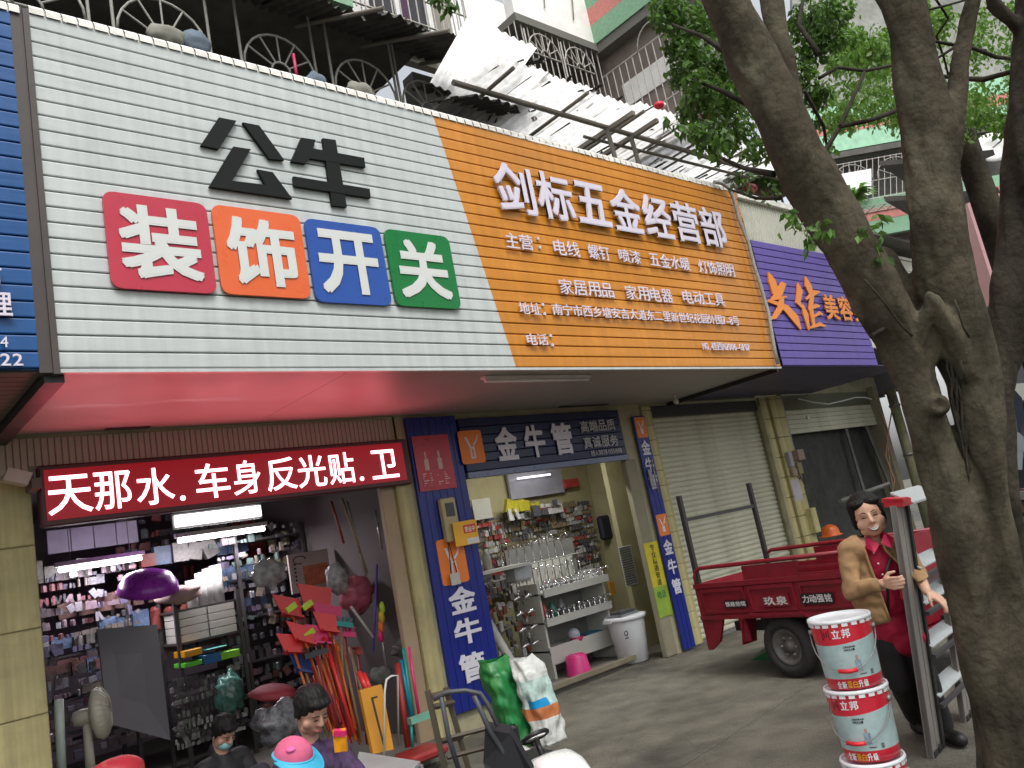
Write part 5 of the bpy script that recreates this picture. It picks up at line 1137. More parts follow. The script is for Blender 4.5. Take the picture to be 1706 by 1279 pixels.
# ------------------------------------------------------------------ paint buckets
BR_ = mat('bucket_red', (.62, .022, .045), .3, var=.05, bump=.03, coat=.3); BT = mat('bucket_teal_label', (.38, .52, .52), .35, var=.10, scale=25, bump=.02, stain=(.52, .60, .60), sscale=14, samt=.6)
BWH = mat('bucket_white', (.78, .80, .82), .35, var=.05, bump=.03); GOLD = mat('print_gold', (.75, .36, .02), .4, bump=0)
bc = wz(1396, 1025, .99); toC = (CP - bc); toC.z = 0; toC.normalize()
def bucket(x, y, z, ang, label, top):
    t = thing('paint_bucket', label, 'paint bucket', (x, y, z), 'paint buckets in the leaning stack beside the ladder')
    r0, r1, h = .128, .143, .33
    rr = lambda v: r0 + (r1 - r0) * v
    b = MB(); prof = [(0, .002), (r0 - .01, .002), (rr(0), .008), (rr(.17), .17 * h)]; b.lathe((x, y, z), prof, 40); part('body', b, BR_, t)
    b = MB(); vs = []; n_ = 40; base = math.atan2(toC.y, toC.x) + ang     # label with wavy upper edge
    def wave(a): return .70 + .055 * math.sin(a - base - .9)
    for k in range(n_): 
        a = 2 * math.pi * k / n_
        for v in (.17, .4, wave(a)): vs.append((x + rr(v) * 1.003 * math.cos(a), y + rr(v) * 1.003 * math.sin(a), z + v * h))
    b.add(vs, [(3 * k + j, 3 * ((k + 1) % n_) + j, 3 * ((k + 1) % n_) + j + 1, 3 * k + j + 1) for k in range(n_) for j in range(2)], 0, True); part('label', b, BT, t)
    b = MB(); vs = []
    for k in range(n_):
        a = 2 * math.pi * k / n_
        for v in (wave(a), .86, .945): vs.append((x + rr(v) * (1.003 if v != .86 else 1.012) * math.cos(a), y + rr(v) * (1.003 if v != .86 else 1.012) * math.sin(a), z + v * h))
    b.add(vs, [(3 * k + j, 3 * ((k + 1) % n_) + j, 3 * ((k + 1) % n_) + j + 1, 3 * k + j + 1) for k in range(n_) for j in range(2)], 0, True); part('body', b, BR_, t)
    part('rim', MB().lathe((x, y, z), [(r1 - .006, h * .94), (r1 + .006, h * .945), (r1 + .009, h * .965), (r1 + .006, h), (r1 - .004, h), (r1 - .006, h - .012)], 40), BWH, t)
    part('lid', MB().lathe((x, y, z), [(r1 - .003, h - .006), (r1 - .02, h - .014), (.03, h - .012), (0, h - .012)], 32), BWH, t)
    b = MB()
    for k in range(20):      # crimped lugs round the lid
        a = 2 * math.pi * k / 20; c = Vector((math.cos(a), math.sin(a), 0)); s_ = Vector((-c.y, c.x, 0))
        b.obox(Vector((x, y, z + h * .925)) + c * (r1 + .002), s_ * .014, c * .003, (0, 0, .008))
    part('lid_lug', b, BWH, t, kind='stuff')
    # writing follows the curve
    def cyl(txt, a0, a1, v0, v1, m, off=.02):
        n_ = len(txt)
        for i, c in enumerate(txt):
            V, F, (x0, x1, y0, y1) = glyph(c, off); da = (a1 - a0) / n_; b = MB(); vs = []
            for q in V:
                u = (q.x - x0) / max(.01, x1 - x0); a = base + a0 + da * (i + .08 + .84 * u); v = v0 + (v1 - v0) * (q.y - y0) / max(.01, y1 - y0); R_ = rr(v) * 1.008 + .0015 * q.z
                vs.append((x + R_ * math.cos(a), y + R_ * math.sin(a), z + v * h))
            b.add(vs, F); part('character', b, m, t)
    cyl('立邦', -.28, .38, .74, .87, BWH)
    # square emblem
    b = MB()
    for (a0, a1, v0, v1) in ((-.62, -.34, .73, .745), (-.62, -.34, .865, .88), (-.62, -.585, .745, .865), (-.375, -.34, .745, .865), (-.545, -.505, .765, .845), (-.455, -.415, .765, .845)):
        P = [(a0, v0), (a1, v0), (a1, v1), (a0, v1)]; b.add([(x + rr(v) * 1.012 * math.cos(base + a), y + rr(v) * 1.012 * math.sin(base + a), z + v * h) for a, v in P], [(0, 1, 2, 3)])
    part('emblem', b, BK, t)
    cyl('全新', -.55, -.17, .04, .14, BWH); cyl('蛋白', -.17, .21, .04, .14, GOLD); cyl('升级', .21, .6, .04, .14, BWH)
    cyl('三重抗菌功能', .0, .42, .60, .625, BK, .0); cyl('净味五合一', .02, .38, .555, .585, BK, .0)
    def patch(a0, a1, v0, v1, m, nm, R=1.010):
        b = MB(); k = 6
        for i in range(k):
            u0 = a0 + (a1 - a0) * i / k; u1 = a0 + (a1 - a0) * (i + 1) / k
            b.add([(x + rr(v) * R * math.cos(base + a), y + rr(v) * R * math.sin(base + a), z + v * h) for a, v in ((u0, v0), (u1, v0), (u1, v1), (u0, v1))], [(0, 1, 2, 3)])
        part(nm, b, m, t)
    patch(.28, .5, .26, .42, mat('label_figure', (.22, .30, .36), .5, var=.5, scale=60, bump=0), 'picture'); patch(.33, .42, .42, .48, mat('label_skin', (.45, .25, .22), .5, bump=0), 'picture'); patch(.36, .62, .21, .222, BK, 'print_line')
    for i in range(7): patch(-.6, -.6 + U(.3, .5), .24 + .03 * i, .244 + .03 * i, mat('label_fine_print', (.25, .34, .34), .5, bump=0), 'print_line', 1.009)
    patch(.78, .9, .19, .26, mat('label_icon', (.12, .16, .14), .5, bump=0), 'icon')
    # wire handle with red grip
    b = MB(); pts = []
    for k in range(15):
        a = math.pi * k / 14; pts.append(Vector((x, y, z + h * .80)) + Vector((math.cos(base - math.pi / 2 + a) * (rr(.8) + .012), math.sin(base - math.pi / 2 + a) * (rr(.8) + .012), -.17 * math.sin(a) ** .8 * 1.0)))
    part('handle', b.tube(pts, .0032, 6), STEELG, t); 
    part('grip', MB().tube([pts[6] + (pts[6] - pts[7]) * .3, pts[7], pts[8] + (pts[8] - pts[7]) * .3], .010, 8), mat('grip_red', (.7, .02, .03), .4), t)
    for s_ in (-1, 1):
        c = Vector((x, y, z + h * .80)) + Vector((math.cos(base + s_ * math.pi / 2), math.sin(base + s_ * math.pi / 2), 0)) * (rr(.8) + .006); part('handle_ear', MB().lathe(c, [(0, -.012), (.014, -.012), (.014, .01), (0, .01)], 10, axis=(math.cos(base + s_ * math.pi / 2), math.sin(base + s_ * math.pi / 2), 0)), STEELG, t)
    return t
bucket(bc.x, bc.y, .66, -.12, 'red and pale teal paint bucket with a white lid, topmost of its stack', True)
bucket(bc.x + .006, bc.y + .008, .33, -.42, 'red and pale teal paint bucket in the middle of the stack', False)
bucket(bc.x + .0, bc.y + .012, 0.0, -.30, 'lowest paint bucket of the stack, cut off by the bottom frame', False)

# ------------------------------------------------------------------ step ladder
ALU = mat('ladder_dusty_aluminium', (.34, .32, .30), .42, .35, var=.15, scale=8, stretch=(1, 1, .2), stain=(.16, .13, .12), sscale=5, samt=.5); ALUL = mat('ladder_bright_tread', (.46, .50, .50), .4, .3, var=.12, scale=30)
CAPR = mat('ladder_red_plastic', (.50, .015, .03), .4, var=.08, bump=.03)
lf = wz(1553, 1262); lt_ = wy(1490, 842, lf.y - .22)
lad = thing('step_ladder', 'folded aluminium step ladder with red plastic top, held by the woman', 'step ladder', lf)
LX = Vector((1, .1, 0)).normalized(); LY = Vector((0, 1, 0)); L0 = lf; L1 = lt_; LD = (L1 - L0); LU = LD.normalized(); SP = .46
Sd = LX.cross(LU).normalized() * -1    # thickness direction towards the camera
def rail(x_off, y_off, wdt, dep, m, name='rail'):
    a = L0 + LX * x_off + Sd * y_off; c = L1 + LX * x_off + Sd * y_off; d = (c - a) / 2; mid = (a + c) / 2
    b = MB(); b.obox(mid, d, LX * wdt, Sd * dep); b.obox(mid - LX * (wdt - .004) , d * .998, LX * .004, Sd * (dep + .004)); b.obox(mid + LX * (wdt - .004), d * .998, LX * .004, Sd * (dep + .004)); return part(name, b, m, lad)
for xo in (0.02, .72):
    rail(xo, 0.0, .046, .014, ALU); rail(xo + .098, .012, .044, .014, ALU)
    rail(xo + .157, .0, .014, .02, mat('ladder_dark_side', (.06, .06, .06), .5), 'side_web') if xo < .1 else None
for xo in (.03, .73):
    b = MB(); b.obox(L1 + LX * (xo + .035) + Sd * .0 + LU * .012, LX * .085, Sd * .05, LU * .02); b.obox(L1 + LX * (xo + .0) + LU * .03 , LX * .05, Sd * .06, LU * .012); part('top_cap', b, CAPR, lad, kind='stuff')
part('top_tread', MB().obox(L1 + LX * .42 + LU * .028, LX * .28, Sd * .06 + LU * .03, LU * .006), ALUL, lad)
for f in (.255, .40, .575, .775) :
    c = L1 - LD * f; part('tread', MB().obox(c + LX * .44, LX * .275, Sd * .04 + LU * .022, LU * .004).obox(c + LX * .44 - LU * .028 + Sd * .04, LX * .275, Sd * .003, LU * .006), ALUL, lad, kind='stuff')
    part('rear_tread', MB().obox(c + LX * .44 - LU * .075 - Sd * .04, LX * .275, Sd * .012, LU * .012), mat('ladder_dark_side', (.06, .06, .06), .5), lad)
c = L1 - LD * .34; part('lock', MB().obox(c + LX * .045 + Sd * .02, LX * .05, Sd * .02, LU * .05), CAPR, lad)
for xo in (.02, .108, .72, .81): part('foot', MB().obox(L0 + LX * xo + LU * .015, LX * .032, Sd * .022, LU * .022), BLACKM, lad)

# ------------------------------------------------------------------ bin, pink bucket, display unit with taps
bp0 = Vector((7.47, 6.85, 0)); 
t = thing('waste_bin', 'tall white plastic bin with a tray of flat things on its lid', 'bin', bp0)
WPL = mat('white_plastic', (.70, .72, .75), .4, var=.05, bump=.03)
part('body', MB().lathe(bp0, [(0, .004), (.17, .004), (.18, .01), (.225, .50), (.225, .505)], 36), WPL, t); part('rim', MB().lathe(bp0, [(.222, .49), (.245, .49), (.252, .51), (.245, .535), (.215, .54), (0, .545)], 36), WPL, t)
for s_ in (-1, 1): part('handle', MB().obox(bp0 + Vector((.24 * s_, -.05 * s_, .51)), (.035, 0, 0), (0, .06, 0), (0, 0, .018)), WPL, t)
lp = wy(1043, 1055, bp0.y - .21); b = MB().lathe((lp.x, lp.y, lp.z), [(.02, -.0), (.032, 0), (.032, .004), (.02, .004)], 14, axis=(0, -1, 0)); b.box((lp.x - .03, lp.y - .004, lp.z - .06), (lp.x + .03, lp.y + .002, lp.z - .045)); part('emblem', b, mat('grey_print', (.08, .08, .09), .5), t, kind='stuff')
t = thing('tray', 'grey tray of flat packets lying on the white bin', 'tray', bp0 + Vector((0, 0, .55)))
part('base', MB().box(bp0 + Vector((-.2, -.12, .548)), bp0 + Vector((.14, .14, .565))), mat('grey_tray', (.32, .34, .36), .3, .4), t); part('packet', MB().box(bp0 + Vector((-.16, -.09, .567)), bp0 + Vector((.1, .08, .60))), mat('dark_packet', (.09, .1, .11), .3), t)
pp = wz(967, 1131); t = thing('plastic_bucket', 'pink plastic bucket standing upside down before the tap display', 'bucket', pp)
PINK = mat('pink_plastic', (.62, .035, .20), .35, var=.04, bump=.02)
part('body', MB().lathe(pp, [(.150, 0), (.155, .008), (.150, .03), (.118, .255), (.112, .262), (0, .262)], 32), PINK, t); part('rim', MB().lathe(pp, [(.150, 0), (.163, .0), (.163, .022), (.15, .028)], 32), PINK, t); part('foot_ring', MB().lathe(pp, [(.10, .262), (.10, .272), (.09, .272), (.09, .262)], 32), PINK, t)
# display unit
DX0, DX1, DY, DYB = 6.45, 7.56, 7.16, 7.55
dispm = mat('display_white', (.60, .60, .55), .4, var=.08, stain=(.42, .40, .34), sscale=3, samt=.5)
du = thing('display_stand', 'white stepped display stand full of chrome taps in the small open shop', 'display stand', ((DX0 + DX1) / 2, DY, 0))
zz = lambda py_, px_=960: wy(px_, py_, DY).z
for x in (DX0, DX1 - .03): part('side_panel', MB().box((x, DY, .05), (x + .03, DYB, 1.12)) if x == DX0 else MB().box((x, DY, .05), (x + .03, DYB, 1.12)), dispm, du)
for z, yy in ((.34, DY), (.655, DY - .04), (.98, DY - .08)):
    part('shelf', MB().box((DX0, yy, z), (DX1, DYB, z + .02)), dispm, du); part('shelf_lip', MB().box((DX0, yy - .02, z - .03), (DX1, yy, z + .055)), dispm, du)
part('drawer_front', MB().box((DX0 + .0, DY - .016, .20), (DX1, DY - .001, .36)), dispm, du); part('leg', MB().box((DX0, DY - .02, .05), (DX0 + .035, DY - .002, .2)), dispm, du); part('leg', MB().box((DX1 - .035, DY - .02, .05), (DX1, DY - .002, .2)), dispm, du)
part('back_board', MB().box((DX0 - .05, DYB, .05), (DX1, DYB + .02, 1.55)), mat('display_grey', (.22, .22, .21), .6), du)
n_ = 9
for i in range(n_):
    x = DX0 - .08 + i * (DX1 - DX0 - .02) / n_; part('upright_plate', MB().box((x, DYB - .06, 1.03), (x + .10, DYB - .045, 1.33)), dispm, du)
CHR = mat('chrome', (.75, .76, .78), .12, 1.0, var=.02, bump=0)
taproot = None
def make_tap(h, reach):
    b = MB(); b.lathe((0, 0, 0), [(.02, 0), (.024, .004), (.012, .012), (.011, .05)], 10); b.tube([(0, 0, .04), (0, 0, h * .8), (0, -reach * .15, h * .95), (0, -reach * .5, h), (0, -reach * .85, h * .95), (0, -reach, h * .8)], .0085, 8); return b
def make_handle(h): return MB().tube([(0, 0, .05), (.045, 0, .075)], .006, 6)
tp = thing('tap', 'chrome swan-neck tap standing on the display stand', 'tap', (0, 0, 0), 'chrome taps on the display stand'); part('spout', make_tap(.26, .10), CHR, tp); part('lever', make_handle(.2), CHR, tp)
tl = thing('tap', 'low chrome tap on a shelf edge of the display stand', 'tap', (0, 0, 0), 'low chrome taps on the display shelves'); part('spout', make_tap(.09, .09), CHR, tl); part('lever', make_handle(.1), CHR, tl)
spots = []; ROWN = ('front row', 'second row', 'third row', 'fourth row', 'fifth row', 'sixth row')
for i in range(10): spots.append((tp, DX0 - .05 + i * .122, DYB - .10, 1.0, .28 * i))
for i in range(9): spots.append((tp, DX0 - .12 + i * .128, DYB + .0, 1.345, .3))
for i in range(13): spots.append((tl, DX0 + .03 + i * .085, DY - .07 + .02 * (i % 2), 1.035, U(-.6, .6)))
for i in range(13): spots.append((tl, DX0 + .04 + i * .084, DY + .02, 1.0, U(-.6, .6)))
for i in range(12): spots.append((tl, DX0 + .04 + i * .09, DY - .03, .71, U(-.6, .6)))
for i in range(7): spots.append((tl, DX0 + .1 + i * .14, DY + .15, .675, U(-.6, .6)))
used = set(); cnt_ = {}; ORD = ('first', 'second', 'third', 'fourth', 'fifth', 'sixth', 'seventh', 'eighth', 'ninth', 'tenth', 'eleventh', 'twelfth', 'thirteenth', 'fourteenth')
for src, x, y, z, a in spots:
    o = src if src not in used else copy_tree(src); used.add(src); o.location = (x, y, z); o.rotation_euler = (0, 0, a)
    key = round(z, 3); nm_ = {1.0: 'chrome tap standing on the top shelf before the white plates', 1.345: 'tall chrome swan-neck tap on the rail above the white plates', 1.035: 'low chrome tap along the lip of the top shelf', .71: 'low chrome tap along the lip of the middle shelf', .675: 'low chrome tap standing further back on the middle shelf'}[key]
    if src is tl and key == 1.0: nm_ = 'low chrome tap just behind the lip of the top shelf'
    k_ = cnt_.get(nm_, 0); cnt_[nm_] = k_ + 1; o['label'] = nm_ + ', ' + ORD[k_] + ' from left'; o['group'] = 'chrome taps on the display stand'
    s_ = U(.85, 1.15); o.scale = (s_, s_, s_)
part('top_rail', MB().box((DX0 - .2, DYB - .02, 1.335), (DX1 + .05, DYB + .04, 1.345)), dispm, du)
# chrome hooks on the side of the stand
tl2 = thing('wall_hook', 'chrome lever tap on the side rack of the stand, right column, lowest', 'tap', (6.3, 7.1, .5), 'side mounted chrome taps'); part('lever', MB().tube([(6.3, 7.1, .5), (6.22, 7.07, .52), (6.14, 7.07, .5)], [.012, .02, .014], 8), CHR, tl2)
for i in range(1, 12):
    o = copy_tree(tl2); o.location = tl2.location + Vector((-.17 * (i % 2) + .02, 0, .17 * (i // 2))); o['label'] = 'chrome lever tap on the side rack of the stand, %s column, %s from the bottom' % (('right', 'left')[i % 2], ORD[i // 2])
for (c, r_, m, lb, nm) in (((6.75, 7.3, .73), .05, (.05, .20, .14), 'green bottle on the middle display shelf', 'bottle'), ((6.62, 7.3, .74), .04, (.55, .05, .03), 'red bottle on the middle display shelf', 'bottle'), ((6.92, 7.32, .73), .05, (.25, .25, .26), 'grey flask on the middle display shelf', 'flask')):
    single(nm, MB().lathe((c[0], c[1], c[2] - .055), [(0, 0), (r_, 0), (r_, .12), (r_ * .5, .16), (r_ * .45, .19), (0, .19)], 14), mat(lb[:8], m, .3), lb, 'bottle')
single('ball', MB().ball((7.0, 7.28, .43), .075), mat('ball_white', (.5, .55, .62), .35), 'pale round ball on the lowest display shelf', 'ball')
single('bowl', MB().lathe((6.96, 7.2, .36), [(0, 0), (.06, 0), (.085, .05), (.08, .05), (0, .01)], 16), mat('pink_bowl', (.6, .02, .12), .4), 'small pink bowl under the pale ball', 'bowl')
single('box', MB().box((7.15, 7.2, .362), (7.42, 7.4, .40)), mat('blue_packet', (.02, .2, .3), .4), 'flat blue packet on the lowest display shelf', 'box')
# back wall of shop two: mirror panel, pegboard goods, calendar, posters
YB2 = Y0 + 1.72
def onback(x0, y0, x1, y1, Y): a = wy(x0, y0, Y); c = wy(x1, y1, Y); return a, c
t = thing('white_panel', 'large glossy pale lilac panel high in the small shop', 'panel', wy(870, 800, YB2)); a, c = onback(835, 760, 936, 835, YB2); part('sheet', MB().box((a.x, YB2 - .05, c.z + .12), (c.x + .05, YB2 - .01, a.z + .25)), mat('lilac_gloss', (.33, .33, .40), .15, bump=0), t)
SL = mat('tube_reflection_glow', (1, 1, 1), .3, bump=0, emit=(1, .98, 1), es=2)
a = wy(862, 797, YB2 - .12); c = wy(915, 782, YB2 - .12); t = thing('strip_light', 'thin glowing tube standing in for a tube light mirrored in the lilac panel', 'light fitting', (a + c) / 2); part('tube', MB().tube([a, Vector((c.x, a.y, a.z))], .012), SL, t)  # glowing tube drawn in place of a lamp reflection on the glossy panel
def area(loc, sx, sy, e, rot, colr=(1, .97, .93), parent=None):
    L = bpy.data.lights.new('tube_glow', 'AREA'); L.shape = 'RECTANGLE'; L.size = sx; L.size_y = sy; L.energy = e; L.color = colr
    o = bpy.data.objects.new('tube_light', L); col.objects.link(o); o.parent = parent; o.location = Vector(loc) - (wloc(parent) if parent else Vector((0, 0, 0))); o.rotation_euler = rot; return o
t = thing('strip_light', 'tube light under the ceiling just inside the small open shop', 'light fitting', (6.9, 7.0, 2.8)); part('tube', MB().tube([(6.3, 7.0, 2.8), (7.5, 7.0, 2.8)], .014), mat('tube_light_hidden', (1, 1, 1), .3, bump=0, emit=(1, .98, 1), es=12), t); part('batten', MB().box((6.25, 6.97, 2.83), (7.55, 7.03, 2.87)), STEELG, t)
area((6.9, 7.0, 2.76), 1.2, .06, 24, (0, 0, 0), parent=t)
def hung(name, px, py_, w_, h, Y, m, label, cat, d=.03, bev=.004):
    p = wy(px, py_, Y); return single(name, MB().box((p.x - w_ / 2, Y - d, p.z - h / 2), (p.x + w_ / 2, Y, p.z + h / 2), bev=bev), m, label, cat)
Yw = 7.72
hung('poster', 997, 803, .26, .36, YB2 - .02, mat('poster_red_yellow', (.5, .12, .04), .4, var=.3, scale=9, bump=0, stain=(.45, .42, .03), sscale=4, samt=1), 'red and yellow picture poster on the back wall of the small shop', 'poster')
hung('packet_rack', 950, 805, .30, .12, YB2 - .05, mat('packet_red', (.4, .05, .04), .4, var=.3, scale=20), 'red topped header card above the small packets', 'card')
hung('bag', 1010, 878, .40, .34, YB2 - .1, mat('navy_bag', (.012, .014, .03), .6), 'dark navy bag hanging on the back wall of the small shop', 'bag', .1, .03)
hung('calendar', 802, 848, .30, .26, YB2 - .1, mat('pale_calendar', (.42, .42, .37), .6, var=.1, bump=0), 'pale calendar sheet high at the left of the small shop', 'calendar', .02)
hung('tool_board', 1025, 830, .16, .5, YB2 - .05, mat('tan_board', (.30, .22, .12), .6), 'tan tool board at the right of the back wall', 'board'); hung('file', 1034, 880, .12, .3, YB2 - .12, mat('orange_tool', (.6, .26, .02), .5), 'orange handsaw hanging below the tan board', 'saw')
hung('switch_board', 1046, 942, .24, .5, Y0 + .75, mat('perforated_white', (.45, .46, .44), .6, bump=0), 'white sheet of small square samples on the right wall of the small shop', 'sample board', .02)
pb = bpy.data.objects[[o.name for o in bpy.data.objects if o.name.startswith('switch_board')][0]]
b = MB(); p = wy(1046, 942, Y0 + .73)
for i in range(8):
    for j in range(16): b.box((p.x - .105 + i * .028, Y0 + .722, p.z - .23 + j * .030), (p.x - .09 + i * .028, Y0 + .729, p.z - .215 + j * .030))
o = part('samples', b, mat('sample_dark', (.08, .08, .08), .5), pb, kind='stuff')
hung('fly_swatter', 1018, 980, .1, .18, Y0 + 1.0, mat('orange_cloth', (.42, .2, .02), .7), 'orange cloth hanging left of the sample sheet', 'cloth')
def clutter(name, label, x0, x1, z0, z1, y, n_, cols, cat='packets', s0=.02, s1=.07, dy=.12, pitch=None):
    """goods standing in rows: boxes, packets and small cans side by side on successive levels"""
    b = MB(); ms = [mat('clutter_%d_%d_%d' % tuple(int(v * 100) for v in c), c, .35, var=.35, scale=40, bump=0) for c in cols]
    pitch = pitch or s1 * 2.3; z = z0; cnt = 0
    while z < z1:
        x = x0 + U(0, .03); base = z; run = 0
        while x < x1:
            if run <= 0: run = int(U(1, 5)); mi = int(R() * len(ms)); a = U(s0, s1) * .8; e = U(s0, s1) * 1.1; kind = R()
            run -= 1
            if R() < .1: x += a * 2; continue
            yy = y + U(-dy, 0) * (.3 + .7 * R()); h = e * U(.85, 1.15); an = U(-.08, .08) if R() < .8 else U(-.6, .6)
            if kind < .3: b.lathe((x + a, yy, base), [(0, 0), (a * .8, 0), (a * .8, h * 1.6), (a * .4, h * 1.9), (0, h * 1.9)], 7, mi, smooth=False)
            else: b.obox((x + a, yy, base + h), (a * math.cos(an), 0, a * math.sin(an)), (0, a * .6, 0), (-h * math.sin(an), 0, h * math.cos(an)), mi)
            x += a * 2.1; cnt += 1
        z += pitch * U(.55, 1.15)
    return single(name, b, ms, label, cat, kind='stuff')
a, c = onback(850, 815, 990, 900, YB2)
clutter('hanging_packets', 'dense rows of small hardware packets on the back wall of the small shop', 6.3, 8.6, 1.0, 1.95, YB2 - .03, 420, [(.32, .32, .32), (.14, .13, .13), (.3, .05, .05), (.45, .44, .43), (.2, .16, .1), (.08, .08, .09)], s0=.012, s1=.035, dy=.04)
clutter('hanging_packets', 'yellow and grey packets in the top row of the small shop', 6.9, 7.9, 1.9, 2.1, YB2 - .15, 60, [(.4, .36, .03), (.28, .29, .3), (.08, .08, .09), (.5, .5, .5)])
clutter('pipe_fittings', 'heap of metal pipe fittings left of the tap display', 5.5, 6.35, .3, 1.25, 7.6, 330, [(.16, .16, .16), (.08, .08, .08), (.14, .12, .1), (.4, .4, .4), (.2, .07, .04)], 'fittings', .015, .05, .5)
b = MB()
for x, r_, m_ in ((5.32, .06, 0), (5.46, .05, 1), (5.58, .05, 0)): pass
t = single('rolled_sheet', MB().tube([(5.35, 6.75, .05), (5.25, 6.95, 1.25)], .075, 14), mat('pale_green_film', (.30, .38, .32), .3, var=.15), 'pale green rolled plastic sheet leaning right of the wide blue pillar sign', 'roll')
t = single('rolled_sheet', MB().tube([(5.62, 6.6, .05), (5.45, 7.0, 1.05)], .045, 12), mat('white_roll', (.5, .5, .46), .5), 'white rolled sheet leaning next to the pale green roll', 'roll')
for i, (x, z, h, c) in enumerate(((5.25, 1.42, .22, (.42, .40, .34)), (5.42, 1.40, .2, (.35, .33, .28)))): single('bottle', MB().lathe((x + .2, 6.95, z), [(0, 0), (.05, 0), (.05, h * .7), (.02, h * .9), (.02, h), (0, h)], 14), mat('bottle_%d' % i, c, .4), ('cream bottle on the shelf right of the orange emblem', 'second cream bottle on that shelf, further right')[i], 'bottle')
single('shelf_board', MB().box((5.15, 6.8, 1.36), (6.1, 7.1, 1.39)), dispm, 'narrow shelf board right of the blue pillar sign in the small shop', 'shelf')
single('bottle_crate', MB().box((5.95, 6.9, 1.2), (6.2, 7.1, 1.38), bev=.02), mat('crate_pale', (.4, .42, .45), .4), 'pale carrying crate at the end of the narrow shelf', 'crate')
single('plinth', MB().box((5.9, 6.7, 0.0501), (7.6, 6.76, .10)), mat('plinth_tan', (.22, .19, .13), .7), 'low tan sill strip under the tap display', 'sill')

# ------------------------------------------------------------------ sacks and things before the pillar
def sack(c, w_, d_, h, m, name, label, cat, lean=(0, 0), seed=0, mats=None, bands=None):
    b = MB(); n_, k = 56, 44; c = Vector(c); vs = []
    for j in range(k + 1):
        v = j / k
        for i in range(n_):
            a = 2 * math.pi * i / n_; sq = 1 / max(abs(math.cos(a)), abs(math.sin(a))) ** .45
            q = 1 - .25 * (v > .8) * (v - .8) * 5 + .10 * math.sin(v * 3.1) - (.06 if v < .05 else 0)
            p = Vector((w_ * math.cos(a) * sq * q, d_ * math.sin(a) * sq * q, h * v + .02 * h * math.sin(2 * a + seed) * (v > .85)))
            nz = noise.noise(p * 9 + Vector((seed, 0, 0))) * .22 + noise.noise(Vector((p.x * 26, p.y * 26, p.z * 9)) + Vector((0, seed, 0))) * .16
            p = Vector((p.x * (1 + nz), p.y * (1 + nz), p.z)) + Vector((lean[0] * v * v, lean[1] * v * v, 0)); vs.append(c + p)
    b.add(vs, []); top = len(vs)
    for j in range(k):
        for i in range(n_):
            e = (i + 1) % n_; mi = bands(j / k, i / n_) if bands else 0
            b.f.append([j * n_ + i, j * n_ + e, (j + 1) * n_ + e, (j + 1) * n_ + i]); b.mi.append(mi); b.sm.append(True)
    b.f.append([i for i in range(n_ - 1, -1, -1)]); b.mi.append(0); b.sm.append(False)
    return single(name, b, mats or m, label, cat)
WS = [mat('woven_white', (.58, .60, .57), .5, var=.15, scale=14, bump=.4, bscale=30), mat('woven_orange', (.50, .17, .06), .55, var=.25, scale=14, bump=.3), mat('woven_blue', (.0, .22, .48), .5, bump=.2), mat('woven_tealprint', (.40, .52, .48), .5, var=.3, scale=20, bump=.3, stain=(.1, .3, .24), sscale=8, samt=.6)]
sp = wz(918, 1236)
sack(sp, .14, .09, .70, None, 'woven_sack', 'white woven sack with blue and orange printed bands beside the toy car', 'sack', (-.10, .05), 3, WS,
     lambda v, u: (0 if v < .28 else 1 if v < .42 else 2 if (v < .52 and .5 < u < .74) else 3 if v < .75 and .5 < u < .95 else 0))
gp = Vector((sp.x - .12, sp.y + .22, 0))
sack(gp, .15, .11, .72, mat('green_woven', (.015, .17, .045), .4, var=.35, scale=8, bump=.5, stain=(.10, .30, .05), sscale=3, samt=.6), 'green_sack', 'open green plastic sack behind the white woven sack', 'sack', (-.10, .08), 9)
single('sack_rim', MB().tube([gp + Vector((-.14 + .19 * math.cos(a * .63), .08 + .13 * math.sin(a * .63), .83 + .03 * math.sin(a * 1.26))) for a in range(11)], .02, 6), mat('green_rim', (.01, .2, .06), .4), 'rolled green rim of the green sack', 'rim') if False else None
# ride-on toy car
tc = wz(893, 1226, .44); tcx, tcy = tc.x, tc.y
car = thing('toy_car', 'white child ride-on car with black steering wheel at the bottom edge', 'toy car', (tcx, tcy, 0))
CF = (_r * .55 - Vector((_f.x, _f.y, 0)) * .85); CF.z = 0; CF.normalize(); CS = Vector((-CF.y, CF.x, 0)); CO = Vector((tcx, tcy, 0)) + CF * .0
CM = Matrix(((CF.x, CS.x, 0, CO.x), (CF.y, CS.y, 0, CO.y), (0, 0, 1, 0), (0, 0, 0, 1)))
WC = mat('toy_white_plastic', (.72, .74, .72), .25, var=.03, bump=0, coat=.4)
b = MB(CM); n_ = 16
prof = [(-.42, .12, .30), (-.38, .15, .33), (-.2, .16, .29), (0, .15, .28), (.06, .155, .34), (.16, .165, .36), (.26, .165, .33), (.34, .15, .27), (.40, .12, .2)]
vs = []
for (s_, w_, h) in prof:
    for i in range(n_):
        a = 2 * math.pi * i / n_; cx_ = math.cos(a); cz_ = math.sin(a); e = .55
        vs.append((s_, w_ * math.copysign(abs(cx_) ** e, cx_), .09 + (h - .09) * (.5 + .5 * math.copysign(abs(cz_) ** e, cz_))))
b.add(vs, [(r * n_ + i, r * n_ + (i + 1) % n_, (r + 1) * n_ + (i + 1) % n_, (r + 1) * n_ + i) for r in range(len(prof) - 1) for i in range(n_)] + [tuple(range(n_)), tuple(range(len(vs) - 1, len(vs) - n_ - 1, -1))], 0, True)
part('body', b, WC, car)
TB_ = mat('toy_black', (.012, .012, .013), .4)
part('cockpit', MB(CM).box((-.2, -.11, .26), (.05, .11, .33), bev=.02), TB_, car); part('column', MB(CM).tube([(.05, 0, .30), (-.01, 0, .42)], .02), TB_, car)
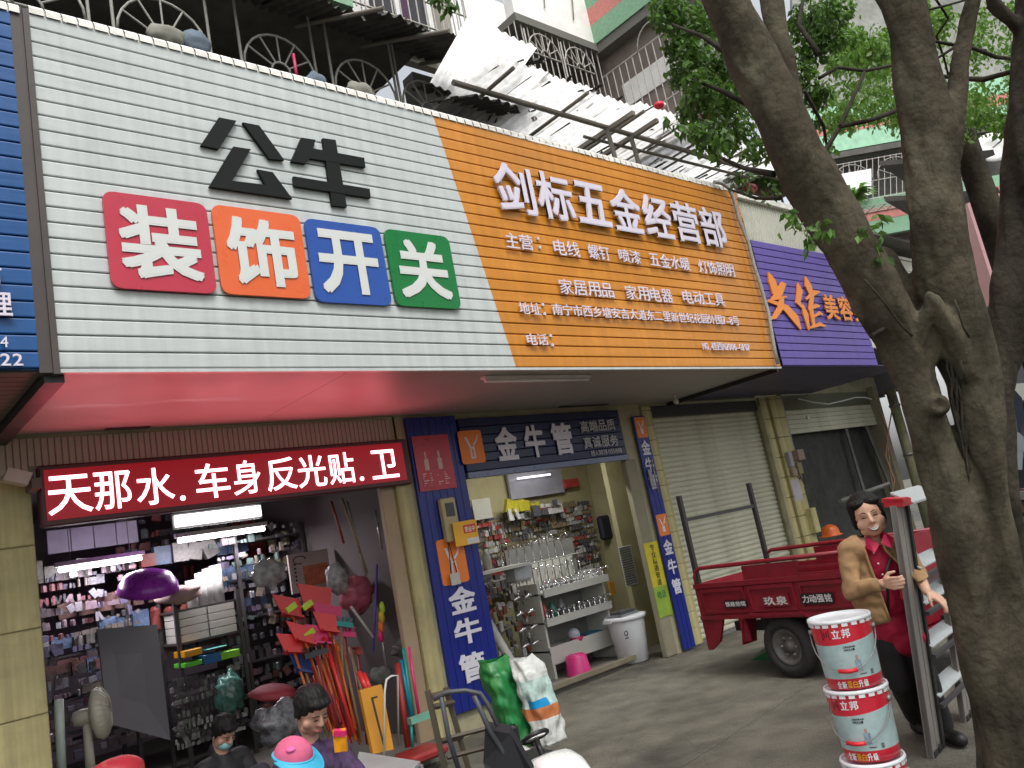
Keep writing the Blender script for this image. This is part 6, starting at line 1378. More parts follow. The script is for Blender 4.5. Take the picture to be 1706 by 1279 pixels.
st_ax = Vector((-.45, 0, .9)).normalized(); c0 = Vector((-.015, 0, .435)); uu = Vector((0, 1, 0)); vv = st_ax.cross(uu)
part('steering_wheel', MB(CM).tube([c0 + uu * .085 * math.cos(a * math.pi / 12) + vv * .085 * math.sin(a * math.pi / 12) for a in range(25)], .014, 8), TB_, car)
part('wheel_spoke', MB(CM).obox(c0, uu * .08, vv * .018, st_ax * .008), WC, car); part('horn_button', MB(CM).lathe(c0 + st_ax * .006, [(.03, 0), (.028, .012), (0, .016)], 16, axis=st_ax), mat('horn_red', (.8, .12, .05), .4), car)
for s_ in (-.27, .24):
    for l_ in (-.16, .16): wl = part('wheel', MB(CM).lathe((s_, l_, .09), [(.04, -.03), (.088, -.03), (.092, 0), (.088, .03), (.04, .03)], 20, axis=(0, 1, 0)), TB_, car); part('hubcap', MB(CM).lathe((s_, l_, .09), [(0, -.034), (.04, -.032), (.04, .032), (0, .034)], 12, axis=(0, 1, 0)), STEELG, wl)
for l_ in (-.10, .10): part('headlight', MB(CM).ball((.36, l_, .22), .03), mat('toy_lens', (.6, .5, .5), .2), car)
part('seat_back', MB(CM).box((-.42, -.1, .3), (-.36, .1, .46), bev=.02), TB_, car)
# black handled pushchair frame and dark cloth
pc = wz(815, 1270, .35)
t = thing('pushchair', 'black folded pushchair with grey foam handle in front of the blue pillar', 'pushchair', (pc.x, pc.y, 0))
DK = mat('black_fabric', (.010, .010, .013), .8); DKG = mat('grey_foam', (.05, .055, .065), .5)
def q3(x, y, D): return wd(x, y, D)
DD = 4.7
part('handle', MB().tube([q3(722, 1165, DD), q3(745, 1153, DD), q3(775, 1150, DD), q3(800, 1155, DD), q3(812, 1172, DD), q3(830, 1210, DD - .05)], .014, 8), DKG, t)
part('frame_tube', MB().tube([q3(790, 1158, DD), q3(815, 1215, DD), q3(850, 1270, DD), q3(870, 1320, DD)], .016, 8), DKG, t); part('frame_tube', MB().tube([q3(735, 1160, DD), q3(748, 1230, DD), q3(770, 1300, DD)], .015, 8), DKG, t)
sb_ = MB(); P = [q3(808, 1215, DD), q3(850, 1222, DD), q3(890, 1290, DD - .1), q3(895, 1330, DD - .1), q3(820, 1330, DD - .1), q3(805, 1270, DD)]
part('seat_fabric', sb_.prism(P, .12, nrm=_f), DK, t)
# wooden folding chair
t = thing('folding_chair', 'dark wooden folding chair leaning near the yellow jamb', 'chair', wz(730, 1290))
WD = mat('dark_wood', (.07, .055, .035), .6, var=.3, stretch=(1, 1, .2))
for a, c in (((712, 1150, 4.9), (752, 1330, 4.8)), ((742, 1145, 5.15), (795, 1330, 5.1))): part('leg', MB().tube([q3(*a), q3(*c)], .022, 4, smooth=False), WD, t)
for y in (1160, 1178, 1235): part('slat', MB().tube([q3(715 + (y - 1150) * .22, y, 4.9), q3(748 + (y - 1150) * .26, y - 8, 5.15)], .018, 4, smooth=False), WD, t)
for y in (1230, 1262): part('seat_slat', MB().tube([q3(745, y, 4.8), q3(815, y - 18, 4.9)], .014, 4, smooth=False), WD, t)

#@@INTERIOR
# ------------------------------------------------------------------ inside the left shop
Z7 = lambda x, y, Y: wy(x, y, Y)
def pxbox(name, x0, y0, x1, y1, Y, d, m, label, cat, bev=.004, group=None):
    a = wy(x0, (y0), Y); c = wy(x1, y1, Y); 
    return single(name, MB().box((a.x, Y, min(a.z, c.z)), (c.x, Y + d, max(a.z, c.z)), bev=bev), m, label, cat, group)
TUBE = mat('fluorescent', (1, 1, 1), .3, var=0, bump=0, emit=(1.0, .95, 1.0), es=16)
for i, (x0, y0, x1, y1, Y, lb) in enumerate(((297, 901, 440, 881, 8.35, 'bright tube light in the middle of the left shop'), (98, 950, 235, 927, 8.5, 'bright tube light at the left of the left shop'), (520, 926, 575, 918, 9.6, 'short tube light deep in the left shop'))):
    a = wy(x0, y0, Y); c = wy(x1, y1, Y); t = thing('strip_light', lb, 'light fitting', (a + c) / 2)
    part('tube', MB().tube([a, (c.x, a.y, a.z)], .022 if i < 2 else .01), TUBE, t); part('batten', MB().box((a.x - .03, a.y - .03, a.z + .03), (c.x + .03, a.y + .03, a.z + .07)), mat('white_enamel', (.7, .7, .68), .4), t)
    for xx in (a.x + .1, c.x - .1): part('chain', MB().tube([(xx, a.y, a.z + .07), (xx, a.y, 2.98)], .004, 4), STEELG, t)
    area(((a.x + c.x) / 2, a.y, a.z - .03), abs(c.x - a.x), .06, (17, 15, 4)[i], (0, 0, 0), (1, .93, 1), t)
t = thing('light_panel', 'bright rectangular lamp panel above the middle tube light', 'light fitting', wy(363, 862, 8.0)); a = wy(293, 869, 8.0); c = wy(435, 850, 8.0)
part('diffuser', MB().box((a.x, 8.0, a.z - .05), (c.x, 8.03, a.z + .06)), mat('panel_glow', (1, 1, 1), .4, bump=0, emit=(1, .96, 1), es=3), t); part('frame', MB().box((a.x - .02, 8.031, a.z - .07), (c.x + .02, 8.05, a.z + .08)), STEELG, t)
t = thing('wall_panel', 'pale lilac boards along the upper wall at the left of the shop', 'wall panel', wy(150, 890, 9.2)); a = wy(80, 915, 9.2); c = wy(230, 880, 9.2)
for i in range(4): part('board', MB().box((a.x + (c.x - a.x) * i / 4, 9.2, a.z - .05), (a.x + (c.x - a.x) * (i + 1) / 4 - .01, 9.22, a.z + .18)), mat('lilac_board', (.55, .50, .66), .35), t)
RK = mat('rack_dark', (.05, .045, .045), .5)
def rack(label, x0, x1, Y, zs, d=.5):
    t = thing('storage_rack', label, 'rack', ((x0 + x1) / 2, Y, .09))
    for x in (x0, x1):
        for y in (Y, Y + d): rod(t, 'post', (x, y, .09), (x, y, zs[-1] + .1), .018, RK, square=True)
    for z in zs: part('shelf', MB().box((x0, Y, z - .02), (x1, Y + d, z)), RK, t)
    return t
rx0 = wy(275, 1100, 8.4).x; rx1 = wy(410, 1100, 8.4).x
zr = lambda y: wy(340, y, 8.4).z
rack('dark metal rack with white cartons and coloured boxes in the middle of the left shop', rx0 + .15, rx1, 8.42, [zr(1222), zr(1125), zr(1063), zr(1008)])
rack('dark metal rack at the left side of the left shop', 1.5, 2.55, 8.9, [.6, 1.0, 1.4, 1.8]); rack('dark rack at the right wall of the left shop', 3.6, 4.38, 8.6, [.5, .95, 1.4, 1.8, 2.2])
CW = mat('carton_white', (.52, .51, .47), .6, var=.1, stain=(.4, .38, .33)); 
for i in range(4):
    for j in range(2):
        a = wy(303 + j * 47, 1062, 8.4); z = zr(1063) + i * .075; single('carton', MB().box((a.x, 8.42, z), (a.x + .29, 8.85, z + .07), bev=.004), CW, 'flat white carton, %s from the bottom of the %s pile on the rack' % (('lowest', 'second', 'third', 'topmost')[i], ('left', 'right')[j]), 'carton', 'white cartons on the metal rack')
for i, (x, h, r_) in enumerate(((328, .27, .055), (345, .33, .055), (358, .36, .05), (372, .38, .06))):
    a = wy(x, 1008, 8.5); single('foil_roll', MB().lathe((a.x, 8.6, zr(1008)), [(0, 0), (r_, 0), (r_, h), (r_ * .3, h), (r_ * .3, h - .01), (0, h - .01)], 16), mat('roll_white', (.50, .50, .48), .4, var=.1), 'upright white film roll on top of the rack, %s from the left' % ('first', 'second', 'third', 'fourth')[i], 'roll', 'white rolls on top of the rack')
for x0, x1, y0, y1, c, lb in ((308, 336, 1078, 1096, (.65, .30, .01), 'orange packet box on the rack'), (308, 337, 1098, 1113, (.12, .55, .05), 'bright green tray under the orange box'), (340, 368, 1085, 1108, (.02, .12, .32), 'blue tray on the rack beside the orange box'), (369, 399, 1080, 1100, (.22, .60, .03), 'lime green tray at the right of the rack shelf'), (345, 378, 1074, 1084, (.03, .30, .25), 'teal packet on the blue tray')):
    pxbox('tray', x0, y1, x1, y0, 8.3, .3, mat(lb[:10], c, .4, bump=0), lb, 'tray')
clutter('silver_packets', 'silver and clear packets packed on the lower shelves of the middle rack', rx0, rx1 - .1, .35, zr(1128), 8.4, 260, [(.3, .3, .3), (.12, .12, .12), (.45, .45, .44), (.06, .06, .06), (.2, .22, .2)], 'packets', .012, .03, .1)
blob('film_bag', wy(383, 1155, 8.2), .17, (.8, .6, 1.2), mat('teal_film', (.06, .16, .13), .2, var=.5, scale=14, bump=.6), 'crumpled teal plastic film bag at the right of the rack', 'bag', 6, .5)
clutter('shelf_goods', 'dim jumble of packaged goods on the left rack', 1.5, 2.6, .5, 2.15, 8.85, 360, [(.08, .06, .07), (.15, .11, .13), (.05, .05, .055), (.16, .07, .08), (.15, .15, .17), (.22, .21, .24), (.10, .09, .15), (.13, .11, .10)], 'goods', .012, .045, .3, .13)
clutter('shelf_goods', 'dim jumble of goods on the right racks of the left shop', 3.35, 4.38, .45, 2.4, 8.75, 520, [(.09, .07, .08), (.17, .14, .15), (.05, .05, .055), (.18, .08, .08), (.20, .20, .22), (.12, .10, .15), (.09, .13, .12), (.17, .14, .11)], 'goods', .012, .045, .35, .13)
clutter('ceiling_goods', 'goods hung and stacked under the ceiling at the back of the left shop', 2.75, 4.4, 1.95, 2.75, 9.9, 260, [(.10, .06, .08), (.25, .20, .24), (.06, .05, .06), (.3, .06, .06), (.3, .3, .34)], 'goods', .02, .07, .3)
clutter('mixed_cartons', 'mixed larger cartons and cans on the upper racks of the left shop', 1.5, 4.3, 1.2, 2.3, 8.95, 0, [(.30, .28, .27), (.12, .07, .06), (.08, .08, .10), (.25, .06, .05), (.10, .15, .25), (.35, .32, .2)], s0=.05, s1=.11, dy=.1, pitch=.42)
# purple basin
c = wy(247, 975, 8.1); single('basin', MB().lathe(c, [(.25, -.06), (.27, -.05), (.255, .02), (.20, .10), (.12, .13), (0, .135)], 30, axis=(0, -.35, 1)), mat('purple_plastic', (.30, .03, .42), .3, var=.2, scale=20, bump=0), 'bright purple round basin upside down on the shelf goods', 'basin')
blob('bundle', wy(300, 990, 8.3), .15, (1.3, .8, .55), mat('pink_beige_cloth', (.42, .30, .28), .8, bump=.2), 'pinkish beige bundle left of the white rolls', 'bundle', 7, .4)
# grey board leaning in front of the rack
P = [wy(162, 1048, 7.7), wy(262, 1040, 7.9), wy(284, 1233, 7.5), wy(180, 1205, 7.3)]; single('board', MB().prism(P, .03, nrm=(0, 1, 0)), mat('grey_hardboard', (.14, .14, .15), .6, var=.06, bump=.02), 'large plain dark grey board leaning before the racks', 'board')
# fan on a white stool
fc = wy(166, 1187, 6.9); t = thing('desk_fan', 'off white electric fan seen from its side on a pale stool', 'fan', (fc.x - .05, 6.9, .55))
FW = mat('fan_cream', (.42, .40, .33), .5, var=.06, bump=.02); fax = Vector((1, -.35, .05)).normalized()
part('guard', MB().lathe(fc, [(0, .07), (.10, .065), (.17, .03), (.185, 0), (.17, -.035), (.10, -.06), (.05, -.07)], 28, axis=fax), FW, t)
b = MB()
for k in range(30): 
    a = k * math.pi / 15; q = Vector((0, 0, 1)).rotation_difference(fax); pt = lambda r_, z_: fc + q @ Vector((r_ * math.cos(a), r_ * math.sin(a), z_)); b.tube([pt(.03, .078), pt(.11, .072), pt(.175, .036), pt(.192, 0)], .002, 3)
part('guard_wires', b, FW, t, kind='stuff'); part('motor', MB().lathe(fc - fax * .06, [(.03, .02), (.055, 0), (.06, -.06), (.05, -.11), (0, -.13)], 16, axis=fax), FW, t)
part('neck', MB().tube([fc - fax * .09 + Vector((0, 0, -.03)), fc - fax * .09 + Vector((0, 0, -.36))], [.028, .034], 12), FW, t); part('base', MB().lathe(fc - fax * .08 + Vector((0, 0, -.39)), [(0, 0), (.13, 0), (.125, .02), (.04, .035), (0, .04)], 20), FW, t)
bz = (fc.z - .39); single('stool', MB().box((fc.x - .28, 6.68, bz - .03), (fc.x + .16, 7.1, bz - .002), bev=.008).box((fc.x - .26, 6.7, .09), (fc.x - .22, 6.74, bz - .03)).box((fc.x + .1, 6.7, .09), (fc.x + .14, 6.74, bz - .03)).box((fc.x - .26, 7.04, .09), (fc.x - .22, 7.08, bz - .03)).box((fc.x + .1, 7.04, .09), (fc.x + .14, 7.08, bz - .03)), mat('pale_stool', (.35, .37, .35), .5), 'pale stool carrying the fan', 'stool')
t = blob('cushion', wy(193, 1290, 5.9), .17, (1, .8, .62), mat('red_patterned_fabric', (.42, .02, .035), .6, var=.2, scale=8, stain=(.5, .28, .2), sscale=5, samt=.8), 'red patterned cushion at the bottom edge near the fan', 'cushion', 2, .1)
single('pillar_tube', MB().tube([wy(98, 1165, 6.6), wy(103, 1290, 6.6)], .03, 8), mat('pale_green_plastic', (.35, .42, .38), .4), 'pale tube standing behind the left pillar edge', 'tube')
# packaging hung high: picture panel, plastic bags, red box
t = thing('picture_panel', 'pale boxed set with orange print hanging in the left shop', 'package', wy(520, 965, 8.0)); a = wy(488, 990, 8.0); c = wy(548, 934, 8.0)
part('board', MB().box((a.x, 8.0, a.z), (c.x, 8.03, a.z + .40)), mat('package_pale', (.42, .35, .33), .4), t); part('print', MB().box((a.x + .15, 7.994, a.z + .05), (c.x - .03, 7.999, a.z + .26)), mat('package_orange', (.45, .14, .07), .4, var=.4, scale=14, bump=0), t); part('print', MB().tube([(a.x + .12 + .07 * math.cos(q), 7.994, a.z + .33 + .04 * math.sin(q)) for q in [k * .5 for k in range(11)]], .005, 5), BK, t)
for i in range(6): part('print', MB().box((a.x + .05, 7.994, a.z + .08 + i * .04), (a.x + .07, 7.999, a.z + .10 + i * .04)), BK, t)
CLR = mat('clear_plastic', (.30, .30, .31), .15, var=.7, scale=14, bump=.9, alpha=.75)
for (x, y, s3, m, lb) in ((448, 955, (1, .5, .8), CLR, 'clear plastic bag with white pipe pieces left of the picture panel'), (597, 990, (1, .7, 1.0), mat('pink_mesh', (.42, .10, .14), .5, var=.4, scale=14, bump=.5), 'pink plastic wrapped bundle hanging among the mops'), (645, 982, (.75, .6, .9), mat('blue_shiny', (.04, .06, .32), .25, var=.4, bump=.4), 'shiny blue wrapped bundle beside the pink one'),
                        (500, 940, (.7, .5, .9), CLR, 'grey clear bag right of the picture panel')): blob('bag', wy(x if x != 500 else 562, y if x != 500 else 965, 7.3), .17, s3, m, lb, 'bag', x, .4)
pxbox('box', 420, 932, 441, 893, 9.5, .2, mat('red_carton', (.30, .04, .04), .6), 'red box on the high shelf in the left shop', 'box'); pxbox('box', 363, 925, 407, 893, 9.4, .3, mat('open_grey_box', (.13, .11, .14), .6), 'dark open cabinet box left of the red box', 'box')
single('shelf_board', MB().box((wy(415, 940, 9.3).x, 9.3, wy(415, 940, 9.3).z), (4.4, 9.6, wy(415, 940, 9.3).z + .05)), mat('tan_shelf', (.25, .18, .13), .7), 'tan high shelf board under the red box', 'shelf')
# brooms, dustpans, poles
def broom(px_, py_, qx, qy, Y, w_, m, mh, label, tilt=0.0, cat='broom', hgt=.10):
    top = wy(px_, py_, Y); bot = wy(qx, qy, Y - .15); t = thing('broom' if cat == 'broom' else cat.replace(' ', '_'), label, cat, bot); u = (top - bot).normalized(); s_ = u.cross(Vector((0, 1, 0))).normalized(); s_ = (s_ * math.cos(tilt) + u * math.sin(tilt))
    part('handle', MB().tube([bot, top], .012, 7), mh, t)
    if cat == 'dustpan': 
        b = MB(); n3 = s_.cross(u).normalized(); b.prism([top - s_ * w_ * .7 - u * .02, top + s_ * w_ * .7 - u * .02, top + s_ * w_ + u * hgt * 1.7, top - s_ * w_ + u * hgt * 1.7], .012, nrm=n3); b.obox(top - u * .01, s_ * w_ * .7, n3 * .05, u * .01); part('pan', b, m, t)
    else:
        part('head', MB().obox(top + u * .02, s_ * w_, Vector((0, 1, 0)) * .022, u * .022), m, t)
        b = MB()
        for k in range(26):
            q = U(-1, 1); o = top + u * .035 + s_ * q * w_ * .95 + Vector((0, U(-.02, .02), 0)); b.tube([o, o + u * hgt + s_ * q * .03], .004, 3, cap=False)
        part('bristles', b, mat('bristle_' + m.name, tuple(v * .8 for v in m.node_tree.nodes['Mix'].inputs[6].default_value[:3]), .7), t, kind='stuff')
    return t
PR = mat('plastic_scarlet', (.62, .03, .03), .4, bump=0); PM = mat('plastic_magenta', (.60, .02, .13), .4, bump=0); PT = mat('plastic_teal', (.0, .22, .20), .4, bump=0); PL = mat('plastic_lime', (.42, .60, .03), .4, bump=0); PO = mat('plastic_orange', (.75, .17, .02), .4, bump=0); PN = mat('plastic_navy', (.01, .03, .16), .4, bump=0); PB = mat('plastic_black', (.012, .014, .02), .4, bump=0)
WH = mat('red_handle', (.25, .02, .015), .5, bump=0); WH2 = mat('wood_handle', (.28, .17, .09), .6); OH = mat('orange_handle', (.55, .12, .02), .4, bump=0)
for a in ((487, 1024, 545, 1190, 7.0, .13, PR, OH, 'scarlet dustpan at the upper left of the broom bunch', .5, 'dustpan', .10), (530, 1013, 560, 1200, 6.95, .17, PR, WH, 'large scarlet dustpan at the top of the broom bunch', .25, 'dustpan', .12), (548, 1032, 570, 1200, 6.85, .15, PM, WH, 'magenta dustpan below the large scarlet one', .25, 'dustpan', .08),
          (567, 1043, 575, 1210, 6.75, .12, PT, WH2, 'teal broom head at the right of the bunch', .12, 'broom', .05), (508, 1068, 560, 1215, 6.7, .12, PR, OH, 'scarlet dustpan low at the left of the bunch', .6, 'dustpan', .09), (575, 1060, 590, 1220, 6.8, .10, PM, WH, 'magenta broom under the teal one', .1, 'broom', .06),
          (527, 1092, 565, 1230, 6.6, .11, PB, WH, 'black broom head in the middle of the bunch', .0, 'broom', .05), (508, 1118, 548, 1230, 6.7, .10, PN, WH2, 'navy dustpan with a pink edge at the lower left', .5, 'dustpan', .1), (560, 1085, 600, 1240, 6.75, .03, PO, OH, 'slim orange brush leaning in the bunch', 0, 'broom', .03), (597, 1090, 612, 1240, 6.8, .03, WH, WH, 'dark red pole brush leaning in the bunch', 0, 'broom', .03)): broom(*a)
for x, y in ((485, 1012), (512, 1008), (515, 1055)):
    p = wy(x, y, 6.72); single('dustpan_clip', MB().obox(p, (.045, 0, .02), (0, .012, 0), (-.01, 0, .022)), PL, {485: 'lime clip on the upper left scarlet dustpan', 512: 'lime clip on the large scarlet dustpan', 515: 'lime clip on the lower scarlet dustpan'}[x], 'clip')
for i, (x0, y0, x1, y1, m, lb) in enumerate(((520, 1110, 560, 1215, WH, 'dark red pole'), (535, 1100, 572, 1215, OH, 'orange pole'), (548, 1095, 585, 1225, WH, 'dark red pole'), (556, 1080, 596, 1230, WH, 'dark red pole'), (570, 1075, 603, 1235, WH2, 'wooden pole'), (582, 1078, 630, 1250, WH2, 'pale wooden pole'), (500, 1150, 560, 1220, WH, 'dark red pole'), (590, 1110, 615, 1240, WH, 'dark red pole'))):
    single('long_pole', MB().tube([wy(x1, y1, 6.5), wy(x0, y0, 6.65 + .03 * i)], .013, 7), m, lb + ' number %s from the left in the broom bunch' % ('one', 'two', 'three', 'four', 'five', 'six', 'seven', 'eight')[i] if 0 else (lb + ' in the broom bunch, ' + ('leaning furthest left above the man', 'short and close to the man', 'just left of the bunch centre', 'at the bunch centre', 'just right of the bunch centre', 'longest, at the right of the bunch', 'lowest, beside the man\'s head', 'behind the yellow folding board')[i]), 'pole')
for i in range(18):
    x1 = U(545, 600); x0 = x1 - U(28, 55); y0 = U(1060, 1120); m = (WH, PR, OH, WH, mat('deep_red_handle', (.16, .012, .012), .5, bump=0))[i % 5]
    single('long_pole', MB().tube([wy(x1, U(1205, 1240), 6.45), wy(x0, y0, 6.7 + .012 * i)], U(.011, .018), 7), m, 'thin red or orange pole packed into the dense middle of the broom bunch', 'pole', 'poles packed in the broom bunch')
for x, y, m, lb in ((535, 1070, PM, 'magenta dustpan half hidden in the middle of the broom bunch'), (490, 1085, PR, 'small scarlet dustpan at the far left of the broom bunch'), (548, 1050, PR, 'scarlet dustpan between the magenta one and the teal broom')): broom(x, y, x + 40, 1210, 6.72, .11, m, OH, lb, .35, 'dustpan', .09)
# hanging mop handles
for i, (x0, y0, x1, y1, m, lb) in enumerate(((552, 835, 573, 905, WH, 'dark red mop handle hanging below the LED sign'), (570, 830, 612, 955, WH2, 'copper coloured mop handle hanging below the LED sign'), (578, 835, 610, 960, mat('steel_handle', (.4, .4, .4), .3, .6), 'steel mop handle beside the copper one'), (625, 850, 636, 915, mat('steel_handle', (.4, .4, .4), .3, .6), 'white and red handle near the jamb'), (628, 940, 622, 1085, mat('lilac_handle', (.12, .08, .35), .4), 'violet pole below the blue bundle'), (585, 1010, 622, 1062, mat('white_handle', (.55, .55, .52), .4), 'short white rod between mops'), (633, 1040, 645, 1120, mat('steel_handle', (.4, .4, .4), .3, .6), 'steel rod of the dark mop'))):
    single('hanging_mop', MB().tube([wy(x0, y0, 7.0), wy(x1, y1, 6.95)], .012, 7), m, lb, 'handle')
cF = wy(640, 1005, 6.9); b = MB(); 
t = thing('feather_duster', 'rainbow feather duster hanging below the blue bundle', 'duster', cF)
for i, m in enumerate((PL, mat('duster_yellow', (.6, .45, .02), .6), PO, PM)): part('fluff', MB().ball(wy(637 - i * 1.0, 1012 + i * 16, 6.85), .045, sc3=(.6, .6, 1.3)), m, t)
blob('string_mop', wy(636, 1125, 6.8), .09, (1.2, .8, .8), mat('grey_mop', (.12, .12, .11), .9), 'grey mop head below the violet pole', 'mop', 3, .7)
blob('mat_roll', wy(686, 1040, 6.75), .2, (.45, .5, 1.7), mat('brown_coir', (.075, .04, .03), .95, var=.5, scale=30, bump=1), 'brown coir bundle hanging beside the jamb', 'bundle', 5, .3)
blob('bag', wy(672, 1078, 6.7), .11, (1.1, .6, .7), mat('grey_wrap', (.13, .12, .12), .5, var=.4, bump=.5), 'grey wrapped bundle above the coloured poles', 'bag', 8, .5)
# yellow folding board, coloured poles, dust sheet
P = [wy(600, 1150, 6.0), wy(636, 1140, 6.0), wy(656, 1248, 5.9), wy(622, 1256, 5.9)]; t = thing('folding_board', 'ochre yellow plastic board with a black slot beside the broom bunch', 'board', P[3]); part('board', MB().prism(P, .04, nrm=(0, 1, 0)), mat('ochre_plastic', (.50, .22, .015), .5, var=.08), t)
part('slot', MB().prism([wy(618, 1162, 5.88), wy(629, 1159, 5.88), wy(629, 1162, 5.88), wy(622, 1164, 5.88), wy(641, 1240, 5.8), wy(638, 1241, 5.8)], .004, nrm=(0, 1, 0)), BLACKM, t)
for i, (x0, y0, x1, y1, r_, m, lb) in enumerate(((598, 1120, 612, 1150, .022, PR, 'short scarlet handle sticking out behind the ochre board'), (606, 1122, 617, 1148, .018, PR, 'second scarlet handle behind the ochre board'), (662, 1105, 680, 1245, .026, WH, 'thick dark red pole right of the ochre board'), (672, 1080, 688, 1200, .014, PT, 'teal pole next to the dark red one'), (681, 1078, 698, 1190, .013, PM, 'magenta pole closest to the jamb'), (668, 1100, 686, 1196, .016, mat('blue_teal', (.0, .16, .26), .4), 'blue green pole between red and teal poles'))):
    single('pole', MB().tube([wy(x1, y1, 6.1), wy(x0, y0, 6.2)], r_, 8), m, lb, 'pole')
t = thing('broom', 'teal headed broom standing on its handle by the jamb', 'broom', wy(705, 1240, 6.0)); a = wy(682, 1203, 6.0); c = wy(722, 1196, 6.0); part('head', MB().box((a.x, 5.97, a.z - .02), (c.x, 6.03, a.z + .03)), mat('mint_plastic', (.15, .35, .27), .4), t); part('handle', MB().tube([wy(685, 1205, 6.0), wy(687, 1245, 6.0)], .012), PT, t)
single('floor_tray', MB().box((wy(672, 1250, 5.9).x, 5.8, .1), (wy(735, 1235, 5.9).x, 6.1, .17), bev=.02), mat('dark_red_plastic', (.22, .02, .02), .4), 'dark red plastic tray at the foot of the coloured poles', 'tray')
t = thing('wire_frame', 'bent white wire frame standing before the ochre board', 'frame', wy(640, 1250, 5.8)); part('wire', MB().tube([wy(640, 1262, 5.8), wy(641, 1150, 5.8), wy(644, 1132, 5.8), wy(652, 1126, 5.8), wy(662, 1125, 5.8), wy(664, 1240, 6.0)], .009, 7), mat('white_wire', (.5, .5, .45), .4), t)
P = [wz(598, 1252, .5), wz(700, 1268, .5), wz(672, 1300, .5), wz(590, 1310, .5)]; t = thing('work_table', 'low grey metal table top at the bottom edge beside the man', 'table', P[0]); part('top', MB().prism(P, -.02, nrm=(0, 0, 1)), mat('zinc_top', (.35, .38, .38), .4, .3, var=.15), t)
for q in P: rod(t, 'leg', (q.x, q.y, 0.0), (q.x, q.y, .48), .015, STEELG)
single('umbrella_stand', MB().lathe(wy(455, 1165, 6.9), [(0, 0), (.1, 0), (.21, .05), (.13, .10), (0, .12)], 20, axis=(.1, -.2, 1)), mat('dark_red_cloth', (.22, .02, .03), .7), 'dark red folded umbrella cloth left of the broom bunch', 'umbrella')
blob('bag', wy(462, 1205, 6.6), .19, (1.1, .7, .8), mat('grey_plastic_bag', (.10, .10, .11), .2, var=.7, scale=16, bump=1.0), 'large grey plastic bag behind the man', 'bag', 11, .5)

#@@PEOPLE
# ------------------------------------------------------------------ people
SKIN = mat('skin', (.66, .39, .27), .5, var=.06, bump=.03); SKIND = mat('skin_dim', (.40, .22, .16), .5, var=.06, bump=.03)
HAIR = mat('black_hair', (.007, .006, .006), .62, var=.3, scale=60, stretch=(1, 1, .2), bump=.15, spec=.25); EYE = mat('eye_dark', (.012, .009, .008), .2, bump=0); TEETH = mat('teeth', (.75, .72, .66), .3, bump=0); LIP = mat('lips', (.42, .10, .10), .5, bump=0)
def frame(fwd, up):
    f = Vector(fwd).normalized(); u = (Vector(up) - f * Vector(up).dot(f)).normalized(); return f, u, u.cross(f)   # fwd, up, left-of-person... third axis = person's left
def head(b, c, F, s=1.0, ears=True):
    f, u, l = F; P = lambda a, d, e: c + f * (a * s) + u * (d * s) + l * (e * s)
    q = Matrix((l, f, u)).transposed().to_quaternion()
    b.ball(P(-.005, .035, 0), .088 * s, sc3=(.86, 1.0, 1.05), q=q, seg=18, rings=12)      # skull
    b.ball(P(.022, -.025, 0), .068 * s, sc3=(.92, .95, 1.15), q=q, seg=16, rings=10)      # face
    b.ball(P(.046, -.074, 0), .030 * s, sc3=(1.2, .9, .8), q=q)                            # chin
    for e in (-1, 1):
        b.ball(P(.046, -.024, .042 * e), .033 * s, sc3=(1, .75, .9), q=q); b.ball(P(.03, -.06, .042 * e), .026 * s, q=q)   # cheeks, jaw
        b.ball(P(.072, .030, .028 * e), .015 * s, sc3=(1.4, .5, .5), q=q)                                                  # brow
        if ears: b.ball(P(-.008, -.004, .079 * e), .020 * s, sc3=(.35, .8, 1.3), q=q)
    capsule(b, P(.084, .022, 0), P(.100, -.012, 0), .009 * s, .013 * s, 10)
    for e in (-1, 1): b.ball(P(.092, -.016, .012 * e), .009 * s)
    b.ball(P(.078, -.050, 0), .019 * s, sc3=(1.5, .7, .7), q=q)
    return P, q
def hand(b, wrist, palm_dir, curl_dir, side, s=1.0, curl=.9, tdir=None):
    """palm along palm_dir, fingers curl towards curl_dir; side = direction from little finger to index"""
    p = Vector(palm_dir).normalized(); c = Vector(curl_dir); c = (c - p * c.dot(p)).normalized(); sd = Vector(side); sd = (sd - p * sd.dot(p) - c * sd.dot(c)).normalized()
    for k in (-1, -.33, .33, 1): capsule(b, wrist + sd * .012 * k * s, wrist + p * .075 * s + sd * .028 * k * s, .015 * s, .0115 * s, 8)
    for i, (k, L) in enumerate(((1, .068), (.35, .076), (-.3, .07), (-.95, .055))):
        o = wrist + p * .08 * s + sd * .029 * k * s; a = o
        for j, f_ in enumerate((.42, .33, .25)):
            an = curl * (j + .6) * .62; d = p * math.cos(an) + c * math.sin(an); e = a + d * L * f_ * s * 1.05; capsule(b, a, e, (.0092 - .0008 * j) * s, (.0084 - .0008 * j) * s, 8); a = e
    t0 = wrist + p * .025 * s + sd * .028 * s; d = (p * .6 + sd * .75 + c * .35).normalized(); t1 = t0 + d * .035 * s; d2 = (p * .8 + sd * .1 + c * .7).normalized(); t2 = t1 + d2 * .032 * s; capsule(b, t0, t1, .013 * s, .0105 * s, 8); capsule(b, t1, t2, .010 * s, .0085 * s, 8)
def person_parts(t, b, voxel, m): return part('body', remesh(b, voxel, 2), m, t)

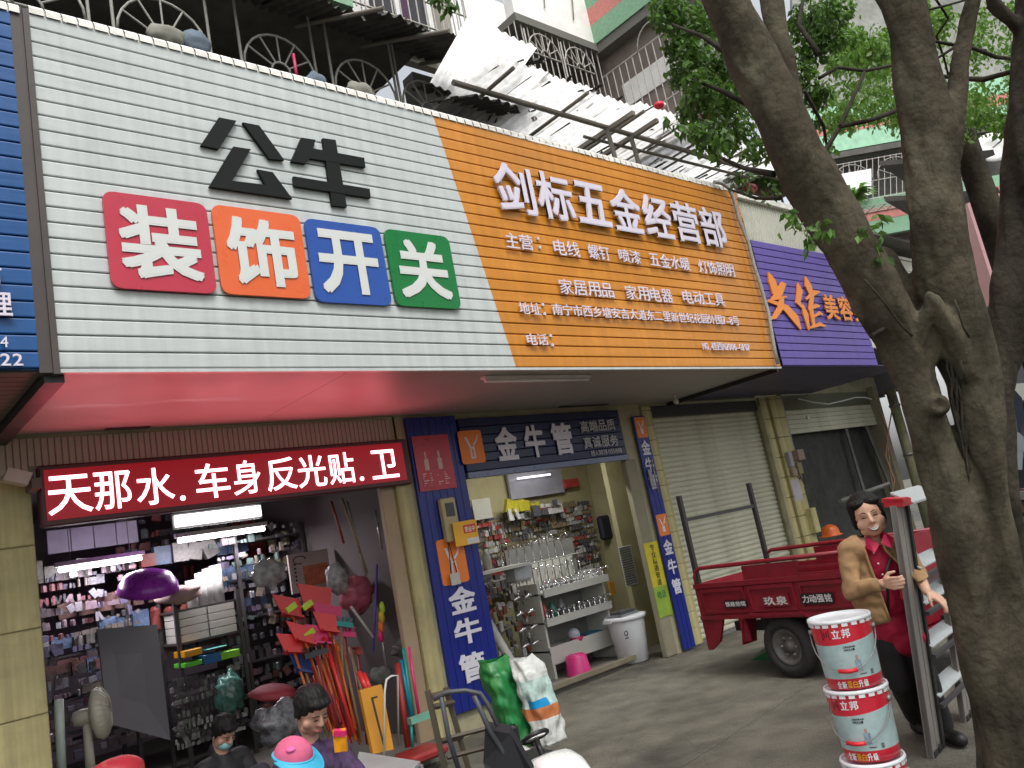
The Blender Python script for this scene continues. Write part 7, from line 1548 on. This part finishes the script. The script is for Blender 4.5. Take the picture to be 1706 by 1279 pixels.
# woman with the ladder
D = 4.86
hc = wd(1447, 862, D); fwd = (CP - hc); fwd.z = 0; fwd = (fwd.normalized() + _r * .10 + Vector((0, 0, -.02))).normalized(); upv = (Vector((0, 0, 1)) + _r * -.13).normalized()
FW_ = frame(fwd, upv); f, u, l = FW_     # l = person's left (viewer's right)
wm = thing('person', 'smiling dark haired woman in a tan jacket and crimson shirt, holding the ladder', 'person', wz(1575, 1245))
b = MB(); HS = 1.10
Pf, hq = head(b, hc, FW_, HS)
neck = hc - u * .10 - f * .02; chest = wd(1458, 945, D + .03); pelv = wd(1484, 1046, D + .05); shR = wd(1414, 914, D); shL = wd(1500, 908, D + .05)
elR = wd(1420, 986, D - .10); haR = wd(1471, 972, D - .30); elL = wd(1530, 958, D - .02); haL = wd(1544, 985, D - .22)
hipR = wd(1472, 1056, D + .05); hipL = wd(1506, 1050, D + .06); knR = wd(1500, 1135, D - .0); knL = wd(1540, 1125, D); ftR = wz(1535, 1222); ftR.z += .07; ftL = wz(1580, 1236); ftL.z += .07
capsule(b, neck + u * .05, (shR + shL) / 2 - u * .01, .047, .055); capsule(b, shR + l * .04, shL - l * .04, .055, .055); capsule(b, chest, pelv, .09, .10, 16)
chain(b, [shR, elR, haR], [.046, .038, .026]); chain(b, [shL, elL, haL], [.046, .038, .026])
chain(b, [hipR, knR, ftR], [.07, .05, .035]); chain(b, [hipL, knL, ftL], [.07, .05, .035])
dR = (haR - elR).normalized(); hand(b, haR + dR * .005, (wd(1490, 972, D - .38) - haR), f * -1 - l * .1, u, 1.0, 1.5)
dL = (haL - elL).normalized(); hand(b, haL, (wd(1562, 996, D - .26) - haL), -u, f, 1.0, .7)
person_parts(wm, b, .0055, SKIN)
# shirt, jacket, trousers, shoes, hair
b = MB(); 
def torso(b, g, low=1.0):
    q = Matrix((l, f, u)).transposed().to_quaternion()
    b.ball(chest + u * .03, .15 + g, sc3=(1.08, .74, 1.0), q=q, seg=20, rings=12); b.ball((chest + pelv) / 2, .148 + g, sc3=(1.05, .80, 1.1), q=q, seg=20, rings=12)
    capsule(b, shR + l * .035 - u * .01, shL - l * .035 - u * .01, .058 + g, .058 + g, 14)
torso(b, .0); q_ = Matrix((l, f, u)).transposed().to_quaternion(); b.ball(pelv + u * .03, .165, sc3=(1.06, .82, .9), q=q_, seg=20, rings=12); b.ball(pelv - u * .06 + l * .05, .14, sc3=(1.05, .85, .9), q=q_, seg=20, rings=12)
chain(b, [shL, elL], [.055, .05])
for e in (-1, 1): capsule(b, neck + l * .02 * e - u * .0 - f * .02, neck + l * .06 * e - u * .05 + f * .05, .026, .02, 10)
SHIRT = mat('crimson_shirt', (.42, .008, .045), .7, var=.12, scale=9, bump=.15)
def wrinkle(a, sc_=9):
    return lambda v: v + Vector((noise.noise(v * sc_), noise.noise(v * sc_ + Vector((7, 0, 0))), noise.noise(v * sc_ + Vector((0, 7, 0))))) * a
part('shirt', remesh(b, .010, 1, lambda v: wrinkle(.008, 9)(wrinkle(.005, 26)(v))), SHIRT, wm)
b = MB()
for e in (-1, 1):
    b.prism([neck + l * .005 * e + f * .075 - u * .055, neck + l * .05 * e + f * .055 - u * .0, neck + l * .085 * e + f * .05 - u * .045, neck + l * .05 * e + f * .10 - u * .095], .008, nrm=f)
part('collar', b, mat('bright_collar', (.62, .015, .08), .6), wm, kind='stuff')
for k in range(4): part('button', MB().lathe(chest + u * (.10 - .065 * k) + f * .125 + l * .015, [(.006, 0), (.006, .004), (0, .004)], 8, axis=f), TEETH, wm)
b = MB(); torso(b, .020); b.ball(chest - u * .12 - l * .02, .168, sc3=(1.10, .88, 1.1), q=q_, seg=20, rings=12); b.ball(chest - u * .24 - l * .06, .15, sc3=(1.0, .88, .8), q=q_, seg=20, rings=12)
chain(b, [shR + u * .0, elR, elR.lerp(haR, .90)], [.066, .054, .042]); chain(b, [shL + u * .0, elL, elL.lerp(haL, .85)], [.064, .054, .042])
jk = remesh(b, .010, 1, lambda v: wrinkle(.012, 7)(wrinkle(.007, 24)(v)))
nf = []; 
for fc_ in jk.f:
    c = sum((jk.v[i] for i in fc_), Vector()) / len(fc_); r_ = c - chest; a = r_.dot(l); d = r_.dot(f); h = r_.dot(u)
    wL = .02 + max(0, (.12 - h)) * .05; lim0 = -.035 - max(0, .10 - h) * .03; lim1 = .085 + max(0, .10 - h) * .45
    if d > .02 and lim0 < a < lim1 and h < .26: continue
    if (c - neck).length < .075: continue
    if h < (-.30 if a < -.02 else -.12): continue
    nf.append(fc_)
jk.f = nf; jk.mi = [0] * len(nf); jk.sm = [True] * len(nf)
part('jacket', jk, mat('tan_jacket', (.36, .22, .105), .85, var=.18, scale=8, bump=.35), wm)
for e, a0 in ((-1, -.035), (1, .085)):
    b = MB(); pts = []
    for k in range(9 if e < 0 else 6): h = .15 - .055 * k; a = (a0 - max(0, .10 - h) * .03) if e < 0 else (a0 + max(0, .10 - h) * .45); pts.append(chest + u * h + l * (a - .004 * e) + f * (.128 - .25 * abs(a) ** 1.5))
    b.tube(pts, .010, 6); part('jacket_edge', b, mat('tan_jacket', (.33, .19, .085), .8), wm)
part('bag_strap', MB().tube([shL + f * .07 + u * .06, chest + f * .15 + l * .05, pelv + f * .17 + u * .1 - l * .0], .009, 6), BLACKM, wm)
b = MB(); chain(b, [hipR + u * .04, knR, ftR + u * .03], [.105, .075, .06]); chain(b, [hipL + u * .04, knL, ftL + u * .03], [.105, .075, .06]); part('trousers', remesh(b, .012, 2, wrinkle(.008)), mat('black_trousers', (.012, .011, .012), .8), wm)
for q, ang in ((ftR, 0), (ftL, .3)):
    b = MB(); g_ = Vector((q.x, q.y, .045)); dd = (f * .8 + l * .3); dd.z = 0; dd.normalize(); capsule(b, g_ - dd * .03, g_ + dd * .15, .045, .04, 12); part('shoe', remesh(b, .01, 1), mat('black_shoe', (.010, .010, .010), .5), wm)
b = MB(); q = hq
b.ball(Pf(-.022, .052, 0), .098 * HS, sc3=(.95, .95, .98), q=q, seg=20, rings=12)
for e in (-1, 1): b.ball(Pf(-.018, .0, .078 * e), .032 * HS, sc3=(.5, 1.0, 1.6), q=q); b.ball(Pf(.036, .086, .034 * e), .044 * HS, sc3=(1.2, .95, .6), q=q)
b.ball(Pf(-.045, -.055, .045), .03 * HS, q=q, sc3=(.8, .9, 1.6)); b.ball(Pf(-.045, -.055, -.045), .03 * HS, q=q, sc3=(.8, .9, 1.6)); hr = remesh(b, .005, 2, lambda v: v + (v - hc).normalized() * (.0035 * noise.noise(Vector(((v - hc).dot(l) * 120, (v - hc).dot(u) * 14, (v - hc).dot(f) * 14))) - .002)); nf = []
for fc_ in hr.f:
    c = sum((hr.v[i] for i in fc_), Vector()) / len(fc_) - hc
    if c.dot(f) > .050 * HS and c.dot(u) < .058 * HS - .10 * max(0, abs(c.dot(l)) - .045): continue
    nf.append(fc_)
hr.f = nf; hr.mi = [0] * len(nf); hr.sm = [True] * len(nf); part('hair', hr, HAIR, wm)
def face(t, P, q, s, mouth='smile', eyes=True):
    for e in (-1, 1):
        part('eye', MB().ball(P(.0855, .012, .030 * e), .0125 * s, sc3=(1.15, .35, .30), q=q), EYE, t)
        part('eyebrow', MB().tube([P(.088, .034, .014 * e), P(.090, .040, .030 * e), P(.076, .033, .048 * e)], [.0028 * s, .0034 * s, .0015 * s], 6), EYE, t)
    if mouth == 'smile':
        part('lips', MB().tube([P(.088, -.040, -.030), P(.099, -.050, -.016), P(.103, -.053, 0), P(.099, -.050, .016), P(.088, -.040, .030), P(.097, -.058, .016), P(.100, -.063, 0), P(.097, -.058, -.016), P(.088, -.040, -.030)], .0032 * s, 6), LIP, t)
        part('teeth', MB().prism([P(.096, -.038, -.030), P(.104, -.045, -.012), P(.104, -.045, .012), P(.096, -.038, .030), P(.101, -.055, .016), P(.103, -.060, 0), P(.101, -.056, -.014)], .004, nrm=f), TEETH, t)
    elif mouth: part('lips', MB().tube([P(.088, -.050, -.02), P(.097, -.050, 0), P(.088, -.050, .02)], .004 * s, 6), LIP, t)
face(wm, Pf, hq, HS)

# man crouching at the bottom
def seated(label, hx, hy, D, fwd, hs, shirt, mask=None, look=-.25, tilt=0.0, wid=1.0):
    hc = wd(hx, hy, D); fw = Vector(fwd).normalized(); F = frame((fw + Vector((0, 0, look))).normalized(), Vector((0, 0, 1)) + Vector((fw.x, fw.y, 0)) * .15 + _r * tilt); f, u, l = F
    g = Vector((hc.x, hc.y, 0)); t = thing('person', label, 'person', g)
    b = MB(); P, q = head(b, hc, F, hs); fh = Vector((fw.x, fw.y, 0)).normalized(); lh = Vector((0, 0, 1)).cross(fh)
    nk = hc - u * .10 * hs - fh * .03; ch = Vector((hc.x, hc.y, hc.z - .34 * hs)) - fh * .05; sz = min(.42, hc.z * .42); pe = Vector((hc.x, hc.y, max(.18, hc.z - .78 * hs))) - fh * .16
    sR = ch - lh * .17 * wid + Vector((0, 0, .13)); sL = ch + lh * .17 * wid + Vector((0, 0, .13)); eR = sR + fh * .12 - lh * .06 - Vector((0, 0, .24)); eL = sL + fh * .12 + lh * .06 - Vector((0, 0, .24)); hR = eR + fh * .22 + lh * .10; hL = eL + fh * .22 - lh * .10
    capsule(b, nk + u * .06, ch + Vector((0, 0, .14)), .05, .06); capsule(b, ch, pe, .12, .13); chain(b, [sR, eR, hR], [.045, .038, .027]); chain(b, [sL, eL, hL], [.045, .038, .027])
    kR = pe + fh * .38 - lh * .12 + Vector((0, 0, .16)); kL = pe + fh * .38 + lh * .12 + Vector((0, 0, .16)); fR = Vector((kR.x, kR.y, .12)) - fh * .02; fL = Vector((kL.x, kL.y, .12)) - fh * .02
    chain(b, [pe - lh * .08, kR, fR], [.085, .06, .04]); chain(b, [pe + lh * .08, kL, fL], [.085, .06, .04]); hand(b, hR, fh, -Vector((0, 0, 1)), lh, 1, .8); hand(b, hL, fh, -Vector((0, 0, 1)), -lh, 1, .8)
    part('body', remesh(b, .007, 2), SKIND, t)
    b = MB(); qq = Matrix((lh, fh, Vector((0, 0, 1)))).transposed().to_quaternion(); b.ball(ch, .17, sc3=(1.05 * wid, .8, 1.05), q=qq, seg=18, rings=12); b.ball((ch + pe) / 2, .165, sc3=(1.05, .85, 1.2), q=qq, seg=18, rings=12); b.ball(pe, .16, q=qq, sc3=(1.1, .95, .9)); capsule(b, sR, sL, .075, .075, 14); chain(b, [sR, eR, eR.lerp(hR, .7)], [.075, .06, .048]); chain(b, [sL, eL, eL.lerp(hL, .7)], [.075, .06, .048]); capsule(b, nk - Vector((0, 0, .03)), ch + Vector((0, 0, .13)), .062, .09)
    part('shirt', remesh(b, .012, 2, wrinkle(.010)), shirt, t)
    b = MB(); chain(b, [pe - lh * .08, kR, fR], [.10, .075, .06]); chain(b, [pe + lh * .08, kL, fL], [.10, .075, .06]); part('trousers', remesh(b, .014, 2), mat('dark_trousers', (.02, .02, .03), .8), t)
    for k in (fR, fL): b = MB(); gg = Vector((k.x, k.y, .05)); capsule(b, gg, gg + fh * .14, .042, .038, 10); part('shoe', remesh(b, .012, 1), BLACKM, t)
    b = MB(); b.ball(P(-.018, .055, 0), .095 * hs, sc3=(.93, 1.0, .98), q=q, seg=18, rings=12)
    for e in (-1, 1): b.ball(P(-.012, .01, .074 * e), .026 * hs, sc3=(.5, 1.0, 1.5), q=q)
    b.ball(P(.05, .085, 0), .045 * hs, sc3=(1.6, .9, .6), q=q); hr = remesh(b, .005, 2, lambda v: v + (v - hc).normalized() * (.006 * noise.noise(Vector(((v - hc).dot(l) * 90, (v - hc).dot(u) * 22, (v - hc).dot(f) * 22))))); nf = []
    for fc_ in hr.f:
        c = sum((hr.v[i] for i in fc_), Vector()) / len(fc_) - hc
        if c.dot(f) > .05 * hs and c.dot(u) < .05 * hs: continue
        if c.dot(u) < -.03 * hs and c.dot(f) > -.01: continue
        nf.append(fc_)
    hr.f = nf; hr.mi = [0] * len(nf); hr.sm = [True] * len(nf); part('hair', hr, HAIR, t)
    face(t, P, q, hs, None if mask else 'plain')
    if mask:
        b = MB(); b.ball(P(.040, -.050, 0), .062 * hs, sc3=(1.0, .95, .82), q=q, seg=16, rings=10); part('mask', b, mask, t)
    return t, P, F
mfw = (_r * .75 - Vector((_f.x, _f.y, 0)) * .65)
seated('black haired man in a dark purple checked shirt crouching at the shop entrance', 518, 1187, 4.75, mfw, 1.12, mat('purple_check', (.045, .022, .065), .8, var=.7, scale=26, bump=.15, detail=1), None, -.45, .0, 1.05)
seated('person in black wearing a pale blue face mask, sitting deeper in the shop', 372, 1222, 6.1, (_r * .8 - Vector((_f.x, _f.y, 0)) * .5), 1.0, mat('black_jacket', (.012, .012, .014), .7), mat('pale_blue_mask', (.25, .50, .50), .6, bump=.05), -.55)
# child in a sun hat
cfw = (_r * .85 - Vector((_f.x, _f.y, 0)) * .5)
ct, cP, cF_ = seated('small child in a pink sun hat with a sky blue visor at the bottom edge', 488, 1268, 4.2, cfw, .76, mat('white_tshirt', (.5, .5, .5), .8), None, -.15, 0, .7)
f, u, l = cF_; c0 = cP(.0, .045, 0); q = Matrix((l, f, u)).transposed().to_quaternion()
HP = mat('hat_pink', (.55, .10, .20), .7, var=.2, scale=14); HB = mat('hat_sky_blue', (.04, .36, .55), .5)
b = MB(); b.ball(c0, .094, sc3=(1.0, 1.12, .95), q=q, seg=22, rings=12); v_, f_ = b.v, b.f
b.f = [x for x in b.f if (sum((b.v[i] for i in x), Vector()) / len(x) - c0).dot(u) > -.01]; b.mi = [0] * len(b.f); b.sm = [True] * len(b.f); hat = part('hat', b, HP, ct)
part('hat_dot', MB().ball(c0 + (u * .6 + f * .4 - l * .65).normalized() * .085, .028, sc3=(1, 1, .5)), mat('hat_dot_pink', (.75, .12, .32), .6), hat)
b = MB(); ring = [c0 + u * -.005 + l * math.cos(a) * .098 + f * math.sin(a) * .108 for a in [k * math.pi / 12 for k in range(25)]]; b.tube(ring, .008, 6); part('hat_band', b, HB, hat)
b = MB(); n_ = 12; vs = []
for k in range(n_ + 1): a = math.pi * k / n_; vs += [c0 + l * math.cos(a) * .098 + f * math.sin(a) * .105, c0 + l * math.cos(a) * .13 + f * (math.sin(a) * .175 + .0) - u * .045 * math.sin(a)]
b.add(vs, [(2 * k, 2 * k + 2, 2 * k + 3, 2 * k + 1) for k in range(n_)], 0, True); part('visor', b, HB, hat); part('visor_edge', MB().tube([vs[2 * k + 1] for k in range(n_ + 1)], .006, 6), HB, hat)
p = wd(567, 1233, 4.6); t = thing('snack_packet', 'orange and red snack packet held near the man', 'packet', p); part('bag', MB().obox(p, _r * .035 + _u * .004, _f * .015, _u * .06 - _r * .006), mat('packet_orange', (.70, .28, .01), .3, var=.3, scale=20), t); part('top_band', MB().obox(p + _u * .045 - _f * .005, _r * .034, _f * .016, _u * .016), PM, t)
